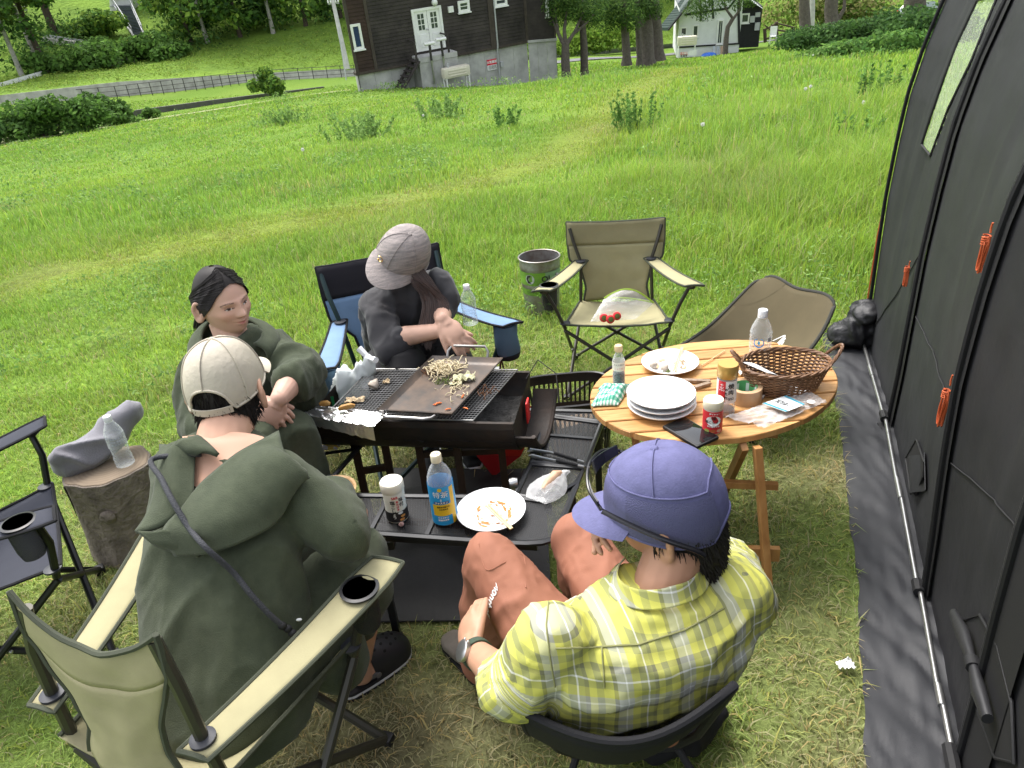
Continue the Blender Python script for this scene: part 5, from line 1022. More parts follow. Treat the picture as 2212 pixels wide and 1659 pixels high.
SPR = mat('sprout_mat', (.66, .56, .36), .45, var=.3, vscale=60, spec=.5); CAR = mat('carrot_mat', (.72, .16, .03), .5); CABB = mat('cabbage_mat', (.72, .70, .45), .5, var=.3, vscale=40, transl=.2); BRN = mat('browned_mat', (.20, .09, .04), .6, var=.5, vscale=60); LGR = mat('herb_mat', (.13, .17, .03), .55, var=.5, vscale=50)
strand(onp(957, 803), 90, .0021, .055, SPR, 'bean_sprouts', 'heap of fried bean sprouts on the griddle', 'food', .026)
strand(onp(990, 838), 20, .0017, .05, SPR, 'bean_sprouts', 'loose bean sprouts scattered right of the heap on the griddle', 'food', .004, 1.6)
strand(onp(925, 806), 18, .0014, .03, BRN, 'burnt_bits', 'browned onion bits at the left side of the sprout heap', 'food', .006)
strand(onp(962, 826), 18, .0013, .028, LGR, 'herb_sprigs', 'dark green herb sprigs below the sprout heap', 'food', .008)
strand(onp(1052, 845), 12, .0013, .03, BRN, 'burnt_bits', 'browned strands near the right edge of the griddle', 'food', .003, 1.5)
for k, (x, y, an, lab) in enumerate(((945, 874, .3, 'forked orange carrot stick at the near end of the griddle'), (985, 822, -.3, 'orange carrot slice under the sprout heap'), (1006, 884, -.6, 'small red carrot piece near the griddle front edge'), (968, 886, .2, 'short carrot bit at the griddle front'), (1000, 858, 1.2, 'carrot bit right of the griddle centre'))):
    p = onp(x, y); t = thing('carrot_piece', p, lab, 'carrot', 'carrot pieces on the griddle'); b = MB(); 
    for q in ((0, .014), (.5, .011)) if k == 0 else ((0, .009),): b.tube([p+V((-cos(an+q[0])*q[1], -sin(an+q[0])*q[1], .003)), p+V((0, 0, .005)), p+V((cos(an+q[0])*q[1], sin(an+q[0])*q[1], .003))], [.0015, .003, .0018], 6)
    b.build('carrot', CAR, t)
def crumple(name, label, cat, c, rx, ry, h, mt, seed, n=16, group=None, rim=1.):
    t = thing(name, c, label, cat, group); b = MB(); c = v3(c)
    b.sheet(lambda u, v: c+V(((2*u-1)*rx*(1+.25*noise.noise(V((v*4, seed, 0)))), (2*v-1)*ry*(1+.25*noise.noise(V((u*4, seed+5, 0)))), .003+h*abs(noise.noise(V((u*3.5+seed, v*3.5, seed))))+h*.5*abs(noise.noise(V((u*9+seed, v*9, seed)))))), n, n, thick=.0006)
    b.build(name+'_sheet', mt, t, angle=0); return t
crumple('cabbage_leaf', 'limp pale cabbage leaf on the right of the griddle', 'cabbage', onp(1003, 822), .036, .018, .035, CABB, 3)
crumple('cabbage_leaf', 'small cabbage shred in front of the cabbage leaf', 'cabbage', onp(985, 832), .02, .008, .015, CABB, 8)
def shell(label, c, r, rot, grp='turban shells', op=True):
    t = thing('turban_shell', c, label, 'shell', grp); c = v3(c); SHM = mat('shell_mat', (.27, .21, .16), .6, var2=(.5, .45, .38), vscale=40, bump=.6, bscale=70, bdist=.004)
    R_ = Matrix.Rotation(rot, 3, 'Z') @ Matrix.Rotation(1.0, 3, 'X'); b = MB()
    prof = [(0, r*1.25), (.12*r, r*1.15), (.3*r, r*.95), (.36*r, r*.85), (.55*r, r*.62), (.6*r, r*.5), (.85*r, r*.2), (.9*r, r*.05), (r, -r*.35), (.92*r, -r*.7), (.6*r, -r*.9), (0, -r*.92)]
    b.lathe(prof, c+V((0, 0, r*.8)), R_, 22, rfun=lambda a, z: 1+.06*sin(3*a+z*90)); b.build('whorl', SHM, t)
    if op: MB().ball(c+R_ @ V((0, -.1*r, -r*.72))+V((0, 0, r*.85)), (r*.62, r*.5, r*.35), 12, 8, R_).build('opening', mat('nacre_mat', (.72, .7, .66), .25), t)
    return t
shell('round turban shell with a white opening on the grill net', PZ(810, 838, .605), .018, 2.6)
crumple('mushroom_scraps', 'torn roasted mushroom pieces on the net by the foil', 'mushroom', PZ(768, 868, .603), .032, .014, .018, mat('mushroom_mat', (.62, .48, .3), .7, var=.5, vscale=50), 2)
crumple('mushroom_scraps', 'small roasted scrap beside the turban shell', 'mushroom', PZ(835, 828, .603), .012, .009, .014, MATS['mushroom_mat'], 5)
fo = thing('foil_sheet', PZ(735, 895, .605), 'crinkled aluminium foil sheet with potato wedges at the grill corner', 'foil'); FOI = mat('foil_mat', (.80, .80, .80), .28, .95, bump=.8, bscale=40, bdist=.006)
fc = [v3(PZ(*q, .606)) for q in ((690, 876), (838, 893), (806, 922), (648, 896))]; b = MB()
def foil(u, v):
    p = lerp(lerp(fc[0], fc[1], u), lerp(fc[3], fc[2], u), min(v, .8)/.8); dr = max(0, v-.8)/.2
    return p+V((0, -.006*dr, .004*noise.noise(V((u*14, v*9, 0)))+.003*noise.noise(V((u*30, v*30, 2)))-.042*dr*(.6+.5*u)))
b.sheet(foil, 40, 26, thick=.0004); b.build('sheet', FOI, fo, angle=25)
POT = mat('potato_mat', (.50, .22, .05), .5, var2=(.66, .42, .14), vscale=60)
for k, (x, y, L0, an, lab) in enumerate(((750, 884, .026, .25, 'larger roasted potato wedge on the foil'), (703, 877, .017, -.1, 'smaller roasted potato wedge on the foil'))):
    p = v3(PZ(x, y, .612)); t = thing('potato_wedge', p, lab, 'potato', 'potato wedges'); d = V((cos(an), sin(an), 0)); MB().tube([p-d*L0+V((0, 0, .006)), p-d*L0*.5+V((0, 0, .009)), p+d*L0*.5+V((0, 0, .01)), p+d*L0+V((0, 0, .007))], [.006, .0105, .0105, .005], 8, flat=.75).build('wedge', POT, t)
# ================================================================== WOODEN ROUND TABLE
WZ = .535
wt = thing('round_table', (.66, 2.06, 0), 'round honey coloured slatted wooden table on crossed legs', 'table')
def woodgrain(name, a, b_, sc=(3, 40, 3)):
    m = mat(name, a, .45, spec=.4); t = m.node_tree; n = t.nodes; L = t.links.new; tc = n.new('ShaderNodeTexCoord'); mp = n.new('ShaderNodeMapping'); mp.inputs['Scale'].default_value = sc; oi = n.new('ShaderNodeObjectInfo'); ad = n.new('ShaderNodeVectorMath'); nz = n.new('ShaderNodeTexNoise'); nz.inputs['Scale'].default_value = 3; nz.inputs['Detail'].default_value = 8; nz.inputs['Distortion'].default_value = .6
    cr_ = n.new('ShaderNodeValToRGB'); cr_.color_ramp.elements[0].color = (*a, 1); cr_.color_ramp.elements[1].color = (*b_, 1); cr_.color_ramp.elements[0].position = .32; cr_.color_ramp.elements[1].position = .7
    L(tc.outputs['Object'], ad.inputs[0]); L(oi.outputs['Random'], ad.inputs[1]); L(ad.outputs[0], mp.inputs[0]); L(mp.outputs[0], nz.inputs['Vector']); L(nz.outputs[0], cr_.inputs[0])
    hs_ = n.new('ShaderNodeHueSaturation'); mr = n.new('ShaderNodeMapRange'); mr.inputs[3].default_value = .82; mr.inputs[4].default_value = 1.12; L(oi.outputs['Random'], mr.inputs[0]); L(mr.outputs[0], hs_.inputs['Value']); L(cr_.outputs[0], hs_.inputs['Color']); L(hs_.outputs[0], n['Principled BSDF'].inputs['Base Color']); return m
HW = woodgrain('honey_wood_mat', (.42, .205, .065), (.60, .335, .13)); LW_ = woodgrain('leg_wood_mat', (.34, .155, .05), (.48, .25, .09), (12, 12, 3))
ea, eb = .405, .34; TX = V((.995, -.03, 0)).normalized(); TY = V((.24, .97, 0)).normalized(); TC = V((.662, 2.06, WZ)); NS_ = 9
def tpt(a, b_, z=0): return TC+TX*a+TY*b_+V((0, 0, z))
for k in range(NS_):
    b0, b1 = lerp(-eb, eb, k/NS_)+.004, lerp(-eb, eb, (k+1)/NS_)-.004; ys = [lerp(b0, b1, i/8) for i in range(9)]
    ww_ = [ea*sqrt(max(0.0004, 1-(y/eb)**2)) for y in ys]; o = [(-w_, y) for w_, y in zip(ww_, ys)]+[(w_, y) for w_, y in zip(reversed(ww_), reversed(ys))]; n_ = len(o); ins = .0025
    cx_, cy_ = 0, (b0+b1)/2; s_in = lambda q: (q[0]*(1-ins/max(.02, abs(q[0]))) if q[0] else 0, cy_+(q[1]-cy_)*(1-2*ins/(b1-b0)))
    b = MB(); b.add([tpt(*s_in(q), 0) for q in o]+[tpt(*q, -.0025) for q in o]+[tpt(*q, -.02) for q in o], [tuple(range(n_-1, -1, -1))]+[(i, (i+1) % n_, n_+(i+1) % n_, n_+i) for i in range(n_)]+[(n_+i, n_+(i+1) % n_, 2*n_+(i+1) % n_, 2*n_+i) for i in range(n_)]+[tuple(2*n_+i for i in range(n_))])
    b.build('slat', HW, wt, smooth=False)
for a in (-.2, .17): MB().beam(tpt(a, -.27, -.038), tpt(a, .27, -.038), .03, .034, bev=.002).build('batten', LW_, wt, smooth=False)
ft_ = v3(PZ(1662, 1305, 0)); tp_ = v3(PZ(1636, 965, WZ-.03))
MB().beam(ft_, tp_, .022, .03, up=(0, 1, 0), bev=.002).build('leg', LW_, wt, smooth=False); MB().beam(ft_+V((-.01, .5, 0)), tp_+V((-.035, .01, 0)), .02, .03, up=(0, 1, 0), bev=.002).build('leg', LW_, wt, smooth=False)
MB().beam(ft_+V((-.34, .03, 0)), tp_+V((-.30, .4, 0)), .022, .03, up=(0, 1, 0), bev=.002).build('leg', LW_, wt, smooth=False); MB().beam(ft_+V((-.3, .5, 0)), tp_+V((-.3, .02, 0)), .022, .03, up=(0, 1, 0), bev=.002).build('leg', LW_, wt, smooth=False)
for (x0, y0, x1, y1, h_, f_) in ((1500, 1200, 1689, 1206, .045, .28), (1540, 1052, 1686, 1058, .022, .62)):
    p = lerp(ft_, tp_, f_); q0 = v3(PZ(x0, y0, p.z)); q1 = v3(PZ(x1, y1, p.z)); MB().beam(q0+V((0, .02, 0)), q1+V((0, .02, 0)), .018, h_*1.1, bev=.002).build('stretcher', LW_, wt, smooth=False)
# ---------------------------------------------------------------- tableware and bottles
def base(px, py, z): return v3(PZ(px, py, z))
def toward(c): return atan2(CAM[1]-c[1], CAM[0]-c[0])
def wrap(c, r, phi, z0, sq=0.):
    def fn(x, y, e=0.): a = phi+x/r; return V((c[0]+(r+.0006+e)*cos(a), c[1]+(r+.0006+e)*sin(a), c[2]+z0+y))
    return fn
def band(name, c, r, z0, z1, mt, parent, a0=0, a1=2*pi, e=.0003, n=28, r2=None):
    b = MB(); r2 = r2 or r; b.sheet(lambda u, v: (c[0]+(lerp(r, r2, v)+e)*cos(lerp(a0, a1, u)), c[1]+(lerp(r, r2, v)+e)*sin(lerp(a0, a1, u)), c[2]+lerp(z0, z1, v)), n, 4); return b.build(name, mt, parent)
CER = mat('white_ceramic_mat', (.80, .81, .82), .22, spec=.5); WPL = mat('white_plastic_mat', (.78, .79, .8), .4); CRM = mat('cream_cap_mat', (.74, .68, .5), .45); BKI = mat('black_ink_mat', (.02, .018, .018), .6); RDI = mat('red_ink_mat', (.60, .03, .04), .5); WTI = mat('white_ink_mat', (.82, .82, .8), .6); YLI = mat('yellow_ink_mat', (.70, .45, .02), .5); BLI = mat('blue_ink_mat', (.02, .30, .62), .5); GLD = mat('gold_cap_mat', (.52, .33, .09), .35, .35); CLR = film('clear_pet_mat', (.86, .9, .92), .10, .08); PAP = mat('paper_label_mat', (.80, .77, .66), .7)
CHOP = mat('chopstick_mat', (.66, .52, .28), .6, var=.2, vscale=60); DRT = mat('sauce_smear_mat', (.46, .17, .03), .35)
def plate(label, c, r, group, h=.022, ob=1., dirty=None, name='plate'):
    t = thing(name, c, label, 'plate', group); MB().lathe([(0, .003), (r*.55, .003), (r*.66, .006), (r*.80, h*.8), (r*.97, h), (r, h+.001), (r*.985, h-.003), (r*.8, h*.62), (r*.64, 0), (0, 0)], c, n=56).build('dish', CER, t)
    if dirty:
        rr = random.Random(dirty); 
        for k in range(70):
            a = rr.uniform(0, 6.28); q = r*.62*sqrt(rr.random()) if k > 25 else r*rr.uniform(.42, .62); s_ = rr.uniform(.0012, .0042)*(2. if k < 12 else 1); p = v3(c)+V((cos(a)*q, sin(a)*q, .0042+.0002*k/10)); el = rr.uniform(.4, 1); an = a+1.57+rr.uniform(-.4, .4)
            m_ = MB(); m_.add([p+V((cos(an)*cos(t_)*s_*1.9-sin(an)*sin(t_)*s_*el, sin(an)*cos(t_)*s_*1.9+cos(an)*sin(t_)*s_*el, 0))*1. for t_ in [i*.785 for i in range(8)]], [tuple(range(8))])
            if k == 0: acc = m_
            else: acc.add(m_.v, m_.f)
        tag(acc.build('sauce_smear', DRT if dirty % 2 else mat('crumb_mat', (.52, .36, .2), .7), t, smooth=False), kind='stuff')
    return t
def chopsticks(label, a, b_, gap=.008):
    a, b_ = v3(a), v3(b_); d = (b_-a).normalized(); s_ = d.cross(V((0, 0, 1))).normalized()
    for k in (0, 1): t = thing('chopstick', a, ('left' if k == 0 else 'right')+' chopstick of the pair '+label, 'chopstick', 'chopsticks'); o = s_*(gap*(k-.5)); MB().beam(a+o, b_+o*(.35+.6*k), .0055, .0045, bev=.001).build('stick', CHOP, t, smooth=False)
pc1 = base(1062, 1112, TZ+.004); plate('white oval plate with brown sauce smears on the black mesh table', pc1, .098, 'plates', dirty=3); chopsticks('on the sauce smeared plate', base(1052, 1090, TZ+.03), base(1106, 1142, TZ+.03))
pc2 = base(1447, 792, WZ+.002); plate('used white plate with shells at the far side of the wooden table', pc2, .098, 'plates', dirty=4); chopsticks('on the plate with shells', base(1457, 802, WZ+.03), base(1473, 750, WZ+.034))
shell('left turban shell on the used plate', base(1412, 795, WZ+.008), .014, 1.2); shell('right turban shell on the used plate', base(1437, 802, WZ+.008), .015, 2.2)
strand(base(1446, 805, WZ+.012), 12, .001, .018, LGR, 'herb_sprigs', 'green herb scraps beside the shells on the plate', 'food', .006)
for k, lab in enumerate(('lowest', 'middle', 'topmost clean')): plate(lab+' white plate of the stack of three', base(1428, 880, WZ+.002)+V((0, .006*(k-1), .016*k)), .1065, 'plates')
# seasoned salt shaker, mesh table
def jar(name, label, c, r, h, capm, caph, body, group='seasoning jars'):
    t = thing(name, c, label, 'jar', group); MB().lathe([(r*.9, 0), (r, .004), (r, h*.18), (r*.94, h*.4), (r*.95, h*.55), (r, h*.75), (r*.96, h*.8)], c, n=32).build('body', body, t)
    MB().lathe([(r*1.02, h*.78), (r*1.05, h*.8), (r*1.05, h-.004), (r*.98, h), (0, h)], c, n=36, rfun=lambda a, z: 1+.008*(sin(a*40))).build('cap', capm, t); return t
c = base(860, 1117, TZ+.004); r = .0315; jh = .128; t = jar('salt_jar', 'cream capped salt shaker with black lettering beside the tea bottle', c, r, jh, mat('ivory_cap_mat', (.78, .74, .62), .45), .03, PAP); ph = toward(c)+.1
band('label_foot', c, r, .006, .04, BKI, t)
for s_, x, y, sz, mt__ in (('S&B', -.004, .088, .011, RDI), ('味', .013, .078, .014, BKI), ('付', .013, .062, .014, BKI), ('塩', -.012, .072, .015, BKI), ('こ', -.012, .057, .013, BKI), ('し', -.012, .044, .013, BKI), ('ょ', -.012, .032, .011, WTI), ('う', -.012, .022, .012, WTI), ('あ', .001, .074, .008, RDI), ('ら', .001, .065, .008, RDI), ('び', .001, .056, .008, RDI), ('き', .001, .047, .008, RDI)): text_on('lettering', s_, sz, (lambda f_, x0, y0: lambda a, b_, e: f_(a+x0, b_+y0, e))(wrap(c, r, ph, 0), x, y), mt__, t, bold=.0006)
for k, (x, y) in enumerate(((.006, .036), (.012, .024), (.008, .013))): f_ = wrap(c, r, ph, 0); MB().add([f_(x+.0075*cos(a*.524), y+.0042*sin(a*.524), .0003+.0001*k) for a in range(12)], [tuple(range(12))]).build('dish_print', mat('dish_print_mat', (.62, .3, .08), .6) if k else WTI, t, smooth=False)
# tea bottle
c = base(963, 1122, TZ+.004); t = thing('tea_bottle', c, 'blue and yellow labelled tea bottle standing on the mesh table', 'bottle', 'drink bottles'); r = .033
sqr = lambda a, z: 1+.07*cos(4*(a-.5)) if z < .16 else 1+.07*cos(4*(a-.5))*max(0, (.19-z)/.03)
MB().lathe([(r*.85, 0), (r*.98, .004), (r, .012), (r, .145), (r*.96, .158), (r*.72, .178), (r*.42, .193), (r*.40, .200)], c, n=40, rfun=sqr).build('body', CLR, t)
MB().lathe([(r*.9, .006), (r*.92, .05), (0, .05)], c, n=24).build('tea', mat('tea_mat', (.45, .24, .03), .1, trans=.6), t); MB().lathe([(.0145, .199), (.015, .2), (.015, .219), (.013, .222), (0, .222)], c, n=28, rfun=lambda a, z: 1+.02*sin(a*30)).build('cap', CRM, t)
ph = toward(c)-.15; rl = r*1.075
band('label', c, rl, .008, .135, BLI, t, e=.0004, n=40); band('label_side', c, rl, .008, .13, YLI, t, ph+.75, ph+1.15, e=.0008, n=8); band('label_gold', c, rl, .04, .078, YLI, t, ph-.75, ph+.75, e=.0008, n=16); band('label_strip', c, rl, .080, .088, mat('navy_ink_mat', (.015, .06, .2), .5), t, ph-.6, ph+.6, e=.0011, n=12)
f_ = wrap(c, rl+.001, ph, 0)
for s_, x, y, sz, mt__ in (('特', -.011, .11, .021, WTI), ('茶', .011, .11, .021, WTI), ('S', 0, .094, .009, WTI), ('ジャスミン', 0, .084, .0075, WTI), ('脂肪を代謝する', .004, .07, .005, BKI), ('力を高める', .004, .062, .005, BKI), ('ケルセチン', 0, .034, .006, WTI), ('配糖体含有', 0, .026, .006, WTI)): text_on('lettering', s_, sz, (lambda x0, y0: lambda a, b_, e: f_(a+x0, b_+y0, e+.0004))(x, y), mt__, t, bold=.0005)
MB().add([f_(.006*cos(k*.4), .128+.006*sin(k*.4), .0008) for k in range(16)], [tuple(range(16))]).build('emblem', YLI, t, smooth=False); text_on('cap_mark', '特茶', .009, lambda a, b_, e: c+V((a, b_, .2226+e)), mat('green_ink_mat', (.05, .25, .06), .6), t)
g_ = thing('garlic_clove', base(868, 1134, TZ+.003), 'small pink garlic clove in front of the salt shaker', 'garlic'); p = base(868, 1134, TZ+.003); MB().lathe([(0, 0), (.006, .002), (.0075, .007), (.005, .012), (.0015, .018), (0, .02)], p, Matrix.Rotation(.5, 3, 'X'), 12).build('clove', mat('garlic_mat', (.68, .42, .38), .5, var=.3, vscale=90), g_)
bw = thing('wooden_bowl', base(722, 1085, TZ+.003), 'pale bamboo bowl half hidden by the green sleeve', 'bowl'); c = base(722, 1085, TZ+.003); MB().lathe([(.0, .0), (.035, 0), (.055, .018), (.072, .045), (.074, .047), (.066, .045), (.05, .02), (.0, .008)], c, n=40).build('bowl', woodgrain('bamboo_mat', (.48, .28, .13), (.62, .40, .2), (20, 20, 3)), bw)
strand(c+V((.015, -.02, .018)), 14, .003, .03, mat('stew_mat', (.5, .2, .06), .5, var=.5, vscale=60), 'stew_scraps', 'orange food scraps in the bamboo bowl', 'food', .01)
# right arm: bag with buns, tongs
bc = base(1192, 1052, TZ+.004); bn = thing('bun', bc, 'brown roll inside a clear bag on the mesh table', 'bread'); d = V((.6, .75, 0)).normalized(); MB().tube([bc-d*.045+V((0, 0, .018)), bc-d*.02+V((0, 0, .022)), bc+d*.02+V((0, 0, .024)), bc+d*.05+V((0, 0, .018))], [.010, .02, .022, .010], 12, flat=.7).build('roll', mat('bun_mat', (.56, .33, .2), .6, var2=(.68, .48, .33), vscale=30, bump=.5, bscale=60, bdist=.004), bn)
pb = thing('plastic_bag', bc, 'clear plastic bag around the brown roll', 'bag'); b = MB(); s_ = d.cross(V((0, 0, 1)))
b.sheet(lambda u, v: bc+d*lerp(-.085, .085, v)+s_*(lerp(-1, 1, u)*(.045*sin(pi*min(1, .15+v))+.012))+V((0, 0, .006+.026*(1-(2*u-1)**2)*sin(pi*v)+.008*abs(noise.noise(V((u*8, v*8, 1)))))), 18, 24); b.build('film', film('bag_film_mat', (.9, .9, .9), .2, .12), pb, angle=0)
tg = thing('tongs', base(1200, 985, TZ), 'steel serving tongs with black grips on the mesh table', 'tongs')
for k, (a0, a1, a2) in enumerate((((1145, 972), (1190, 978), (1262, 1000)), ((1148, 985), (1195, 995), (1262, 1010)))):
    P_ = [base(*q, TZ+.012) for q in (a0, a1, a2)]; MB().tube(P_, [.008, .006, .007], 8, flat=.35).build('arm', STEEL, tg); MB().tube([lerp(P_[1], P_[2], .1)+V((0, 0, .003)), lerp(P_[1], P_[2], .8)+V((0, 0, .003))], .0065, 8, flat=.5).build('grip', BLK, tg)
    for j in range(4): MB().ball(P_[0]+V((.004*j-.006, .01*(k-.5), 0)), .004, 8, 6).build('scallop', STEEL, tg)
# left arm: cloth, tray, packet
def cloth(name, label, pts, h, mt, seed, cat='cloth'):
    P_ = [v3(q) for q in pts]; t = thing(name, P_[0], label, cat, 'dish cloths'); b = MB()
    def fn(u, v): return lerp(lerp(P_[0], P_[1], u), lerp(P_[3], P_[2], u), v)+V((0, 0, .004+h*(1-(2*u-1)**4)*(1-(2*v-1)**4)*(.7+.6*noise.noise(V((u*3+seed, v*3, seed))))))+V((noise.noise(V((v*5, seed, 1)))*.01, noise.noise(V((u*5, seed, 2)))*.008, 0))
    b.sheet(fn, 40, 32, thick=.003); o = b.build('folded_cloth', mt, t, angle=0)
    me = o.data; uv = np.array([[i/39, j/31, 0] for i in range(40) for j in range(32)]*2); setcol(me, uv, 'st'); return t
def checkmat(name, c0, c1, c2, ku, kv, both=True):
    m = mat(name, c0, .9, bump=.6, bscale=160, bdist=.003); t = m.node_tree; n = t.nodes; L = t.links.new; at = n.new('ShaderNodeAttribute'); at.attribute_name = 'st'; sp_ = n.new('ShaderNodeSeparateXYZ'); L(at.outputs['Vector'], sp_.inputs[0])
    def stripe(o_, k, wd):
        a = n.new('ShaderNodeMath'); a.operation = 'MULTIPLY'; a.inputs[1].default_value = k; L(o_, a.inputs[0]); f_ = n.new('ShaderNodeMath'); f_.operation = 'FRACT'; L(a.outputs[0], f_.inputs[0]); g = n.new('ShaderNodeMath'); g.operation = 'LESS_THAN'; g.inputs[1].default_value = wd; L(f_.outputs[0], g.inputs[0]); return g.outputs[0]
    a, b_ = stripe(sp_.outputs[0], ku, .5 if both else .3), stripe(sp_.outputs[1], kv, .5 if both else .45)
    s_ = n.new('ShaderNodeMath'); s_.operation = 'ADD'; L(a, s_.inputs[0]); L(b_, s_.inputs[1]); h_ = n.new('ShaderNodeMath'); h_.operation = 'MULTIPLY'; h_.inputs[1].default_value = .5; L(s_.outputs[0], h_.inputs[0])
    cr_ = n.new('ShaderNodeValToRGB'); cr_.color_ramp.interpolation = 'CONSTANT'; e = cr_.color_ramp.elements; e[0].color = (*c0, 1); e[1].position = .4; e[1].color = (*c1, 1); q = e.new(.8); q.color = (*c2, 1); L(h_.outputs[0], cr_.inputs[0]); L(cr_.outputs[0], n['Principled BSDF'].inputs['Base Color']); return m
cloth('dish_cloth', 'yellow and white striped cloth folded on the left arm of the mesh table', [base(690, 945, TZ), base(745, 942, TZ), base(728, 975, TZ), base(672, 972, TZ)], .022, checkmat('yellow_check_mat', (.74, .73, .72), (.72, .55, .12), (.74, .6, .2), 1.5, 5, False), 4)
cloth('dish_cloth', 'green and white checked cloth folded at the edge of the wooden table', [base(1300, 838, WZ), base(1362, 832, WZ), base(1335, 878, WZ), base(1278, 880, WZ)], .032, checkmat('green_check_mat', (.72, .76, .73), (.20, .48, .36), (.05, .30, .2), 8, 6), 9)
tr_ = thing('foil_tray', base(715, 925, TZ), 'crumpled foil tray on the far left of the mesh table', 'tray'); c = base(716, 925, TZ+.003); MB().lathe([(.0, .002), (.032, .002), (.04, .012), (.046, .013), (.046, .011), (.04, .009), (0, 0)], c, n=4, sx=1.4).build('tray', FOI, tr_)
pk = thing('charcoal_packet', base(770, 945, TZ), 'dark printed packet with a yellow band under the grill edge', 'packet'); pp = [base(*q, TZ+.006) for q in ((740, 940), (822, 928), (815, 948), (735, 955))]; b = MB(); b.sheet(lambda u, v: lerp(lerp(pp[0], pp[1], u), lerp(pp[3], pp[2], u), v)+V((0, 0, .008*sin(pi*u)*sin(pi*v))), 10, 8, thick=.004); b.build('packet', mat('packet_mat', (.05, .05, .05), .4, var2=(.35, .35, .34), vscale=30), pk); b = MB(); b.sheet(lambda u, v: lerp(lerp(pp[0], pp[1], u), lerp(pp[3], pp[2], u), .25+.25*v)+V((0, 0, .0015+.008*sin(pi*u)*sin(pi*(.25+.25*v)))), 10, 4); b.build('yellow_print', mat('yellow_green_mat', (.6, .62, .08), .5, var=.6, vscale=120), pk)
# wooden table items
c = base(1337, 832, WZ); t = thing('soy_bottle', c, 'small dark soy sauce bottle with a beige cap', 'bottle', 'sauce bottles'); MB().lathe([(.019, 0), (.021, .004), (.021, .05), (.019, .055), (.021, .062), (.021, .095), (.015, .112), (.009, .125), (.009, .13)], c, n=28).build('glass', CLR, t); MB().lathe([(.018, .002), (.0195, .006), (.0195, .048), (0, .048)], c, n=24).build('soy_sauce', mat('soy_mat', (.006, .004, .003), .15), t); band('label', c, .021, .062, .094, PAP, t); MB().lathe([(.013, .128), (.0135, .13), (.0135, .147), (.012, .149), (0, .149)], c, n=24).build('cap', mat('beige_cap_mat', (.62, .47, .26), .5), t)
text_on('lettering', '丸大豆醤油', .007, wrap(c, .0213, toward(c), .085), BKI, t); text_on('lettering', 'しょうゆ', .007, wrap(c, .0213, toward(c), .072), RDI, t)
c = base(1566, 893, WZ); t = thing('sauce_bottle', c, 'tall sauce bottle with a gold cap and red label', 'bottle', 'sauce bottles'); MB().lathe([(.026, 0), (.029, .004), (.029, .025), (.026, .04), (.029, .055), (.029, .125), (.027, .135)], c, n=32).build('body', CLR, t); MB().lathe([(.024, .003), (.026, .02), (0, .02)], c, n=24).build('sauce', mat('sauce_mat', (.25, .16, .12), .3), t); MB().lathe([(.0285, .13), (.031, .133), (.031, .165), (.029, .172), (0, .172)], c, n=36).build('cap', GLD, t); ph = toward(c)
band('label', c, .029, .05, .125, WTI, t); band('label_red', c, .029, .055, .125, RDI, t, ph-.95, ph-.1, e=.0007); f_ = wrap(c, .0298, ph, 0)
for s_, x, y, sz, mt__ in (('焼', .013, .108, .019, BKI), ('肉', .013, .088, .017, BKI), ('の', -.001, .098, .009, BKI), ('た', -.001, .084, .011, BKI), ('れ', -.001, .07, .012, BKI), ('甘口', .014, .066, .009, BKI), ('イカリ', -.014, .095, .006, WTI)): text_on('lettering', s_, sz, (lambda x0, y0: lambda a, b_, e: f_(a+x0, b_+y0, e+.0005))(x, y), mt__, t, bold=.0008)
m_ = MB(); 
for q in ([(0, .118), (0, .102)], [(-.004, .114), (.004, .114)]): m_.tube([f_(-.014+x, y, .001) for x, y in q], .0008, 4)
m_.tube([f_(-.014+.005*cos(a), .107+.005*sin(a), .001) for a in [pi+k*pi/8 for k in range(9)]], .0008, 4); m_.build('anchor_mark', WTI, t)
c = base(1538, 930, WZ); t = jar('pepper_jar', 'red labelled salt and pepper jar with a cream cap in front of the phone', c, .0285, .108, CRM, .03, mat('pepper_mat', (.55, .5, .42), .5)); ph = toward(c)+.1; band('label', c, .0285, .006, .079, RDI, t, n=36); f_ = wrap(c, .0292, ph, 0)
MB().add([f_(.021*cos(k*.314), .05+.017*sin(k*.314), .0012) for k in range(20)], [tuple(range(20))]).build('label_field', WTI, t, smooth=False)
for s_, x, y, sz, mt__ in (('味', 0, .058, .013, BKI), ('塩こしょう', 0, .046, .0098, BKI), ('ひと振り３役', 0, .031, .0058, WTI), ('ダイショー', .002, .073, .006, WTI)): text_on('lettering', s_, sz, (lambda x0, y0: lambda a, b_, e: f_(a+x0, b_+y0, e+.0016))(x, y), mt__, t, bold=.0005)
for k in range(3): MB().add([f_(-.018+.018*k+.008*cos(a*.524), .016+.0055*sin(a*.524), .0006) for a in range(12)], [tuple(range(12))]).build('dish_print', mat('dish%d_mat' % k, [(.35, .36, .08), (.5, .12, .04), (.66, .4, .3)][k], .6), t, smooth=False)
c = base(1608, 862, WZ); t = thing('tape_roll', c, 'roll of brown packing tape lying flat on the wooden table', 'tape'); b = MB(); R1, R2, hh_ = .052, .037, .048; n_ = 48
MB().lathe([(R2, 0), (R1, 0), (R1, hh_), (R2+.002, hh_), (R2, hh_), (R2, 0)], c, n=n_).build('tape', mat('tape_mat', (.50, .33, .19), .45, var=.1, vscale=20), t); band('core', c, R2-.001, .001, hh_+.0005, mat('core_mat', (.12, .42, .16), .5), t, e=0, n=40); 
for k in range(7): a_ = k*.9; band('core_print', c, R2-.0018, .008, hh_-.008, WTI, t, a_, a_+.28, e=0, n=5)
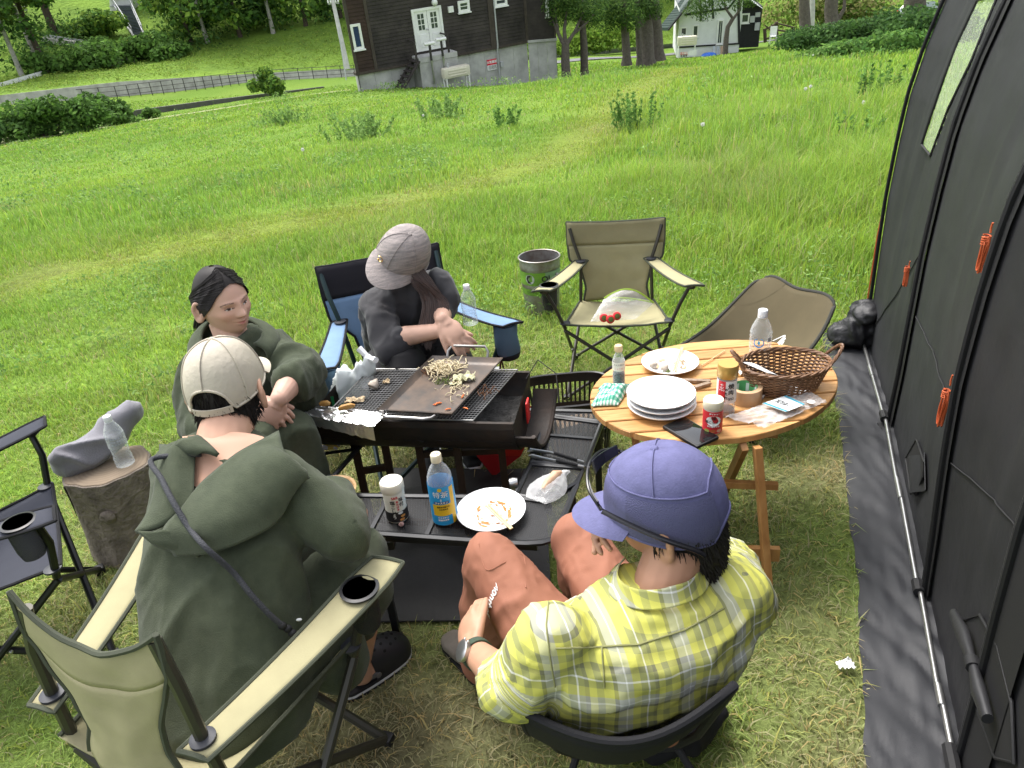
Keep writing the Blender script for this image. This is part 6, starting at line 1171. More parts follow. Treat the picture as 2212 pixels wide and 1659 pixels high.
# water bottles
def pet(label, c, r, h, capm=WPL, group='drink bottles', lab=None, tilt=None):
    t = thing('water_bottle', c, label, 'bottle', group); prof = [(r*.8, 0), (r*.97, .003)]; n_ = 44
    for i in range(n_+1):
        z = .006+(h*.62)*i/n_; prof.append((r*(.955+.045*(.5+.5*cos(i*pi/2.2)))*(.93 if .25 < i/n_ < .6 else 1), z))
    prof += [(r*.97, h*.66), (r*.85, h*.74), (r*.55, h*.84), (r*.36, h*.89), (r*.36, h*.91)]
    MB().lathe(prof, c, tilt, n=32).build('body', CLR, t); MB().lathe([(r*.42, h*.9), (r*.43, h*.905), (r*.43, h*.99), (r*.4, h), (0, h)], c, tilt, n=28, rfun=lambda a, z: 1+.015*sin(a*26)).build('cap', capm, t); MB().lathe([(r*.38, h*.885), (r*.44, h*.89), (r*.38, h*.895)], c, tilt, n=24).build('neck_ring', capm, t)
    return t
c = base(1637, 800, WZ); t = pet('clear water bottle with a round blue drop logo behind the basket', c, .036, .222); ph = toward(c)-.12; f_ = wrap(c, .0362, ph, .0); DB = mat('drop_blue_mat', (.02, .28, .72), .4)
b = MB(); b.add([f_(cos(a)*(.0135 if j else .0165)*1.+(0 if j else 0), .118+sin(a)*(.0135 if j else .0165)+(.0015 if j else 0), .001) for k in range(33) for a in [pi*.6+k/32*pi*1.8] for j in (0, 1)], [(2*k, 2*k+2, 2*k+3, 2*k+1) for k in range(32)]); b.build('ring_logo', DB, t, smooth=False)
MB().add([f_(x, .118+y, .0012) for x, y in ((0, .010), (-.0035, .003), (-.0042, -.001), (-.002, -.005), (.002, -.005), (.0042, -.001), (.0035, .003))], [tuple(range(7))]).build('drop_logo', mat('drop_cyan_mat', (.06, .45, .75), .4), t, smooth=False); b = MB(); b.sheet(lambda u, v: f_(.026+u*.014, .12+v*.018, .001), 6, 3); b.build('bar_label', WTI, t)
for k in range(5): b = MB(); b.sheet(lambda u, v: f_(.029+k*.0022+u*.0011, .122+v*.013, .0015), 2, 2); b.build('bar', BKI, t)
c = sp+V((.07, -.005, SH+.005)); t = pet('clear water bottle standing on the tree stump', c, .032, .2); f_ = wrap(c, .0325, toward(c), 0)
for k in range(3): text_on('embossed_print', '天然水 ミネラル'[k:k+6], .008, (lambda y0: lambda a, b_, e: f_(a, b_+y0, e))(.12-.011*k), mat('grey_print_mat', (.35, .38, .45), .6), t)
pet('small water bottle in the right cup holder of the blue chair', PD(1017, 700, 2.66), .028, .155)
# towel on the stump
tw = thing('rolled_towel', sp+V((-.04, .03, SH)), 'grey fleece bundle lying on the tree stump', 'towel'); b = MB(); c = sp+V((-.03, .03, SH+.05))
b.tube([c+V(q) for q in ((-.125, -.065, 0), (-.10, -.05, .0), (-.04, -.02, .01), (.02, .03, .03), (.07, .075, .06), (.115, .115, .085), (.135, .13, .09))], [.03, .052, .058, .055, .05, .042, .02], 18)
me = remesh(b, .008, 6); fold(me, .022, 9, (1, 1, 1.5), seed=6); fol(me, 'fleece', mat('fleece_mat', (.20, .195, .215), .95, var=.2, vscale=14, bump=.6, bscale=240, bdist=.003, sheen=.3), tw)
# phone, basket, wrapper, napkin
q4 = [v3(PZ(*q, WZ+.006)) for q in ((1432, 922), (1476, 903), (1555, 945), (1504, 969))]; t = thing('smartphone', q4[0], 'black smartphone in a silver edged case at the table edge', 'phone'); cx = sum(q4, V((0, 0, 0)))/4; yd = (q4[2]+q4[3]-q4[0]-q4[1]).normalized(); R_ = frame(yd); ln = ((q4[3]-q4[0]).length+(q4[2]-q4[1]).length)/2; wd = ((q4[1]-q4[0]).length+(q4[2]-q4[3]).length)/2
MB().box(cx, (wd, ln, .011), R_, bev=.004).build('case', mat('phone_case_mat', (.012, .012, .013), .5), t); MB().box(cx+V((0, 0, .0052)), (wd*.88, ln*.94, .0018), R_, bev=.0006).build('screen', mat('screen_mat', (.008, .009, .010), .04, spec=.8), t); MB().box(cx-R_ @ V((wd*.5, ln*.12, 0)), (.003, ln*.6, .007), R_, bev=.001).build('silver_edge', STEEL, t)
bk = base(1690, 835, WZ+.002); t = thing('wicker_basket', bk, 'oval brown wicker basket with looped handles on the table', 'basket'); WK = mat('wicker_mat', (.115, .055, .028), .5, var2=(.24, .125, .06), vscale=40, bump=.4, bscale=90, bdist=.002)
def bkp(a, z, e=0.): k = lerp(.78, 1.02, z/.085); return bk+V((cos(a)*(.135*k+e), sin(a)*(.098*k+e), z))
ns_ = 40; wv_ = MB()
for row in range(15): z = .004+row*.0053; wv_.tube([bkp(2*pi*j/80, z, .0028*(1 if (j//2+row) % 2 else -1)) for j in range(81)], .0027, 5, cap=False)
o = wv_.build('woven_wall', WK, t); tag(o, kind='stuff')
for j in range(ns_): a = 2*pi*j/ns_; MB().tube([bkp(a, 0), bkp(a, .04), bkp(a, .086)], .0021, 5).build('stake', WK, t)
for s_ in (0, 1, 2): MB().tube([bkp(2*pi*j/96, .087+.0035*sin(j*.6+s_*2.09), .0038*cos(j*.6+s_*2.09)) for j in range(97)], .0036, 6).build('rim_braid', WK, t)
b = MB(); b.lathe([(0, .003), (.128, .003)], bk, n=40, sx=.8, sy=.58); b.build('bottom', WK, t)
for a0 in (pi*.97, -.12):
    for s_ in (0, 1, 2): MB().tube([bkp(a0+lerp(-.36, .36, k/20), .085+.052*sin(pi*k/20)+.003*sin(k*.9+s_*2.09), .012*sin(pi*k/20)+.003*cos(k*.9+s_*2.09)) for k in range(21)], .0036, 6).build('handle', WK, t)
npk = thing('paper_napkin', bk+V((-.07, -.02, .03)), 'grey white paper napkin lying in the wicker basket', 'napkin'); b = MB(); b.sheet(lambda u, v: bk+V((lerp(-.125, -.02, u)+.05*v, lerp(.03, -.055, v), lerp(.085, .03, u)+.012*sin(u*4)-.02*v*u)), 12, 10, thick=.001); b.build('napkin', mat('napkin_mat', (.62, .62, .62), .9, var=.1, vscale=60), npk)
crumple('tissue', 'small white tissue left of the wicker basket', 'tissue', base(1608, 808, WZ), .018, .014, .014, WTI, 4)
wp = thing('plastic_wrapper', base(1680, 893, WZ), 'clear crumpled wrapper with a white and blue label', 'wrapper'); wq = [base(*q, WZ+.004) for q in ((1565, 905), (1745, 845), (1785, 872), (1650, 928))]; b = MB(); wf = lambda u, v: lerp(lerp(wq[0], wq[1], u), lerp(wq[3], wq[2], u), v)+V((0, 0, .004+.016*abs(noise.noise(V((u*7, v*5, 3))))+.008*abs(noise.noise(V((u*17, v*13, 1)))))); b.sheet(wf, 44, 22); b.build('film', film('wrapper_film_mat', (.92, .92, .92), .22, .1), wp, angle=0)
b = MB(); lf = lambda u, v: lerp(lerp(wq[0], wq[1], .38+.3*u), lerp(wq[3], wq[2], .38+.3*u), .15+.75*v)+V((0, 0, .022)); b.sheet(lf, 8, 8); b.build('label', mat('label_white_mat', (.74, .78, .78), .4), wp)
for u0 in (.02, .88): b = MB(); b.sheet(lambda u, v: lf(u0+.1*u, v)+V((0, 0, .0008)), 2, 8); b.build('label_band', mat('label_blue_mat', (.05, .30, .42), .4), wp)
for k, s_ in enumerate('若緑つゆ'[:3]): text_on('label_print', s_, .02, (lambda k_: lambda x, y, e: lf(.5-y/.07, .24+.26*k_+x/.07)+V((0, 0, .001+e)))(k), BKI, wp)
MB().lathe([(.0, 0), (.012, 0), (.012, .001), (0, .001)], base(1752, 868, WZ+.024), n=18).build('price_sticker', WTI, wp); text_on('price', '50', .012, lambda x, y, e: base(1752, 868, WZ+.0255)+V((x, y, e)), BKI, wp)
for k, (x, y, lab) in enumerate(((1630, 862, 'clear twisted film scrap left of the basket foot'), (1715, 850, 'clear film scrap right of the basket foot'))): crumple('film_scrap', lab, 'wrapper', base(x, y, WZ), .025, .016, .03, MATS['wrapper_film_mat'], 20+k, group='film scraps')
sk = thing('bamboo_skewer', base(1520, 790, WZ), 'thin bamboo skewer lying beside the used plate', 'skewer'); MB().tube([base(1515, 790, WZ+.006), base(1566, 757, WZ+.006)], .002, 6).build('stick', CHOP, sk)
for k, (x0, y0, x1, y1, lab) in enumerate(((1470, 822, 1535, 824, 'longer knife with a wooden grip behind the plate stack'), (1500, 838, 1533, 828, 'shorter knife with a pale wooden grip behind the plate stack'))): t = thing('bread_knife', base(x0, y0, WZ), lab, 'knife', 'knives on the wooden table'); MB().beam(base(x0, y0, WZ+.007), base(x1, y1, WZ+.007), .016, .012, bev=.003).build('wood', woodgrain('grey_wood_mat', (.22, .15, .1), (.36, .27, .19), (20, 20, 3)), t)
# ================================================================== GROUND ITEMS
pbk = v3(GI(1172, 668)); t = thing('metal_pail', pbk, 'battered metal pail with a green painted band standing in the grass', 'bucket'); pr = .125; ph_ = .345; PG = mat('pail_metal_mat', (.33, .34, .33), .45, .6, var2=(.16, .12, .1), vscale=14, bump=.4, bscale=30, bdist=.004)
MB().lathe([(.0, .002), (pr*.84, .002), (pr*.85, 0), (pr*.9, ph_*.35), (pr*.93, ph_*.5), (pr*.96, ph_*.53), (pr*.94, ph_*.56), (pr*.97, ph_*.82), (pr*1.0, ph_*.85), (pr*.98, ph_*.88), (pr, ph_), (pr*.985, ph_), (pr*.95, ph_*.8), (pr*.85, .02), (0, .02)], pbk, n=48, rfun=lambda a, z: 1+.012*sin(3*a+1)*z/ph_).build('shell', PG, t)
MB().tube([pbk+V((pr*cos(a), pr*sin(a), ph_)) for a in [k*2*pi/40 for k in range(41)]], .005, 6).build('rim', PG, t); ph = toward(pbk); GNP = mat('pail_green_mat', (.16, .33, .03), .55, var2=(.09, .18, .03), vscale=20); band('green_band', pbk, pr*.945, ph_*.57, ph_*.81, GNP, t, ph-1.6, ph+.25, e=.002, r2=pr*.97); band('green_band', pbk, pr*.90, ph_*.38, ph_*.5, GNP, t, ph-1.4, ph+.2, e=.002, r2=pr*.93); band('grey_green_band', pbk, pr*.945, ph_*.57, ph_*.81, mat('pail_sage_mat', (.17, .27, .16), .55), t, ph+.25, ph+1.6, e=.002, r2=pr*.97)
f_ = wrap(pbk, pr*.965, ph-.55, ph_*.69); MB().add([f_(.03*cos(k*.26), .03*sin(k*.26), .002) for k in range(24)], [tuple(range(24))]).build('emblem', mat('emblem_mat', (.42, .48, .4), .6, var=.5, vscale=60), t, smooth=False); MB().add([f_(x*.03, y*.03, .0032) for x, y in ((-.8, .1), (-.45, .85), (.2, .85), (.05, .45), (-.15, .45), (-.4, 0), (-.15, -.45), (.05, -.45), (.2, -.85), (-.45, -.85))], [(0, 1, 2, 3, 4, 5), (0, 5, 6, 7, 8, 9)]).build('emblem_mark', BKI, t, smooth=False)
text_on('lettering', 'QJ', .05, (lambda g: lambda x, y, e: g(x, y, e+.004))(wrap(pbk, pr*.965, ph+.25, ph_*.69)), BKI, t, bold=.002); text_on('lettering', 'ローヤル', .018, (lambda g: lambda x, y, e: g(x, y, e+.004))(wrap(pbk, pr*.93, ph-.5, ph_*.44)), BKI, t)
MB().tube([pbk+V((pr*cos(a)*1.02, pr*sin(a)*1.02, ph_*.7-.06*sin((a-(-.9))/2.2*pi))) for a in [-.9+k*2.2/12 for k in range(13)]], .0022, 5).build('bail', DM, t); MB().ball(pbk+V((pr*.75, -pr*.66, ph_*.72)), .012, 10, 8).build('bail_ear', PG, t)
# black basket behind the table
cb = v3(PZ(1222, 850, .30)); t = thing('laundry_basket', (cb.x, cb.y, 0), 'black slotted plastic basket behind the mesh table', 'basket'); PB = mat('black_basket_mat', (.012, .012, .013), .4); bx_, by_ = .19, .14
def bb(a, z): k = lerp(.85, 1, z/.3); s_ = (abs(cos(a))**4+abs(sin(a))**4)**-.25; return V((cb.x+cos(a)*s_*bx_*k, cb.y+.03+sin(a)*s_*by_*k, z))
for z0, z1 in ((.0, .06), (.15, .17), (.262, .3)): b = MB(); b.sheet(lambda u, v: bb(2*pi*u, lerp(z0, z1, v)), 49, 3, thick=.003); b.build('wall_band', PB, t)
for k in range(64): a = 2*pi*k/64; MB().beam(bb(a, .06), bb(a, .265), .008, .004, up=(cos(a), sin(a), 0)).build('slot_bar', PB, t, smooth=False)
MB().tube([bb(2*pi*k/48, .3) for k in range(49)], .007, 6).build('rim', PB, t); b = MB(); b.lathe([(0, .005), (.2, .005)], (cb.x, cb.y+.03, 0), n=24, sx=.75, sy=.55); b.build('bottom', PB, t)
bxx = thing('cardboard_box', (cb.x, cb.y+.02, .006), 'brown cardboard piece inside the black basket', 'box'); MB().box((cb.x+.03, cb.y, .09), (.16, .08, .17), Matrix.Rotation(.3, 3, 'Z'), bev=.002).build('box', mat('cardboard_mat', (.40, .27, .16), .8, var=.15, vscale=12), bxx)
# red paper bag under the table, tilted
rb = thing('paper_bag', PZ(1065, 1030, .0), 'bright red paper bag leaning under the mesh table', 'bag'); RP = mat('red_paper_mat', (.8, .04, .03), .55, var=.15, vscale=9, bump=.15, bscale=20)
A_, B_, C_, D_ = v3(PZ(1002, 925, .30)), v3(PZ(1148, 935, .30)), v3(PZ(1125, 985, .1)), v3(PZ(1066, 1030, .004)); E_ = v3(PZ(1022, 975, .14)); F2 = v3(PZ(1082, 985, .12)); sh = V((.02, .14, .03))
b = MB(); b.add([A_, E_, F2, V((lerp(A_, B_, .62)))], [(0, 1, 2, 3)]); b.build('front', RP, rb, smooth=False); b = MB(); b.add([lerp(A_, B_, .62), F2, C_, B_], [(0, 1, 2, 3)]); b.build('side', RP, rb, smooth=False); b = MB(); b.add([E_, D_, C_, F2], [(0, 1, 2, 3)]); b.build('bottom', mat('red_paper_dark_mat', (.5, .02, .025), .55), rb, smooth=False); b = MB(); b.add([A_+sh, E_+sh, D_+sh*.5, C_+sh, B_+sh], [(0, 1, 2, 3, 4)]); b.build('back', RP, rb, smooth=False)
text_on('lettering', 'au', .05, lambda x, y, e: lerp(lerp(A_, lerp(A_, B_, .62), .72), lerp(E_, F2, .72), .3)+V((x*.9+y*.1, -.004-e-y*.2, y+x*.15)), mat('gold_ink_mat', (.75, .35, .15), .5), rb)
# handbag right of the blue chair
hb = thing('handbag', PZ(1045, 800, 0), 'taupe leather handbag with a dark handle beside the blue chair', 'handbag'); TAU = mat('taupe_leather_mat', (.26, .19, .14), .5, var=.1, vscale=9, bump=.15, bscale=80, bdist=.002); hc = v3(PY(1030, 735, 2.62)); 
b = MB(); b.sheet(lambda u, v: (lambda a, z: V((hc.x+cos(a)*(abs(cos(a))**4+abs(sin(a))**4)**-.25*(.125-.03*z/.3), hc.y+sin(a)*(abs(cos(a))**4+abs(sin(a))**4)**-.25*(.06-.025*z/.3), z)))(2*pi*u, .01+.36*v), 40, 12); b.add([(hc.x-.1, hc.y-.05, .012), (hc.x+.1, hc.y-.05, .012), (hc.x+.1, hc.y+.05, .012), (hc.x-.1, hc.y+.05, .012)], [(0, 1, 2, 3)]); b.build('body', TAU, hb)
MB().tube([(hc.x+.075, hc.y-.035, .36), (hc.x+.09, hc.y-.04, .45), (hc.x+.1, hc.y-.05, .38), (hc.x+.115, hc.y-.07, .27)], .0045, 6).build('handle', mat('burgundy_mat', (.06, .02, .022), .5), hb); MB().box((hc.x, hc.y, .365), (.16, .05, .04), bev=.01).build('white_lining', WTI, hb)
ch = thing('bag_charm', (hc.x+.125, hc.y-.08, .22), 'small orange bag shaped charm hanging on the handbag', 'charm'); b = MB(); p = V((hc.x+.125, hc.y-.08, .235)); MB().box(p, (.05, .025, .04), bev=.004).build('charm_body', mat('orange_leather_mat', (.75, .09, .02), .5), ch); MB().tube([p+V((.016*cos(k*pi/8), 0, .02+.026*sin(k*pi/8))) for k in range(9)], .003, 6).build('charm_handle', MATS['orange_leather_mat'], ch)
# white carrier bag hanging on the left arm of the blue chair
cbq = v3(PD(768, 815, 2.5)); t = thing('carrier_bag', cbq, 'white plastic carrier bag with a green print hanging from the blue chair arm', 'bag'); b = MB(); top = v3(PD(795, 772, 2.46)); b.tube([top, top+V((-.01, 0, -.03)), cbq+V((-.02, .0, -.01)), cbq+V((-.045, .02, -.12)), cbq+V((-.05, .02, -.2))], [.008, .02, .06, .09, .06], 16, flat=.5)
me = remesh(b, .008, 3); fold(me, .035, 11, (1.4, 1.4, .3), 2); fold(me, .01, 26, (1, 1, .4), 4); fol(me, 'bag', mat('carrier_mat', (.8, .84, .84), .35, transl=.25, bump=.3, bscale=30), t); MB().tube([v3(PD(775, 752, 2.46)), top, v3(PD(812, 778, 2.42))], [.012, .009, .011], 8).build('twisted_handle', WPL, t); p = cbq+V((-.06, -.06, -.06)); text_on('green_print', 'レ', .07, lambda x, y, e: p+V((x+.0*y, -.02-e, y)), mat('bag_green_mat', (.03, .3, .1), .5), t, bold=.004)
# zip bag with strawberries on the empty khaki chair
zc = v3(PZ(1340, 672, .385)); zb = thing('zip_bag', zc, 'open zip bag with green edges lying on the empty khaki chair', 'bag'); zf = film('zip_film_mat', (.85, .83, .8), .14, .2); Z_ = [v3(PZ(1275, 695, .39)), v3(PZ(1372, 690, .39)), v3(PZ(1412, 655, .43)), v3(PZ(1305, 645, .46))]
for k in (0, 1): b = MB(); b.sheet(lambda u, v: lerp(lerp(Z_[0], Z_[1], u), lerp(Z_[3], Z_[2], u), v)+V((0, 0, (.055*v*sin(pi*u)+.03*sin(pi*v)*sin(pi*u))*(1 if k else .2)+.006*noise.noise(V((u*9, v*9, k))))), 18, 14); b.build('film', zf, zb, angle=0)
for k, h_ in enumerate((.055, .011)): MB().tube([lerp(Z_[3], Z_[2], u/20)+V((0, 0, h_*sin(pi*u/20)+.002)) for u in range(21)], .004, 6, flat=.5).build('zip_edge', mat('zip_green_mat', (.36, .55, .05), .4), zb)
for k, (x, y, lab) in enumerate(((1304, 692, 'left strawberry in the zip bag'), (1318, 695, 'middle strawberry in the zip bag'), (1332, 688, 'right strawberry in the zip bag'))): p = v3(PZ(x, y, .40)); t = thing('strawberry', p, lab, 'strawberry', 'strawberries in the zip bag'); MB().lathe([(0, -.02), (.012, -.012), (.02, .006), (.018, .018), (.008, .022), (0, .022)], p+V((0, 0, .012)), Matrix.Rotation(1.2, 3, 'X'), 14).build('berry', mat('berry_mat', (.72, .03, .04), .35), t); MB().lathe([(0, .021), (.013, .023), (0, .024)], p+V((0, 0, .012)), Matrix.Rotation(1.2, 3, 'X'), 6).build('calyx', LGR, t)
# scraps in the grass
crumple('paper_scrap', 'white paper scrap on the grass by the tent skirt', 'paper', PZ(1826, 1440, .02), .022, .014, .018, WTI, 6)
# ================================================================== BROWN LOW CHAIR
lc = thing('low_chair', PZ(1600, 850, 0), 'brown low sling chair behind the wooden table', 'chair'); BRC = fabric('brown_fabric_mat', (.105, .085, .045)); BF, BN, FF, FN = v3(PY(1662, 594, 3.0)), v3(PY(1798, 650, 2.66)), v3(PY(1430, 770, 2.62)), v3(PY(1640, 850, 2.35))
FF, FN = V((.68, 2.78, .30)), V((.95, 2.40, .28))
BF, BN = BF+V((-.02, .03, .035)), BN+V((.05, -.04, .035))
def low(u, v):
    k = .5+.5*(abs(2*u-1)**2.6)*(1 if u > .5 else -1); uu = lerp(u, k, .35*(1-v)); p = lerp(lerp(BF, BN, uu), lerp(FF, FN, u), v); cor = (abs(2*u-1)**6)*max(0, 1-v*7)**2
    return p+V((-.03*sin(pi*u), 0, -.17*sin(pi*min(1, v))**1.1*(.35+.65*sin(pi*u))-.035*sin(pi*u)*(1-v)-.03*cor))+((BF+BN+FF+FN)/4-p)*(.16*(abs(2*u-1)**5)*max(0, 1-2.2*v)**2)
b = MB(); b.sheet(low, 26, 30, thick=.004); lo = b.build('sling', BRC, lc, angle=0); LP_ = fabric('brown_piping_mat', (.05, .05, .042))
MB().tube([low(0, 1-k/24) for k in range(25)]+[low(k/20, 0) for k in range(1, 21)]+[low(1, k/24) for k in range(1, 25)], .008, 8).build('sling_edge', LP_, lc)
b = MB(); b.sheet(lambda u, v: low(u*.34*(1-v), v*.34*(1-.0*u))+V((-.003, -.002, .003)), 8, 8); b.build('pole_pocket', BRC, lc); b = MB(); b.sheet(lambda u, v: low(1-u*.22*(1-v), v*.4)+V((-.003, -.002, .003)), 8, 8); b.build('pole_pocket', BRC, lc)
hubc = (FF+FN+BF+BN)/4; hubc.z = .14
for p in (low(.02, .02), low(.98, .02), low(.02, .98), low(.98, .98)): MB().tube([hubc, lerp(hubc, p, .5)+V((0, 0, -.03)), p+V((0, 0, -.01))], .008, 8).build('pole', BLK, lc); q = lerp(hubc, p, .8); MB().tube([hubc, (q.x, q.y, .005)], .008, 8).build('leg', BLK, lc)
lg = low(.62, .30); du = (low(.72, .30)-low(.52, .30)).normalized(); dv = (low(.62, .2)-low(.62, .4)).normalized(); nn = du.cross(dv).normalized(); nn = nn if nn.dot(v3(CAM)-lg) > 0 else -nn; LGP = lambda x, y, e=0.: lg+du*x+dv*y+nn*(.006+e)
text_on('lettering', 'FulCon', .022, lambda x, y, e: LGP(x-.01, y-.03, e), WTI, lc)
for k in range(3): b = MB(); x0 = .012+.011*k; b.add([LGP(x0-.006, -.012), LGP(x0+.0015, -.012), LGP(x0+.022, .04-.004*k), LGP(x0+.0145, .04-.004*k)], [(0, 1, 2, 3)]); b.build('logo_bar', WTI, lc, smooth=False)
b = MB(); b.add([LGP(-.02, .012), LGP(-.014, .012), LGP(.030, .042), LGP(.022, .042)], [(0, 1, 2, 3)]); b.build('logo_bar', WTI, lc, smooth=False)
# ================================================================== PEOPLE
SKIN = [mat('skin_a_mat', (.60, .36, .25), .5, attr='col', spec=.35, bump=.12, bscale=220, bdist=.001)]
def limb(mb, pts, rs, n=16):
    pts = [v3(p) for p in pts]; P_, R_ = [], []
    for i in range(len(pts)-1):
        for k in range(5): P_.append(lerp(pts[i], pts[i+1], k/5)); R_.append(lerp(rs[i], rs[i+1], k/5))
    P_.append(pts[-1]); R_.append(rs[-1]); mb.tube(P_, R_, n)
    for p, r in zip(pts, rs): mb.ball(p, r*.995, 14, 10)
def loft(mb, st, right, fwd, n=28, pw=2.4):
    """stations (centre, half width, half depth) stacked into a closed body; right/fwd are the section axes"""
    vs = []; right, fwd = V(right), V(fwd)
    for c, a, b_ in st:
        for j in range(n):
            t = 2*pi*j/n; k = (abs(cos(t))**pw+abs(sin(t))**pw)**(-1/pw); vs.append(v3(c)+right*(a*k*cos(t))+fwd*(b_*k*sin(t)))
    m_ = len(st); fs = [(i*n+j, i*n+(j+1) % n, (i+1)*n+(j+1) % n, (i+1)*n+j) for i in range(m_-1) for j in range(n)]+[tuple(range(n-1, -1, -1)), tuple((m_-1)*n+j for j in range(n))]
    mb.add(vs, fs)
def hand(mb, wrist, fwd, nrm, side, curl=(.5, .5, .5, .5), thumb=(.6, .3), sc=1., spread=.06):
    """palm and five jointed fingers; fwd towards the knuckles, nrm out of the back of the hand, side +1: thumb towards fwd x nrm"""
    w_ = v3(wrist); f_ = V(fwd).normalized(); n_ = V(nrm); n_ = (n_-f_*n_.dot(f_)).normalized(); s_ = f_.cross(n_)*side
    pl_ = w_+f_*.048*sc; mb.ball(pl_, (.046*sc, .040*sc, .0155*sc), 16, 10, Matrix((f_, s_, n_)).transposed()); mb.ball(w_+f_*.062*sc, (.03*sc, .039*sc, .0135*sc), 14, 8, Matrix((f_, s_, n_)).transposed())
    mb.tube([w_-f_*.02, w_+f_*.03*sc], [.024*sc, .026*sc], 12, flat=.75, up=tuple(s_))
    for k, (off, L0) in enumerate(((.028, .070), (.0095, .078), (-.0095, .072), (-.027, .056))):
        p = w_+f_*(.083-.004*abs(k-1))*sc+s_*off*sc; a = spread*(1.2-k); d = (f_*cos(a)+s_*sin(a)).normalized(); c = curl[k]; r = .0084*sc*(1-.07*k if k else 1); P_ = [w_+f_*.055*sc+s_*off*sc, p]; R_ = [r*1.05, r*1.05]; ang = 0
        for j, fr in enumerate((.45, .32, .23)):
            ang += c*(.9 if j == 0 else 1.15); dd = d*cos(ang)-n_*sin(ang); p = p+dd*(L0*fr*sc); P_.append(p); R_.append(r*(.95-.09*j))
        mb.tube(P_, R_, 10); 
        for q, rr in zip(P_[1:], R_[1:]): mb.ball(q, rr, 10, 8)
    b0 = w_+f_*.018*sc+s_*.024*sc; a, b_ = thumb; d1 = (f_*cos(a)+s_*sin(a)-n_*.25).normalized(); p1 = b0+d1*.042*sc; d2 = (f_*cos(a-b_)+s_*sin(a-b_)-n_*.35).normalized(); p2 = p1+d2*.032*sc; p3 = p2+d2*.022*sc
    mb.tube([b0-d1*.01, b0, p1, p2, p3], [.012*sc, .0125*sc, .0105*sc, .0092*sc, .0072*sc], 10)
    for q, rr in ((b0, .0125), (p1, .0105), (p3, .0072)): mb.ball(q, rr*sc, 10, 8)
def gs(a, s): return np.exp(-(a/s)**2)
def head_mesh(C_, R_, skin, sc=1., female=False, N=150, M=110, features=True):
    """head as a shaped radial surface in the frame R_ (x right, y forward, z up); returns verts, faces, colours"""
    u = np.linspace(-pi, pi, N, endpoint=False); v = np.linspace(-pi/2+.02, pi/2-.02, M); A, E = np.meshgrid(u, v, indexing='ij'); A, E = A.ravel(), E.ravel()
    x, y, z = np.cos(E)*np.sin(A), np.cos(E)*np.cos(A), np.sin(E); front = np.clip(y, 0, 1)
    rx, ry, rz = .0735, .093, .116; r = 1/np.sqrt((x/rx)**2+(y/ry)**2+(z/rz)**2)
    jaw = np.clip((-z-.15)/.75, 0, 1); r *= 1-.13*jaw*np.abs(x)*1.5-.10*jaw*np.clip(-y, 0, 1)*1.5
    r += front*(.010*gs(A, .5)*gs(E+.82, .22))                                        # chin
    r += .0195*gs(A, .115)*gs(E+.17, .12)+.0105*gs(A, .075)*gs(E-.03, .2)*(1 if not female else .8)+.006*gs(np.abs(A)-.14, .07)*gs(E+.22, .07)   # nose
    r += -.0085*gs(np.abs(A)-.34, .17)*gs(E-.07, .11)+.0048*gs(np.abs(A)-.34, .09)*gs(E-.06, .06)    # sockets, lids
    r += .004*gs(np.abs(A)-.3, .3)*gs(E-.25, .08)+.0045*gs(np.abs(A)-.62, .25)*gs(E+.22, .2)   # brow, cheek
    r += .0065*gs(A, .2)*gs(E+.43, .045)+.0068*gs(A, .17)*gs(E+.54, .05)-.005*gs(A, .24)*gs(E+.485, .018)-.003*gs(A, .05)*gs(E+.33, .05)
    p = np.stack([x, y, z], -1)*r[:, None]*sc; W_ = p @ np.array(R_.transposed())+np.array(C_)
    col = np.tile(np.array(skin), (len(A), 1)).astype(float); bl = (gs(np.abs(A)-.55, .28)*gs(E+.22, .2)*.35)[:, None]; col = lerp(col, np.array([skin[0]*1.02, skin[1]*.8, skin[2]*.75]), bl)
    if features:
        lip = np.clip(gs(A, .25)**1.*gs(E+.487, .075)*1.9-.75, 0, 1)[:, None]; col = lerp(col, np.array([.42, .13, .12]), lip*.85); col = lerp(col, np.array([.10, .03, .03]), (np.clip(gs(A, .24)*gs(E+.487, .014)*2-.9, 0, 1))[:, None])
        aa = np.abs(A); bw = np.clip(gs(E-(.27-.25*(aa-.36)**2*3), .028)*1.7-.6, 0, 1)*((aa > .15)&(aa < .62)); col = lerp(col, np.array([.045, .03, .025]), (bw*.85)[:, None])
        ex = (aa-.345)/.165; eh = .036*np.clip(1-ex**2, 0, 1); de = E-.055; eye = (np.abs(de) < eh); iris = eye & (np.hypot((aa-.35)/1, de*1.) < .052); lid = (np.abs(de-eh) < .016) & (np.abs(ex) < 1.05)
        col[eye] = (.62, .58, .54); col[iris] = (.025, .017, .014); col[lid] = (.05, .03, .027); col = lerp(col, np.array([skin[0]*.6, skin[1]*.5, skin[2]*.5]), (gs(aa-.34, .2)*gs(E-.13, .03)*.5)[:, None])
        col = lerp(col, np.array([.2, .08, .06]), (np.clip(gs(aa-.085, .035)*gs(E+.275, .02)*1.5-.4, 0, 1))[:, None])
    idx = np.arange(N*M).reshape(N, M); fs = [(idx[i, j], idx[(i+1) % N, j], idx[(i+1) % N, j+1], idx[i, j+1]) for i in range(N) for j in range(M-1)]
    fs += [tuple(idx[i, 0] for i in range(N-1, -1, -1)), tuple(idx[i, M-1] for i in range(N))]
    return W_, [tuple(int(k) for k in f) for f in fs], col
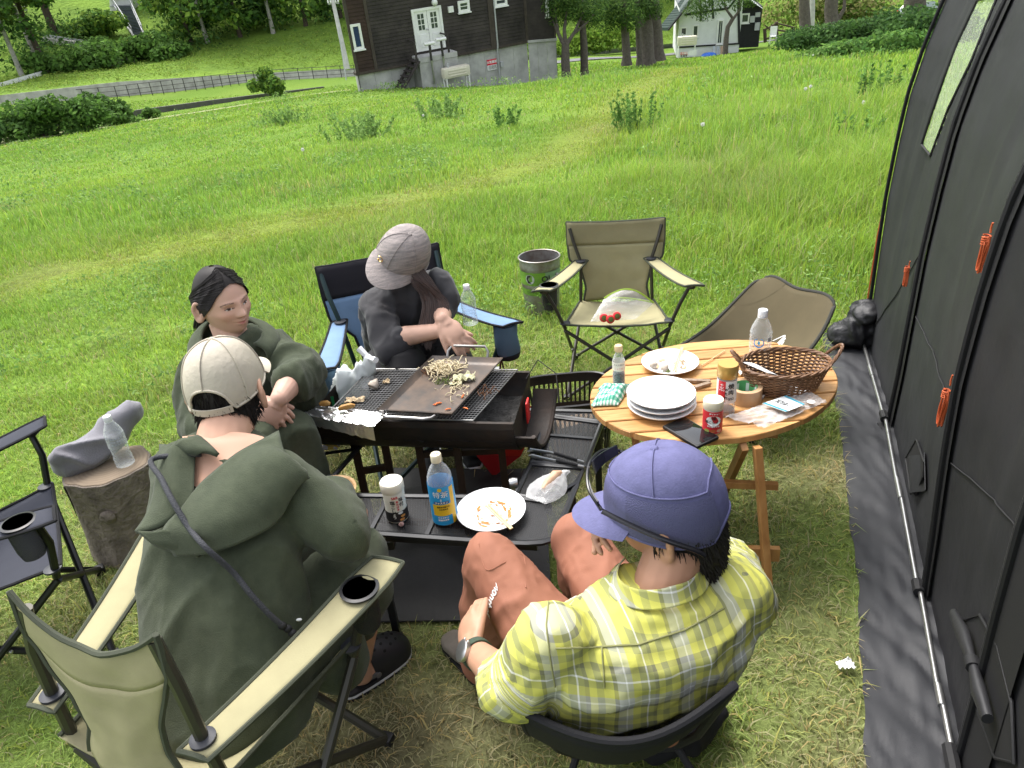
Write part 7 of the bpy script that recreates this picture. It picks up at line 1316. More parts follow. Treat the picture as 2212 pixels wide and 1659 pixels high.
def ear(mb, C_, R_, side, sc=1.):
    c = v3(C_)+R_ @ V((side*.0745*sc, -.012*sc, -.004*sc)); Q = R_ @ Matrix.Rotation(side*.45, 3, 'Z') @ Matrix.Rotation(-.2, 3, 'X')
    pts = [c+Q @ V((side*.006, .017*cos(a)*(1.0 if sin(a) > 0 else .8), .031*sin(a)))*sc for a in [k*2*pi/18 for k in range(19)]]; mb.tube(pts, [.0062*sc if k < 13 else .0075*sc for k in range(19)], 8); mb.ball(c, (.006*sc, .014*sc, .024*sc), 12, 8, Q); mb.ball(c+Q @ V((side*.004, .004, -.024))*sc, .0085*sc, 10, 8)
def make_body(mb, heads, skin, parent, voxel=.0045, name='body'):
    """fuse limbs into one skin and add the finely shaped head to the same mesh"""
    w_, f_, c_ = heads[0]; mb.add([V(p) for p in w_], f_); me = remesh(mb, voxel, 2); a = getv(me); nn = np.array([noise.noise(V(p)*18)+.6*noise.noise(V(p)*55) for p in a]); col = np.array(skin)[None]*(1+.12*nn[:, None])*np.ones((len(a), 3))
    hb = BVHTree.FromPolygons([V(p) for p in w_], f_); fa = [f[0] for f in f_]; fl_ = f_
    for i, p in enumerate(a):
        h = hb.find_nearest(V(p), .0065)
        if h[0] is not None: a[i] = h[0]; q = min(fl_[h[2]][:4], key=lambda k: (w_[k][0]-p[0])**2+(w_[k][1]-p[1])**2+(w_[k][2]-p[2])**2); col[i] = c_[q]*(1+.05*nn[i])
    setv(me, a-np.array(rootloc(parent))); setcol(me, col); me.materials.clear(); me.materials.append(SKIN[0])
    return finish(me, name, parent, None, True, 0)
def wear(mb, name, mt, parent, voxel=.008, sm=4, folds=((.012, 11., (1, 1, .6), 1.), (.004, 30., (1, 1, .5), 3.)), pre=None):
    me = remesh(mb, voxel, sm)
    if pre: pre(me)
    for amp, scl, stv, sd_ in folds: fold(me, amp, scl, stv, sd_)
    return me if name is None else fol(me, name, mt, parent)
def core(mb, *chains):
    for c in chains: limb(mb, c, [.012]*len(c), 8)
def pxline(bv, pts, off, n=8):
    return [hit(bv, lerp(a[0], b_[0], k/n), lerp(a[1], b_[1], k/n), off) for a, b_ in zip(pts[:-1], pts[1:]) for k in range(n)]
def bvh_of(o): 
    me = o.data; off = rootloc(o); return BVHTree.FromPolygons([v.co+off for v in me.vertices], [tuple(p.vertices) for p in me.polygons])
def hit(bv, px, py, off=0., dep=None):
    d = v3(ray(px, py)).normalized(); h = bv.ray_cast(v3(CAM), d)
    if h[0] is None:
        h2 = bv.find_nearest(v3(PD(px, py, dep or 1.5))); return h2[0]+(v3(CAM)-h2[0]).normalized()*off
    n_ = h[1]; n_ = n_ if n_.dot(d) < 0 else -n_; return h[0]+(n_*.5-d*.5).normalized()*off
def drape(bv, grid, off, nu=22, nv=22, thick=.006):
    """sheet laid over a body: grid of (px,py,lift) rows, smoothly interpolated"""
    G_ = np.array(grid, float); ru, rv = G_.shape[:2]
    def fn0(u, v):
        a, b_ = u*(ru-1), v*(rv-1); i, j = min(int(a), ru-2), min(int(b_), rv-2); q, s_ = a-i, b_-j; g = lerp(lerp(G_[i, j], G_[i+1, j], q), lerp(G_[i, j+1], G_[i+1, j+1], q), s_); return hit(bv, g[0], g[1], off+g[2])
    K = 30; P_ = np.array([[fn0(i/(K-1), j/(K-1)) for j in range(K)] for i in range(K)])
    for _ in range(14):
        Q = P_.copy(); Q[1:-1, 1:-1] = (P_[:-2, 1:-1]+P_[2:, 1:-1]+P_[1:-1, :-2]+P_[1:-1, 2:])/4; Q[1:-1, 0] = (P_[:-2, 0]+P_[2:, 0]+2*P_[1:-1, 0])/4; Q[1:-1, -1] = (P_[:-2, -1]+P_[2:, -1]+2*P_[1:-1, -1])/4; Q[0, 1:-1] = (P_[0, :-2]+P_[0, 2:]+2*P_[0, 1:-1])/4; Q[-1, 1:-1] = (P_[-1, :-2]+P_[-1, 2:]+2*P_[-1, 1:-1])/4; P_ = Q
    def fn(u, v):
        a, b_ = u*(K-1), v*(K-1); i, j = min(int(a), K-2), min(int(b_), K-2); q, s_ = a-i, b_-j; return V(lerp(lerp(P_[i, j], P_[i+1, j], q), lerp(P_[i, j+1], P_[i+1, j+1], q), s_))
    return fn
def strands(name, parent, paths, w_, mt, seed=0, jit=.004, per=10):
    b = MB(); r = random.Random(seed)
    for path in paths:
        for k in range(per):
            o = V((r.gauss(0, jit), r.gauss(0, jit), r.gauss(0, jit))); n_ = len(path); tw_ = r.uniform(0, 6)
            b.tube([v3(p)+o*(.3+1.1*i/(n_-1))+V((sin(tw_+i*1.3), cos(tw_+i), 0))*.0012 for i, p in enumerate(path)], [w_*(1 if i < n_-1 else .25)*(.55 if i == 0 else 1) for i in range(n_)], 4)
    return b.build(name, mt, parent)
def cap_dome(C_, R_, rad, rim0, rim1, sc=1., n=72, m_=26, ridges=(), slope=.0, open_back=None, off=.0):
    """crown of a cap: rows from rim to top; rim0/rim1 = rim height at front/back; open_back=(half angle, height)"""
    vs = []; rx, ry, rz = rad
    for i in range(n):
        a = 2*pi*i/n; zb = lerp(rim1, rim0, .5+.5*cos(a))
        if open_back:
            da = abs(((a-pi+pi) % (2*pi))-pi) if False else abs(a-pi)
            if da < open_back[0]: zb += open_back[1]*sqrt(max(0, 1-(da/open_back[0])**2))
        e0 = math.asin(max(-.9, min(.98, zb/rz)))
        for j in range(m_):
            e = lerp(e0, pi/2, (j/(m_-1))**.9); k = 1+off
            for ra in ridges: k += .008*exp(-(((a-ra+pi) % (2*pi)-pi)/.05)**2)*cos(e)**.5
            k += .010*(noise.noise(V((a*2.2, e*3, rx*99)))); ce, se = abs(cos(e))**.82, sin(e)
            vs.append(v3(C_)+R_ @ V((sin(a)*rx*ce*k, cos(a)*ry*ce*k, rz*se*k))*sc)
    fs = [(i*m_+j, ((i+1) % n)*m_+j, ((i+1) % n)*m_+j+1, i*m_+j+1) for i in range(n) for j in range(m_-1)]
    return vs, fs
def build_cap(parent, C_, R_, rad, rim0, rim1, mt, brimL, brimW, mt2=None, droop=.02, ridges=(), open_back=None, sc=1., brim_tilt=-.15, name='cap'):
    vs, fs = cap_dome(C_, R_, rad, rim0, rim1, sc, ridges=ridges, open_back=open_back); b = MB(); b.add(vs, fs); cp = b.build(name, mt, parent, angle=0)
    n, m_ = 72, 26; MB().tube([vs[i*m_] for i in range(n)]+[vs[0]], .0032, 6).build('hem', mt, cp)
    MB().ball(v3(C_)+R_ @ V((0, 0, rad[2]*1.0))*sc, (.008, .008, .004), 10, 6, R_).build('top_button', mt, cp)
    def br(u, v):
        a = lerp(-brimW, brimW, u); k = cos((2*u-1)*pi/2*.96)**.55; x, y = sin(a)*rad[0]*.985, cos(a)*rad[1]*.985; L0 = brimL*v*k
        return v3(C_)+R_ @ V((x*(1+.10*v), y+L0, rim0+.004+L0*brim_tilt-droop*(2*u-1)**2*(.35+.65*v)))*sc
    b = MB(); b.sheet(br, 25, 12, thick=.0035); b.build('brim', mt2 or mt, cp, angle=50)
    return cp, vs
def cr(P_, n=6):
    o = []; k = len(P_)
    for i in range(k-1):
        a, b_, c, d = P_[max(i-1, 0)], P_[i], P_[i+1], P_[min(i+2, k-1)]
        for j in range(n): t = j/n; o.append(.5*((2*b_)+(c-a)*t+(2*a-5*b_+4*c-d)*t*t+(3*b_-a-3*c+d)*t**3))
    return o+[P_[-1]]
def knit(name, c, c2, scale=170): return mat(name, c, .95, var2=c2, vscale=30, bump=.5, bscale=scale*1.7, bdist=.003, sheen=.1, spec=.12)
HAIRB = mat('black_hair_mat', (.013, .010, .009), .6, spec=.35); HAIRD = mat('brown_hair_mat', (.055, .026, .016), .42, spec=.5, var=.4, vscale=60)
SK1, SK2 = (.52, .30, .205), (.5, .3, .2)
# ---------------------------------------------------------------- man in the green robe (left foreground)
GRN = knit('green_terry_mat', (.070, .082, .052), (.050, .060, .038), 210)
m1 = thing('person', (-.72, 1.2, 0), 'person in a dark green hooded robe and beige cap seen from behind', 'person'); H1 = V((-.690, 1.56, .93)); R1 = frame((.10, 1, -.10), (-.06, -.05, 1))
fw = V((.33, .94, 0)).normalized(); rt = V((.94, -.33, 0)).normalized()
b = MB(); loft(b, [((-.70, 1.13, .33), .185, .16), ((-.70, 1.14, .40), .195, .16), ((-.695, 1.18, .5), .19, .15), ((-.69, 1.25, .62), .185, .14), ((-.685, 1.33, .73), .178, .13), ((-.682, 1.40, .81), .155, .11), ((-.685, 1.435, .85), .10, .08), ((-.685, 1.45, .862), .075, .055)], rt, fw)
shR = V((-.68, 1.40, .785))+rt*.135; shL = V((-.68, 1.40, .785))-rt*.12; elR = v3(PD(740, 1150, 1.63)); hnR = v3(PD(752, 1122, 1.86)); elL = V((-.83, 1.55, .56))
limb(b, [shR, lerp(shR, elR, .5), elR, v3(PD(712, 1085, 1.72))], [.07, .07, .07, .062]); limb(b, [shL, lerp(shL, elL, .5), elL, (-.76, 1.68, .55)], [.072, .078, .08, .07])
kR = V((-.415, 1.475, .455)); kL = V((-.62, 1.64, .47))
limb(b, [(-.60, 1.18, .41), (-.47, 1.38, .45), kR+V((-.02, -.02, 0))], [.11, .10, .078]); limb(b, [(-.80, 1.24, .41), (-.70, 1.46, .45), kL], [.11, .10, .078])
limb(b, [kR+V((-.02, -.01, -.0)), (-.43, 1.44, .36), (-.47, 1.39, .30)], [.08, .075, .06]); limb(b, [(-.52, 1.26, .38), (-.50, 1.27, .30), (-.49, 1.3, .25)], [.09, .08, .05]); limb(b, [kL, (-.62, 1.6, .33)], [.08, .07])
robe = wear(b, 'robe', GRN, m1, .009, 5, ((.012, 6., (1, 1, .5), 1.), (.003, 17., (1, 1, .5), 3.))); bv1 = bvh_of(robe); _x = MB(); _x.ball((-.686, 1.43, .835), (.135, .075, .05), 20, 14); bv1 = BVHTree.FromPolygons([v.co+rootloc(robe) for v in robe.data.vertices]+[V(p) for p in _x.v], [tuple(p.vertices) for p in robe.data.polygons]+[tuple(i+len(robe.data.vertices) for i in f) for f in _x.f])
hoodg = [[(596, 946, .006), (520, 985, .006), (445, 1052, .008), (424, 1085, .012)], [(650, 950, .012), (575, 1010, .032), (470, 1105, .042), (400, 1120, .03)], [(688, 968, .006), (610, 1060, .03), (490, 1150, .05), (372, 1150, .045)], [(650, 1040, .004), (580, 1150, .015), (480, 1196, .02), (395, 1195, .012)]]
b = MB(); b.sheet(drape(bv1, hoodg, .012), 26, 26, thick=.012); b.build('hood', GRN, m1, angle=0)
hg2 = [[(420, 922, .008), (428, 965, .008), (428, 1012, .008), (424, 1085, .014)], [(385, 940, .03), (390, 985, .04), (392, 1050, .04), (392, 1120, .04)], [(352, 968, .01), (350, 1020, .02), (348, 1090, .03), (330, 1160, .055)]]
b = MB(); b.sheet(drape(bv1, hg2, .012), 18, 22, thick=.010); b.build('hood_lapel', GRN, m1, angle=0)
hg3 = [[(330, 1158, .05), (372, 1145, .055), (420, 1150, .045)], [(345, 1172, .045), (385, 1178, .045), (430, 1180, .03)], [(372, 1190, .012), (400, 1200, .015), (440, 1204, .01)]]
b = MB(); b.sheet(drape(bv1, hg3, .016), 14, 14, thick=.01); b.build('hood_fold', GRN, m1, angle=0)
# bare neck and shoulders showing in the back opening
neckb = MB(); nk = [[(395, 945, .0), (500, 932, 0), (625, 950, 0)], [(400, 970, 0), (480, 960, 0), (590, 985, 0)], [(410, 1040, 0), (432, 1060, 0), (470, 1075, 0)]]
b = MB(); limb(b, [(-.688, 1.41, .80), (-.687, 1.475, .855), H1+V((0, -.02, -.06))], [.075, .064, .056]); limb(b, [kR+V((-.03, -.03, -.02)), (-.47, 1.445, .26), (-.505, 1.425, .10), (-.50, 1.43, .06)], [.058, .054, .036, .035]); limb(b, [kL+V((0, -.02, -.02)), (-.6, 1.55, .26), (-.605, 1.5, .09)], [.058, .05, .036])
limb(b, [(-.51, 1.425, .06), (-.465, 1.46, .05), (-.42, 1.50, .045)], [.032, .028, .018]); limb(b, [(-.605, 1.50, .06), (-.57, 1.55, .05)], [.032, .024])
w0 = v3(PD(745, 1100, 1.80)); limb(b, [elR, w0], [.04, .027]); hand(b, w0, V((.35, .35, -.75)), V((.85, -.35, .2)), 1, (.55, .6, .65, .7), (.4, .3), 1.0); limb(b, [elL, (-.74, 1.72, .55)], [.042, .028]); hand(b, (-.74, 1.72, .55), (.5, .6, -.3), (-.2, .3, .9), 1, (.5, .5, .5, .5))
core(b, [(-.69, 1.42, .80), (-.69, 1.2, .45)], [(-.69, 1.2, .45), (-.47, 1.38, .45), kR], [(-.69, 1.2, .45), (-.70, 1.46, .45), kL], [shR, (-.69, 1.41, .79), shL], [shR, elR], [shL, elL]); ear(b, H1+R1 @ V((.004, 0, -.012)), R1, 1, 1.05); ear(b, H1+R1 @ V((-.004, 0, -.012)), R1, -1, 1.05)
bd = make_body(b, [head_mesh(H1, R1, SK1, 1.03, features=True)], SK1, m1)
sk_ = MB(); sk_.sheet(drape(bv1, nk, .004), 14, 14); me = sk_.build('nape', SKIN[0], m1, angle=0); setcol(me.data, np.tile(np.array(SK1), (len(me.data.vertices), 1)))
BEI = mat('beige_cap_cloth_mat', (.50, .45, .36), .8, var=.12, vscale=9, bump=.5, bscale=90, bdist=.003)
hc1 = H1+R1 @ V((0, -.002, .012)); cap1, cv = build_cap(m1, hc1, R1, (.088, .107, .118), .012, -.035, BEI, .072, 1.05, ridges=(0., pi/3, 2*pi/3, pi, 4*pi/3, 5*pi/3), open_back=(.62, .062), droop=.018)
for ra in (2*pi/3, pi, 4*pi/3, pi/3): 
    i0 = int(ra/(2*pi)*72)*26; pts = [cv[i0+j] for j in range(26)]; MB().tube([p+(p-hc1)*.012 for p in pts], .0022, 5).build('seam', BEI, cap1)
def capring(C_, R_, rad, a0, a1, z, k=1.02, n=16): return [v3(C_)+R_ @ V((sin(lerp(a0, a1, i/(n-1)))*rad[0]*k*sqrt(max(.1, 1-(z/rad[2])**2)), cos(lerp(a0, a1, i/(n-1)))*rad[1]*k*sqrt(max(.1, 1-(z/rad[2])**2)), z)) for i in range(n)]
b = MB(); P0, P1 = capring(hc1, R1, (.088, .107, .118), pi-.6, pi+.6, -.037, 1.0), capring(hc1, R1, (.088, .107, .118), pi-.6, pi+.6, -.02, 1.0); b.sheet(lambda u, v: lerp(P0[int(round(u*15))], P1[int(round(u*15))], v), 16, 3, thick=.003); b.build('back_strap', BEI, cap1)
def nape_hair(parent, C_, R_, sc, zlo, amin, mt, seed, n=900, L0=.02, zhi=.06, rise=.018, ex=2, qk=.38):
    """short hair on the back and sides of the head: a close shell plus many small strands"""
    r = random.Random(seed); rad = (.0765*sc, .097*sc, .119*sc); b = MB(); qf = lambda z: sqrt(1-(z/rad[2])**2) if z > -.015 else lerp(1, max(.2, sqrt(max(.0, 1-(z/rad[2])**2))), qk)
    b.sheet(lambda u, v: (lambda a, z: v3(C_)+R_ @ V((sin(a)*rad[0]*qf(z), cos(a)*rad[1]*qf(z), z)))(lerp(amin, 2*pi-amin, u), lerp(zlo+rise*abs(2*u-1)**ex+.004*sin(u*40), zhi, v)*sc), 40, 14)
    for i in range(n):
        a = lerp(amin, 2*pi-amin, r.random()); z = lerp(zlo, zhi, r.random()**1.4)*sc; z = max(z, (zlo+rise*abs((a-pi)/(pi-amin))**ex)*sc); q = qf(z); o = v3(C_)+R_ @ V((sin(a)*rad[0]*q, cos(a)*rad[1]*q, z)); nn = (R_ @ V((sin(a), cos(a), 0))).normalized(); dn = R_ @ V((r.gauss(0, .25), r.gauss(0, .15), -1)); p1 = o+nn*.004+dn*L0*.5; p2 = o+nn*(.004+.004*r.random())+dn*L0*r.uniform(.8, 1.2)
        b.tube([o, p1, p2], [.0012, .0011, .0003], 3, cap=False)
    return b.build('hair', mt, parent)
nape_hair(m1, H1, R1, 1.03, -.092, 1.7, HAIRB, 1, 1100, .018, .06, .05, 1.6)
CRD = mat('cord_mat', (.035, .037, .043), .75, bump=1., bscale=300, bdist=.003)
st_ = [hit(bv1, x, y, .02+(.045 if 960 < y < 1200 else .0)) for x, y in ((372, 935), (354, 960), (352, 1000), (372, 1045), (400, 1090), (435, 1142), (470, 1190), (505, 1236), (540, 1282), (575, 1322), (604, 1350))]
st_ = cr(st_); MB().tube(st_, .0062, 10).build('shoulder_cord', CRD, m1); p = st_[-1]
for k in range(5): MB().ball(p+V((.008*k-.0, .002*(k % 2), -.012*k)), (.010, .008, .010), 10, 7).build('cord_clasp', BLK, m1)
MB().tube([p+V((.03, 0, -.05)), p+V((.045, .0, -.085)), p+V((.05, .01, -.12))], .004, 6).build('cord_tail', BLK, m1)
MB().ball(hit(bv1, 643, 1339, .006), (.007, .004, .003), 8, 6).build('white_fleck', WTI, m1)
def clog(parent, heel, toe, w_=.047, strap=True, side=1):
    heel, toe = v3(heel), v3(toe); R_ = frame(toe-heel); L0 = (toe-heel).length; T = lambda x, y, z: heel+R_ @ V((x, y*L0, z))
    CB_ = mat('clog_mat', (.018, .018, .021), .5); o = MB(); hw_ = lambda q: w_*(.66+.5*sin(pi*min(1, q*.62+.16))**1.0)*(1 if q < .8 else sqrt(max(.0, 1-((q-.8)/.215)**2)))*(1 if q > .12 else sqrt(max(.05, 1-((.12-q)/.15)**2)))
    for z0, z1, mt__, nm, k in ((0, .012, CB_, 'sole', 1.), (.012, .02, mat('clog_white_mat', (.62, .62, .63), .6), 'sole_stripe', 1.02), (.02, .03, CB_, 'midsole', 1.)):
        b = MB(); n_ = 24; ring = [(-hw_(q)*k, q) for q in [i/n_ for i in range(n_+1)]]+[(hw_(q)*k, q) for q in [1-i/n_ for i in range(n_+1)]]; mm = len(ring); b.add([T(x, y, z0) for x, y in ring]+[T(x, y, z1) for x, y in ring], [tuple(range(mm-1, -1, -1)), tuple(range(mm, 2*mm))]+[(i, (i+1) % mm, mm+(i+1) % mm, mm+i) for i in range(mm)]); s_ = b.build(nm, mt__, parent)
    def up(u, v): q = lerp(.42, .995, v); a = pi*u; h_ = .03+.068*sin(pi*(1-v)*.5)**.6+.006; return T(-cos(a)*hw_(q)*1.0, q, .028+sin(a)**.8*(h_-.01))
    b = MB(); b.sheet(up, 22, 18, thick=.004); u_ = b.build('upper', CB_, parent)
    for vv, us in ((.16, (.3, .42, .54, .66)), (.34, (.26, .38, .5, .62, .74)), (.52, (.32, .44, .56, .68)), (.68, (.38, .5, .62))):
        for uu in us: p = up(uu, vv); n_ = (up(uu+.02, vv)-up(uu-.02, vv)).cross(up(uu, vv+.02)-up(uu, vv-.02)).normalized(); n_ = n_ if n_.z > 0 else -n_; MB().lathe([(0, .0012), (.0042, .0012), (.0046, 0)], p+n_*.001, n_.to_track_quat('Z', 'Y').to_matrix(), 10).build('vent_hole', mat('hole_mat', (.003, .003, .003), .9), u_)
    b = MB(); b.sheet(lambda u, v: T(-cos(pi*u)*hw_(.36-.34*sin(pi*u))*1.06*(1 if u not in (0, 1) else 1), .44-.46*sin(pi*u), .05+.012*sin(pi*u)+.016*(v-.5)), 24, 3, thick=.004); b.build('heel_strap', mat('clog_strap_mat', (.13, .125, .125), .5), parent)
    for s_ in (-1, 1): MB().lathe([(.009, 0), (.009, .004), (0, .005)], T(s_*hw_(.42)*1.06, .44, .05), R_ @ Matrix.Rotation(s_*pi/2, 3, 'Y'), 12).build('strap_rivet', MATS['clog_strap_mat'], parent)
clog(m1, PZ(733, 1505, .0), PZ(884, 1402, .0)); clog(m1, (-.64, 1.44, 0), (-.52, 1.62, 0))
# ---------------------------------------------------------------- man in the plaid shirt (right foreground)
m2 = thing('person', (.18, 1.0, 0), 'person in a yellow plaid shirt and purple cap covering the mouth with one hand', 'person'); H2 = V((.262, 1.06, .848)); R2 = frame((-.94, .34, -.18), (-.02, -.02, 1))
fw2 = V((-.22, .975, 0)).normalized(); rt2 = V((.975, .22, 0)).normalized(); spn = V((.02, -.06, .5)).normalized()
b = MB(); loft(b, [((.175, 1.03, .38), .18, .11), ((.18, 1.01, .45), .20, .125), ((.19, .975, .54), .21, .135), ((.20, .96, .62), .215, .13), ((.212, .955, .67), .205, .115), ((.222, .96, .70), .165, .095), ((.229, .98, .722), .095, .075), ((.233, .99, .735), .07, .06)], rt2, fw2)
sL = V((.213, .955, .69))-rt2*.18; sR = V((.213, .955, .668))+rt2*.185; eL = v3(PD(1100, 1475, 1.33)); eR = V((.42, 1.17, .58)); wL = v3(PD(1022, 1405, 1.50)); wR = V((.19, 1.19, .745))
SLV = (lerp(sL, eL, .5), eL); limb(b, [sL, lerp(sL, eL, .5), eL+V((.012, -.01, .01))], [.070, .074, .070]); limb(b, [sR, lerp(sR, eR, .5), eR], [.070, .072, .066])
PTS = [(sL, eL), (sR, eR)]
def plaid_uv(me):
    a = getv(me); c = np.array([.2, .96, .6]); q = a-c; u = q @ np.array(rt2); v = q @ np.array(spn)+.25*np.abs(u)*0; w_ = np.zeros(len(a))
    for s0, e0 in PTS:
        s0, e0 = np.array(s0), np.array(e0); d = e0-s0; L0 = np.linalg.norm(d); d /= L0; t = (a-s0) @ d; ax = s0+np.outer(np.clip(t, 0, L0), d); rr = np.linalg.norm(a-ax, axis=1); m_ = smooth_np(np.clip((.105-rr)/.02, 0, 1))*smooth_np(np.clip((t-.075)/.05, 0, 1)); ref = np.cross(d, np.array(fw2)); ref /= np.linalg.norm(ref); r2 = np.cross(d, ref); ang = np.arctan2((a-ax) @ r2, (a-ax) @ ref); u = lerp(u, ang*.072, m_); v = lerp(v, -t, m_)
    setcol(me, np.stack([u, v, w_], -1), 'st')
me = wear(b, None, None, None, .0075, 4, ()); plaid_uv(me); fold(me, .012, 8., (1, 1, 1.4), 2.); fold(me, .0035, 22., (1, 1, 1.3), 5.)
def plaidmat():
    m = mat('plaid_mat', (.5, .5, .2), .85, bump=.25, bscale=400, bdist=.001); t = m.node_tree; n = t.nodes; L = t.links.new; at = n.new('ShaderNodeAttribute'); at.attribute_name = 'st'; sp_ = n.new('ShaderNodeSeparateXYZ'); L(at.outputs['Vector'], sp_.inputs[0])
    def ramp(o_, per, stops):
        a = n.new('ShaderNodeMath'); a.operation = 'MULTIPLY_ADD'; a.inputs[1].default_value = 1/per; a.inputs[2].default_value = 10.13; L(o_, a.inputs[0]); f_ = n.new('ShaderNodeMath'); f_.operation = 'FRACT'; L(a.outputs[0], f_.inputs[0]); c = n.new('ShaderNodeValToRGB'); c.color_ramp.interpolation = 'CONSTANT'; e = c.color_ramp.elements
        while len(e) < len(stops): e.new(.99)
        for k, (p, col) in enumerate(stops): e[k].position = p; e[k].color = (*col, 1)
        L(f_.outputs[0], c.inputs[0]); return c.outputs[0]
    Yw, Ol, Wh, Gy, Dk = (.52, .51, .10), (.27, .28, .10), (.72, .72, .69), (.42, .425, .37), (.155, .155, .085)
    st = [(0, Ol), (.10, Yw), (.24, Dk), (.30, Gy), (.42, Wh), (.445, Gy), (.52, Yw), (.64, Ol), (.74, Wh), (.765, Ol), (.84, Dk), (.90, Yw)]
    a = ramp(sp_.outputs[0], .115, st); b_ = ramp(sp_.outputs[1], .125, st[::1]); mx = n.new('ShaderNodeMix'); mx.data_type = 'RGBA'; mx.inputs[0].default_value = .5; L(a, mx.inputs[6]); L(b_, mx.inputs[7]); g = n.new('ShaderNodeHueSaturation'); g.inputs['Saturation'].default_value = 1.0; g.inputs['Value'].default_value = 1.0; L(mx.outputs[2], g.inputs['Color']); L(g.outputs[0], n['Principled BSDF'].inputs['Base Color']); return m
PLD = plaidmat(); shirt = fol(me, 'shirt', PLD, m2); bv2 = bvh_of(shirt)
OLV = mat('olive_thread_mat', (.24, .24, .10), .85)
# collar, yoke seam, pleat
def uvcopy(o, k=1.):
    a = getv(o.data)+np.array(rootloc(o)); q = a-np.array([.2, .96, .6]); setcol(o.data, np.stack([q @ np.array(rt2), q @ np.array(spn)*k+.03, 0*a[:, 0]], -1), 'st')
def colr(u, v):
    a = lerp(-2.6, 2.6, u); c = V((.236, .995, .735))+rt2*(.0)+V((0, 0, .012*cos(a))); r = .073+.016*v-.004*(1-v); return c+rt2*(sin(a)*r*1.05)-fw2*(cos(a)*r*.95)+V((0, 0, .030-.042*v+.012*v*v-.010*abs(sin(a))))
b = MB(); b.sheet(colr, 40, 10, thick=.003); o = b.build('collar', PLD, m2, angle=0); uvcopy(o)
MB().tube(pxline(bv2, ((1200, 1400), (1280, 1398), (1380, 1392), (1480, 1360), (1570, 1310)), .0012, 14), .0018, 5).build('yoke_seam', OLV, m2)
MB().tube(pxline(bv2, ((1300, 1398), (1303, 1440), (1306, 1490)), .0012, 12), .0016, 5).build('back_pleat', OLV, m2)
MB().tube(pxline(bv2, ((1185, 1300), (1180, 1350), (1188, 1420), (1200, 1490)), .0012, 12), .0016, 5).build('sleeve_seam', OLV, m2)
b = MB(); kL2 = v3(PD(1062, 1208, 1.70)); kR2 = v3(PD(1250, 1165, 1.78)); aL = v3(PZ(1040, 1435, .09)); aR = V((kR2.x+.03, kR2.y+.12, .09)); 
limb(b, [(.10, 1.02, .36), lerp(V((.10, 1.02, .36)), kL2, .5)+V((0, 0, .01)), kL2], [.095, .088, .066]); limb(b, [(.25, 1.03, .36), lerp(V((.25, 1.03, .36)), kR2, .5), kR2], [.095, .086, .066]); limb(b, [kL2, lerp(kL2, aL, .45), aL], [.064, .066, .056]); limb(b, [kR2, lerp(kR2, aR, .5), aR], [.064, .064, .055])
RST = mat('rust_cloth_mat', (.295, .12, .072), .8, var=.12, vscale=9, bump=.25, bscale=300, bdist=.001); trs = wear(b, 'trousers', RST, m2, .0075, 5, ((.009, 9., (1, 1, .9), 4.), (.003, 24., (1.3, 1.3, .5), 8.))); bvt = bvh_of(trs)
# lettering on the thigh
Ac = hit(bvt, 1062, 1295); dl = (hit(bvt, 1056, 1330)-Ac).normalized(); dn2 = bvt.find_nearest(Ac)[1]; dn2 = dn2 if dn2.dot(v3(CAM)-Ac) > 0 else -dn2; dy2 = dn2.cross(dl).normalized()
def onthigh(x, y, e):
    q = Ac+dl*x+dy2*y; h_ = bvt.find_nearest(q); n_ = h_[1]; n_ = n_ if n_.dot(dn2) > 0 else -n_; return h_[0]+n_*(.0018+e)
text_on('lettering', 'montbell', .026, onthigh, WTI, m2, bold=.0012)
MB().tube(cr([hit(bvt, x, y, .0006) for x, y in ((1035, 1175), (1050, 1230), (1090, 1215), (1130, 1200), (1165, 1195))], 5), .0014, 5).build('knee_seam', RST, m2)
b = MB(); limb(b, [(.245, .985, .71), (.268, 1.01, .77), H2+R2 @ V((0, -.034, -.05))], [.06, .054, .05]); limb(b, [lerp(sL, eL, .8), eL, wL], [.04, .042, .027]); limb(b, [lerp(sR, eR, .8), eR, wR], [.04, .042, .028])
hand(b, wL, V((-.16, .93, .05)), V((-.75, -.15, .55)), 1, (.5, .55, .6, .7), (.35, .2), 1.02)
mo = H2+R2 @ V((-.02, .10, -.06)); hand(b, wR, (mo-wR)+V((-.03, .02, .02)), V((-.4, .75, .3)), 1, (.35, .38, .42, .45), (.5, .3), 1.0)
core(b, [(.245, .985, .71), (.2, .97, .5)], [(.2, .97, .5), (.10, 1.02, .38), kL2, aL, aL+V((0, 0, -.05))], [(.2, .97, .5), (.25, 1.03, .38), kR2, aR], [sL+V((0, .02, -.03)), (.22, .98, .65), sR+V((0, .02, -.03))], [sL, eL], [sR, eR]); ear(b, H2+R2 @ V((-.005, .004, -.014)), R2, -1, 1.02); ear(b, H2+R2 @ V((.005, .004, -.014)), R2, 1, 1.02); SK3 = (.44, .24, .155)
make_body(b, [head_mesh(H2, R2, SK3, 1.05)], SK3, m2)
PUR = mat('purple_cap_mat', (.125, .125, .255), .85, var=.2, vscale=60, bump=.5, bscale=260, bdist=.0015); hc2 = H2+R2 @ V((0, -.004, .014)); cap2, cv = build_cap(m2, hc2, R2, (.091, .114, .118), -.002, -.066, PUR, .072, 1.05, ridges=(), open_back=(.55, .05), droop=.022, brim_tilt=-.25)
MSHP = mat('cap_mesh_mat', (.105, .105, .21), .9, bump=1., bscale=420, bdist=.003)
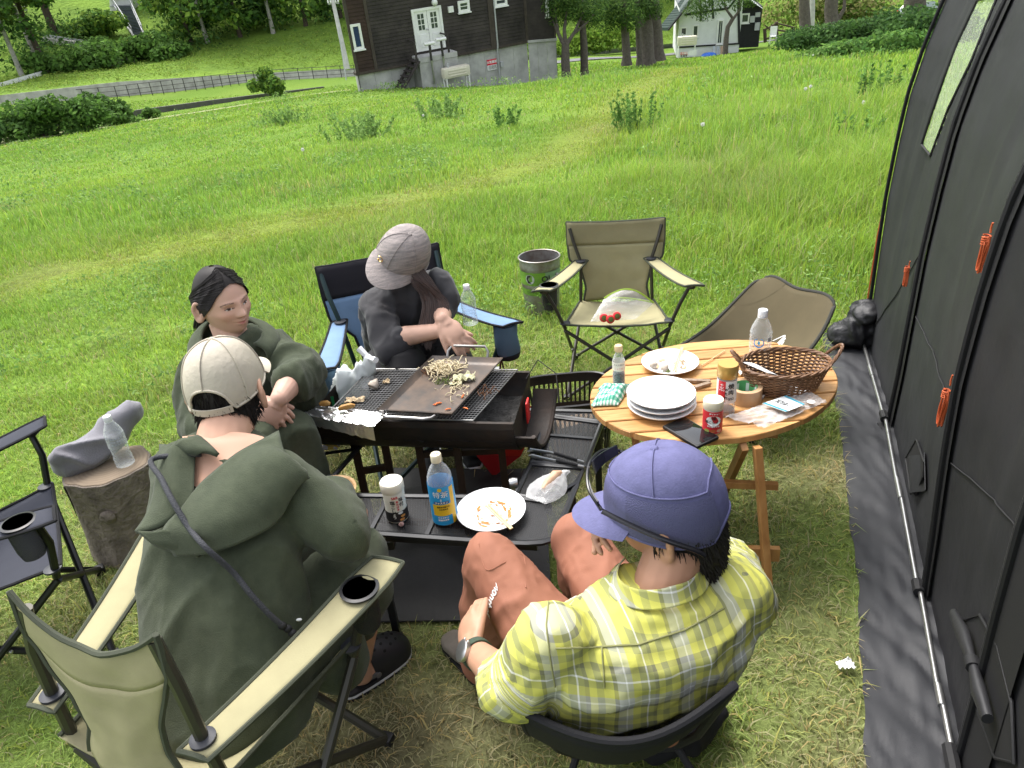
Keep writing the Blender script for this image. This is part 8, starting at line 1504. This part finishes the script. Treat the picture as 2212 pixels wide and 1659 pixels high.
for a0, a1 in ((pi*.34, pi*.84), (pi*1.16, pi*1.66)):
    b = MB(); b.sheet(lambda u, v: (lambda i, j: cv[i*26+j]+(cv[i*26+j]-hc2)*.012)(int(round(lerp(a0, a1, u)/(2*pi)*72)) % 72, int(round(v*10))), 19, 11); b.build('mesh_panel', MSHP, cap2)
MB().tube([cv[i*26+11]+(cv[i*26+11]-hc2)*.015 for i in range(72)]+[cv[11]], .0016, 5).build('panel_seam', PUR, cap2)
MB().tube([cv[18*26+j]+(cv[18*26+j]-hc2)*.012 for j in range(11, 26)]+[cv[54*26+j]+(cv[54*26+j]-hc2)*.012 for j in range(25, 10, -1)], .0016, 5).build('crown_seam', PUR, cap2)
nape_hair(m2, H2, R2, 1.07, -.135, 1.42, HAIRB, 2, 1900, .015, .05, .06, 2.2, .16)
# sunglasses pushed up on the cap brim
sg = thing('sunglasses', hc2, 'black sunglasses resting on the purple cap', 'sunglasses'); SGM = mat('glasses_mat', (.010, .010, .012), .25); T2 = lambda x, y, z: hc2+R2 @ V((x, y, z))
MB().tube(cr([T2(-.092, .092, .052), T2(-.100, .05, .030), T2(-.1055, -.01, -.002), T2(-.095, -.055, -.034), T2(-.088, -.07, -.052)], 6), .0038, 8, flat=1.6).build('temple', SGM, sg); MB().tube(cr([T2(.092, .092, .052), T2(.105, .05, .03), T2(.1055, -.01, -.002), T2(.094, -.05, -.03)], 6), .0038, 8, flat=1.6).build('temple', SGM, sg)
for s_ in (-1, 1):
    b = MB(); b.sheet(lambda u, v: T2(s_*lerp(.008, .088, u), .125-.03*u*u, .075-.02*u-.03*(v-.5)*(1-.3*u)+.006*u), 14, 6, thick=.003); b.build('lens', mat('lens_mat', (.02, .02, .03), .08), sg)
MB().tube(cr([T2(-.092, .092, .055), T2(-.06, .118, .078), T2(0, .128, .088), T2(.06, .118, .078), T2(.092, .092, .055)], 6), .0032, 8).build('brow_bar', SGM, sg)
# watch
wd_ = (wL-eL).normalized(); wc_ = lerp(wL, eL, .14); up_ = V((-.75, -.15, .55)); up_ = (up_-wd_*up_.dot(wd_)).normalized(); sd2 = wd_.cross(up_); WR = Matrix((sd2, wd_, up_)).transposed(); wt_ = thing('wristwatch', wc_, 'dark green sports watch with a silver bezel on the plaid shirt wrist', 'watch')
b = MB(); b.sheet(lambda u, v: wc_+(sd2*cos(2*pi*u)+up_*sin(2*pi*u))*.0305+wd_*(lerp(-.011, .011, v)), 33, 4, thick=.003); b.build('strap', mat('watch_strap_mat', (.035, .06, .04), .6, bump=.6, bscale=120, bdist=.002), wt_)
MB().lathe([(.021, 0), (.0225, .003), (.0225, .010), (.020, .012)], wc_+up_*.0285, WR, 32).build('bezel', STEEL, wt_); MB().lathe([(0, .0118), (.0195, .0118), (.0195, .009)], wc_+up_*.0285, WR, 32).build('dial', mat('dial_mat', (.015, .025, .02), .1), wt_)
for a in (.4, -.4, 2.7): MB().ball(wc_+up_*.0345+WR @ V((cos(a)*.0235, sin(a)*.0235, 0)), .003, 8, 6).build('pusher', STEEL, wt_)
# shoes
def shoe(parent, heel, toe, mt, w_=.042, sole=None):
    heel, toe = v3(heel), v3(toe); R_ = frame(toe-heel); L0 = (toe-heel).length; T = lambda x, y, z: heel+R_ @ V((x, y*L0, z)); b = MB(); loft(b, [(T(0, .02, .05), .028, .042), (T(0, .15, .055), .034, .05), (T(0, .35, .05), .036, .046), (T(0, .6, .038), .042, .033), (T(0, .82, .03), .042, .025), (T(0, .97, .022), .028, .016)], R_ @ V((1, 0, 0)), V((0, 0, 1)), 20)
    me = remesh(b, .006, 3); fol(me, 'shoe', mt, parent); b = MB(); n_ = 20; hw_ = lambda q: w_*(.72+.3*sin(pi*min(1, q*.6+.2)))*(1 if q < .8 else sqrt(max(.02, 1-((q-.8)/.22)**2))); ring = [(-hw_(i/n_), i/n_) for i in range(n_+1)]+[(hw_(1-i/n_), 1-i/n_) for i in range(n_+1)]; mm = len(ring); b.add([T(x, y, 0) for x, y in ring]+[T(x, y, .02) for x, y in ring], [tuple(range(mm-1, -1, -1)), tuple(range(mm, 2*mm))]+[(i, (i+1) % mm, mm+(i+1) % mm, mm+i) for i in range(mm)]); b.build('sole', sole or BLK, parent)
shoe(m2, PZ(1065, 1485, .0), PZ(1000, 1435, 0)+np.array([-.05, .1, 0]), mat('grey_shoe_mat', (.22, .19, .16), .8, var=.2, vscale=30)); shoe(m2, (aR.x, aR.y-.04, 0), (aR.x-.03, aR.y+.2, 0), MATS['grey_shoe_mat'])
# low black chair under him
lb = thing('low_chair', (.2, .95, 0), 'low black sling chair under the plaid shirt wearer', 'chair'); bl_, br_ = v3(PD(1125, 1535, 1.27)), v3(PD(1585, 1482, 1.21)); fl_, fr2 = V((.0, 1.26, .30)), V((.30, 1.33, .30))
def low2(u, v): p = lerp(lerp(bl_, br_, u), lerp(fl_, fr2, u), v); return p+V((.0, -.06*sin(pi*u)*(1-v)-.05*sin(pi*v)*(1-v), -.17*sin(pi*min(1, v*1.05))**.8*(.7+.3*sin(pi*u))-.03*sin(pi*u)*(1-v)))
b = MB(); b.sheet(low2, 24, 24, thick=.005); b.build('sling', fabric('black_sling_mat', (.012, .012, .014)), lb, angle=0); MB().tube([low2(0, 1-k/20) for k in range(21)]+[low2(k/20, 0) for k in range(1, 21)]+[low2(1, k/20) for k in range(1, 21)], .008, 8).build('sling_edge', BKP, lb)
for s_, a_, f3 in ((0, bl_, fl_), (1, br_, fr2)):
    hub = V((lerp(.07, .30, s_), 1.05, .16)); MB().tube([a_, lerp(a_, hub, .6)+V((0, -.02, 0)), hub], .009, 8).build('back_pole', BLK, lb); MB().tube([hub, f3], .009, 8).build('front_pole', BLK, lb)
    for q in (V((lerp(-.05, .42, s_), .86, .01)), V((lerp(-.02, .36, s_), 1.28, .01))): MB().tube([hub, q], .009, 8).build('leg', BLK, lb); MB().ball(q, .014, 10, 8).build('foot', BLK, lb)
MB().tube([(.07, 1.05, .16), (.30, 1.05, .16)], .011, 8).build('crossbar', BLK, lb); p = lerp(V((.07, 1.05, .16)), V((-.05, .86, .01)), .6); MB().beam(p, p+V((-.03, -.05, -.04)), .022, .003).build('care_label', mat('label_grey_mat', (.4, .4, .4), .7), lb)
bg_ = thing('chair_bag', (.38, .92, 0), 'black soft chair bag slumped on the grass behind the low chair', 'bag'); b = MB(); cB = v3(PZ(1440, 1590, .07)); b.tube([cB+V((-.14, .03, -.02)), cB+V((-.05, -.01, 0)), cB+V((.05, .0, .01)), cB+V((.12, .06, .01)), cB+V((.13, .14, 0))], [.03, .05, .055, .05, .04], 14); me = remesh(b, .01, 3); fold(me, .012, 14, seed=2); fol(me, 'bag', MATS['black_sling_mat'], bg_)
# ---------------------------------------------------------------- woman in the green poncho
m3 = thing('person', (-.88, 2.1, 0), 'person with dark tied back hair in a dark green hooded poncho looking to the right', 'person'); H3 = V((-.865, 2.10, .962)); R3 = frame((.78, -.62, -.06), (-.05, -.02, 1)); SK4 = (.56, .345, .265)
f3 = V((.62, -.78, 0)).normalized(); r3 = V((-.78, -.62, 0)).normalized()
b = MB(); loft(b, [((-.90, 2.14, .36), .17, .15), ((-.90, 2.13, .46), .175, .15), ((-.89, 2.12, .58), .17, .14), ((-.88, 2.11, .70), .155, .12), ((-.875, 2.105, .77), .135, .10), ((-.872, 2.10, .82), .11, .085), ((-.87, 2.10, .85), .075, .065)], r3, f3)
s3L = V((-.775, 2.165, .755)); s3R = V((-.965, 2.04, .755)); e3L = v3(PD(648, 805, 2.27)); c3 = v3(PD(622, 835, 2.14)); h3 = v3(PD(592, 878, 2.06)); e3R = V((-.98, 1.95, .62)); k3 = [v3(PD(605, 905, 2.15)), v3(PD(535, 925, 2.07))]
limb(b, [s3L, lerp(s3L, e3L, .5), e3L, lerp(e3L, c3, .75)], [.065, .075, .075, .062]); limb(b, [s3R, lerp(s3R, e3R, .5), e3R, (-.88, 1.87, .63)], [.065, .072, .07, .06]); b.ball(lerp(e3L, V((-.72, 2.12, .52)), .35), (.075, .075, .085), 14, 10)
limb(b, [(-.84, 2.08, .43), lerp(V((-.84, 2.08, .43)), k3[0], .6), k3[0]+V((0, 0, -.04))], [.11, .095, .075]); limb(b, [(-.95, 2.0, .43), k3[1]+V((-.03, .03, -.03))], [.12, .09]); 
for k in k3: limb(b, [k+V((0, 0, -.05)), V((k.x+.01, k.y+.03, .33)), V((k.x+.02, k.y+.05, .22))], [.085, .09, .08])
limb(b, [k3[0]+V((-.03, .01, -.1)), k3[1]+V((0, .02, -.1))], [.08, .08])
pon = wear(b, 'poncho', GRN, m3, .009, 5, ((.02, 8., (1, 1, .5), 11.), (.006, 20., (1, 1, .5), 13.))); bv3 = bvh_of(pon)
def hd3(u, v): a = lerp(-2.75, 2.75, u); r = lerp(.075, .112, v)+.018*sin(pi*v); c = V((-.868, 2.10, .862)); return c+r3*(sin(a)*r*1.15)-f3*(cos(a)*r*.98)+V((0, 0, .028*cos(a)+.012*sin(pi*v)-.055*v-.018*abs(sin(a))+(-.035 if False else 0)))-f3*(-.02)*(1-cos(a))*.5
b = MB(); b.sheet(hd3, 40, 12, thick=.008); b.build('hood', GRN, m3, angle=0)
MB().add([hit(bv3, x, y, .003) for x, y in ((525, 782), (540, 765), (556, 770), (560, 790), (552, 805), (545, 822), (530, 815), (522, 800))], [tuple(range(8))]).build('chest_print', mat('print_mat', (.16, .21, .14), .9, var=.5, vscale=60), m3, smooth=False)
b = MB(); limb(b, [(-.87, 2.105, .78), (-.868, 2.10, .86), H3+V((-.01, .005, -.06))], [.062, .052, .05]); limb(b, [lerp(e3L, c3, .3), c3, h3+V((.012, .02, .012))], [.042, .037, .026]); hand(b, h3+V((.012, .02, .012)), V((-.45, -.45, -.6)), V((.55, -.75, .25)), -1, (.6, .65, .7, .75), (.5, .3), .95); w3R = h3+V((-.07, .03, .005)); limb(b, [(-.95, 1.92, .62), w3R], [.04, .026]); hand(b, w3R, V((.75, -.25, -.35)), V((.1, -.4, .85)), -1, (.5, .5, .55, .6), (.5, .3), .95)
for k in k3: limb(b, [V((k.x+.01, k.y+.04, .3)), V((k.x+.02, k.y+.06, .08)), V((k.x+.08, k.y, .035))], [.05, .036, .034])
core(b, [(-.87, 2.105, .78), (-.88, 2.1, .45)], [(-.88, 2.1, .45), k3[0]+V((0, 0, -.05)), V((k3[0].x+.01, k3[0].y+.04, .3))], [(-.88, 2.1, .45), k3[1]+V((0, 0, -.05)), V((k3[1].x+.01, k3[1].y+.04, .3))], [s3L, (-.87, 2.1, .76), s3R], [s3L, e3L], [s3R, e3R, (-.95, 1.92, .62)]); ear(b, H3, R3, 1, .98); ear(b, H3, R3, -1, .98); make_body(b, [head_mesh(H3, R3, SK4, .98, True, 230, 170)], SK4, m3, .0028)
for k in k3: shoe(m3, (k.x-.02, k.y+.09, 0), (k.x+.13, k.y-.07, 0), mat('dark_shoe_mat', (.03, .03, .032), .7))
# pulled back hair with a centre parting and a low tail
def hp(a, z, k=1.): rad = (.0785, .098, .121); q = sqrt(max(.0, 1-(z/rad[2])**2)); return H3+R3 @ V((sin(a)*rad[0]*q*k, cos(a)*rad[1]*q*k, z*k))*.98
b = MB(); b.sheet(lambda u, v: (lambda a, zl: hp(a, lerp(zl, .1205, v**.8), 1.0))(lerp(.0, 2*pi, u), np.interp(abs(((lerp(0, 2*pi, u)+pi) % (2*pi))-pi), [0, .35, .75, 1.1, 1.45, 1.8, pi], [.078, .072, .05, .014, -.016, -.045, -.07])), 60, 16); b.build('hair', HAIRB, m3, angle=0)
paths = []; tail = H3+R3 @ V((.004, -.100, -.045)); r_ = random.Random(9)
for sd3 in (-1, 1):
    for k in range(42):
        z0 = lerp(.118, .01, k/41); a0 = sd3*np.interp(z0, [.01, .05, .073, .118], [1.15, .78, .36, .03]); pa = []
        for j in range(7): q = j/6; a = lerp(a0, sd3*(pi-.12), q**.8); z = lerp(z0, -.04, q**1.5); z = max(-.06, min(.118, z)); pa.append(hp(a, z, 1.012+.012*sin(pi*q)))
        paths.append(pa)
strands('hair_strands', m3, paths, .0013, HAIRB, 3, .0022, 5)
tp3 = []
for k in range(16): o = V((r_.gauss(0, .008), r_.gauss(0, .008), 0)); tp3.append([tail+o*.4, tail+R3 @ V((.006, -.022, -.02))+o, tail+R3 @ V((.012, -.03, -.06))+o*1.2, tail+R3 @ V((.02, -.025, -.10))+o])
strands('ponytail', m3, tp3, .0017, HAIRB, 5, .004, 12)
# ---------------------------------------------------------------- woman in the grey cap
m4 = thing('person', (-.38, 2.55, 0), 'person in a grey woven cap and dark shirt leaning forward with crossed wrists', 'person'); H4 = V((-.352, 2.49, .925)); R4 = frame((-.54, -.776, -.294), (.357, -.54, .755)); SK5 = (.54, .335, .25)
f4 = V((.2, -.98, 0)).normalized(); r4 = V((-.98, -.2, 0)).normalized()
b = MB(); loft(b, [((-.40, 2.68, .40), .17, .12), ((-.40, 2.66, .50), .17, .125), ((-.385, 2.61, .62), .175, .125), ((-.365, 2.55, .73), .18, .12), ((-.35, 2.52, .80), .155, .10), ((-.345, 2.51, .845), .085, .075)], r4, f4)
s4R = v3(PD(815, 655, 2.62)); s4L = v3(PD(952, 618, 2.62)); e4R = v3(PD(842, 755, 2.56)); e4L = v3(PD(955, 675, 2.60)); w4R = v3(PD(950, 714, 2.50)); w4L = v3(PD(956, 690, 2.49)); cf = v3(PD(878, 726, 2.54))
limb(b, [s4R, lerp(s4R, e4R, .5), e4R, lerp(e4R, cf, .55)], [.062, .06, .056, .05]); limb(b, [s4L, lerp(s4L, e4L, .5)+V((.02, 0, 0)), e4L, lerp(e4L, w4L, .2)], [.062, .056, .05, .046]); limb(b, [(-.40, 2.5, .42), (-.44, 2.45, .5)], [.12, .1]); limb(b, [(-.47, 2.48, .5), (-.44, 2.42, .38)], [.09, .07])
DSH = mat('dark_shirt_mat', (.030, .029, .033), .8, var=.2, vscale=8, bump=.2, bscale=200, bdist=.001, sheen=.15); wear(b, 'shirt', DSH, m4, .0085, 4, ((.016, 9., (1, 1, .7), 21.), (.005, 24., (1, 1, .6), 23.)))
k4 = [v3(PD(872, 775, 2.56)), v3(PD(975, 772, 2.58))]; b = MB()
for k, hx in zip(k4, (-.47, -.30)): limb(b, [(hx, 2.7, .43), lerp(V((hx, 2.7, .43)), k, .55), k+V((0, .01, -.03))], [.105, .095, .078]); limb(b, [k+V((0, .01, -.03)), V((k.x, k.y+.14, .32)), V((k.x, k.y+.3, .09))], [.075, .062, .045])
wear(b, 'trousers', mat('black_cloth_mat', (.013, .012, .013), .8, var=.2, vscale=8, bump=.2, bscale=250, bdist=.001), m4, .0085, 4, ((.006, 14., (1, 1, .8), 31.),))
b = MB(); limb(b, [(-.347, 2.52, .79), (-.35, 2.50, .85), H4+V((.01, .02, -.04))], [.058, .05, .05]); limb(b, [lerp(e4R, cf, .5), cf, w4R], [.04, .037, .0255]); hand(b, w4R, (w4R-cf)+V((.05, -.06, -.10)), V((.1, -.7, .65)), -1, (.35, .4, .45, .5), (.4, .2), .95)
limb(b, [lerp(e4L, w4L, .2), w4L], [.036, .0265]); tgt = v3(PD(1000, 748, 2.47)); hand(b, w4L+V((.004, -.004, 0)), tgt-w4L, V((.25, -.85, .45)), 1, (.25, .28, .32, .4), (.5, .25), .98, .05)
for k in k4: limb(b, [V((k.x, k.y+.28, .13)), V((k.x, k.y+.3, .06))], [.04, .036])
core(b, [(-.347, 2.52, .79), (-.39, 2.64, .48)], [(-.39, 2.64, .48), k4[0], V((k4[0].x, k4[0].y+.28, .13))], [(-.39, 2.64, .48), k4[1], V((k4[1].x, k4[1].y+.28, .13))], [s4R, (-.35, 2.52, .79), s4L], [s4R, e4R], [s4L, e4L]); ear(b, H4, R4, -1, .97); make_body(b, [head_mesh(H4, R4, SK5, .97, True)], SK5, m4)
for k in k4: shoe(m4, (k.x, k.y+.35, 0), (k.x+.02, k.y+.12, 0), BLK, sole=WPL)
WV_ = mat('woven_cap_mat', (.36, .31, .29), .9, var2=(.17, .155, .15), vscale=55, bump=.7, bscale=180, bdist=.003)
for n in WV_.node_tree.nodes:
    if n.type == 'TEX_NOISE' and n.inputs['Scale'].default_value == 55: mp = WV_.node_tree.nodes.new('ShaderNodeMapping'); mp.inputs['Scale'].default_value = (.35, .35, 3.2); l = n.inputs['Vector'].links[0]; WV_.node_tree.links.new(l.from_socket, mp.inputs[0]); WV_.node_tree.links.new(mp.outputs[0], n.inputs['Vector'])
hc4 = H4+R4 @ V((0, -.004, .016)); cap4, cv = build_cap(m4, hc4, R4, (.092, .108, .118), .018, -.03, WV_, .075, 1.12, ridges=(0, pi/3, 2*pi/3, pi, 4*pi/3, 5*pi/3), droop=.022, brim_tilt=-.25)
for i in (0, 12, 60): MB().tube([cv[i*26+j]+(cv[i*26+j]-hc4)*.006 for j in range(26)], .0014, 5).build('seam', WV_, cap4)
em = hc4+R4 @ V((.036, .108*.94, .042)); GD = mat('gold_mat', (.75, .5, .2), .25, .9); MB().tube([em+R4 @ V((.010*cos(a), .002, .012*sin(a))) for a in [.7+k*5./14 for k in range(15)]], .0022, 6).build('gold_emblem', GD, cap4); MB().tube([em+R4 @ V((.010*cos(.7), .002, -.003)), em+R4 @ V((.001, .003, -.003))], .002, 6).build('gold_emblem', GD, cap4)
paths = []; r_ = random.Random(4); T4 = lambda x, y, z: H4+R4 @ V((x, y, z))
for k in range(46):
    a = lerp(-.9, -2.0, r_.random()); zz = lerp(.02, -.03, r_.random()); s0 = T4(.078*-sin(a), .095*cos(a), zz); q = r_.random(); e = v3(PD(lerp(905, 965, q), lerp(745, 660, abs(q-.35)), 2.52)); md = v3(PD(lerp(915, 960, q), 650, 2.54)); paths.append(cr([s0, lerp(s0, md, .5)+V((.02, -.02, .01)), md, lerp(md, e, .6)+V((0, 0, -.01)), e+V((0, 0, -.03*r_.random()))], 3))
strands('hair', m4, paths, .0017, HAIRD, 6, .004, 9)
for k in range(8): pass
paths = [cr([T4(-.078, .04-.01*k, -.01), T4(-.084, .045-.012*k, -.06), T4(-.07, .05-.01*k, -.12)], 4) for k in range(6)]; strands('hair', m4, paths, .0015, HAIRD, 7, .003, 8)
b = MB(); b.sheet(lambda u, v: H4+R4 @ V((sin(lerp(1.6, 4.7, u))*.078, cos(lerp(1.6, 4.7, u))*.098, lerp(-.085, .03, v)))*.98, 24, 8); b.build('hair_cap', HAIRD, m4, angle=0)
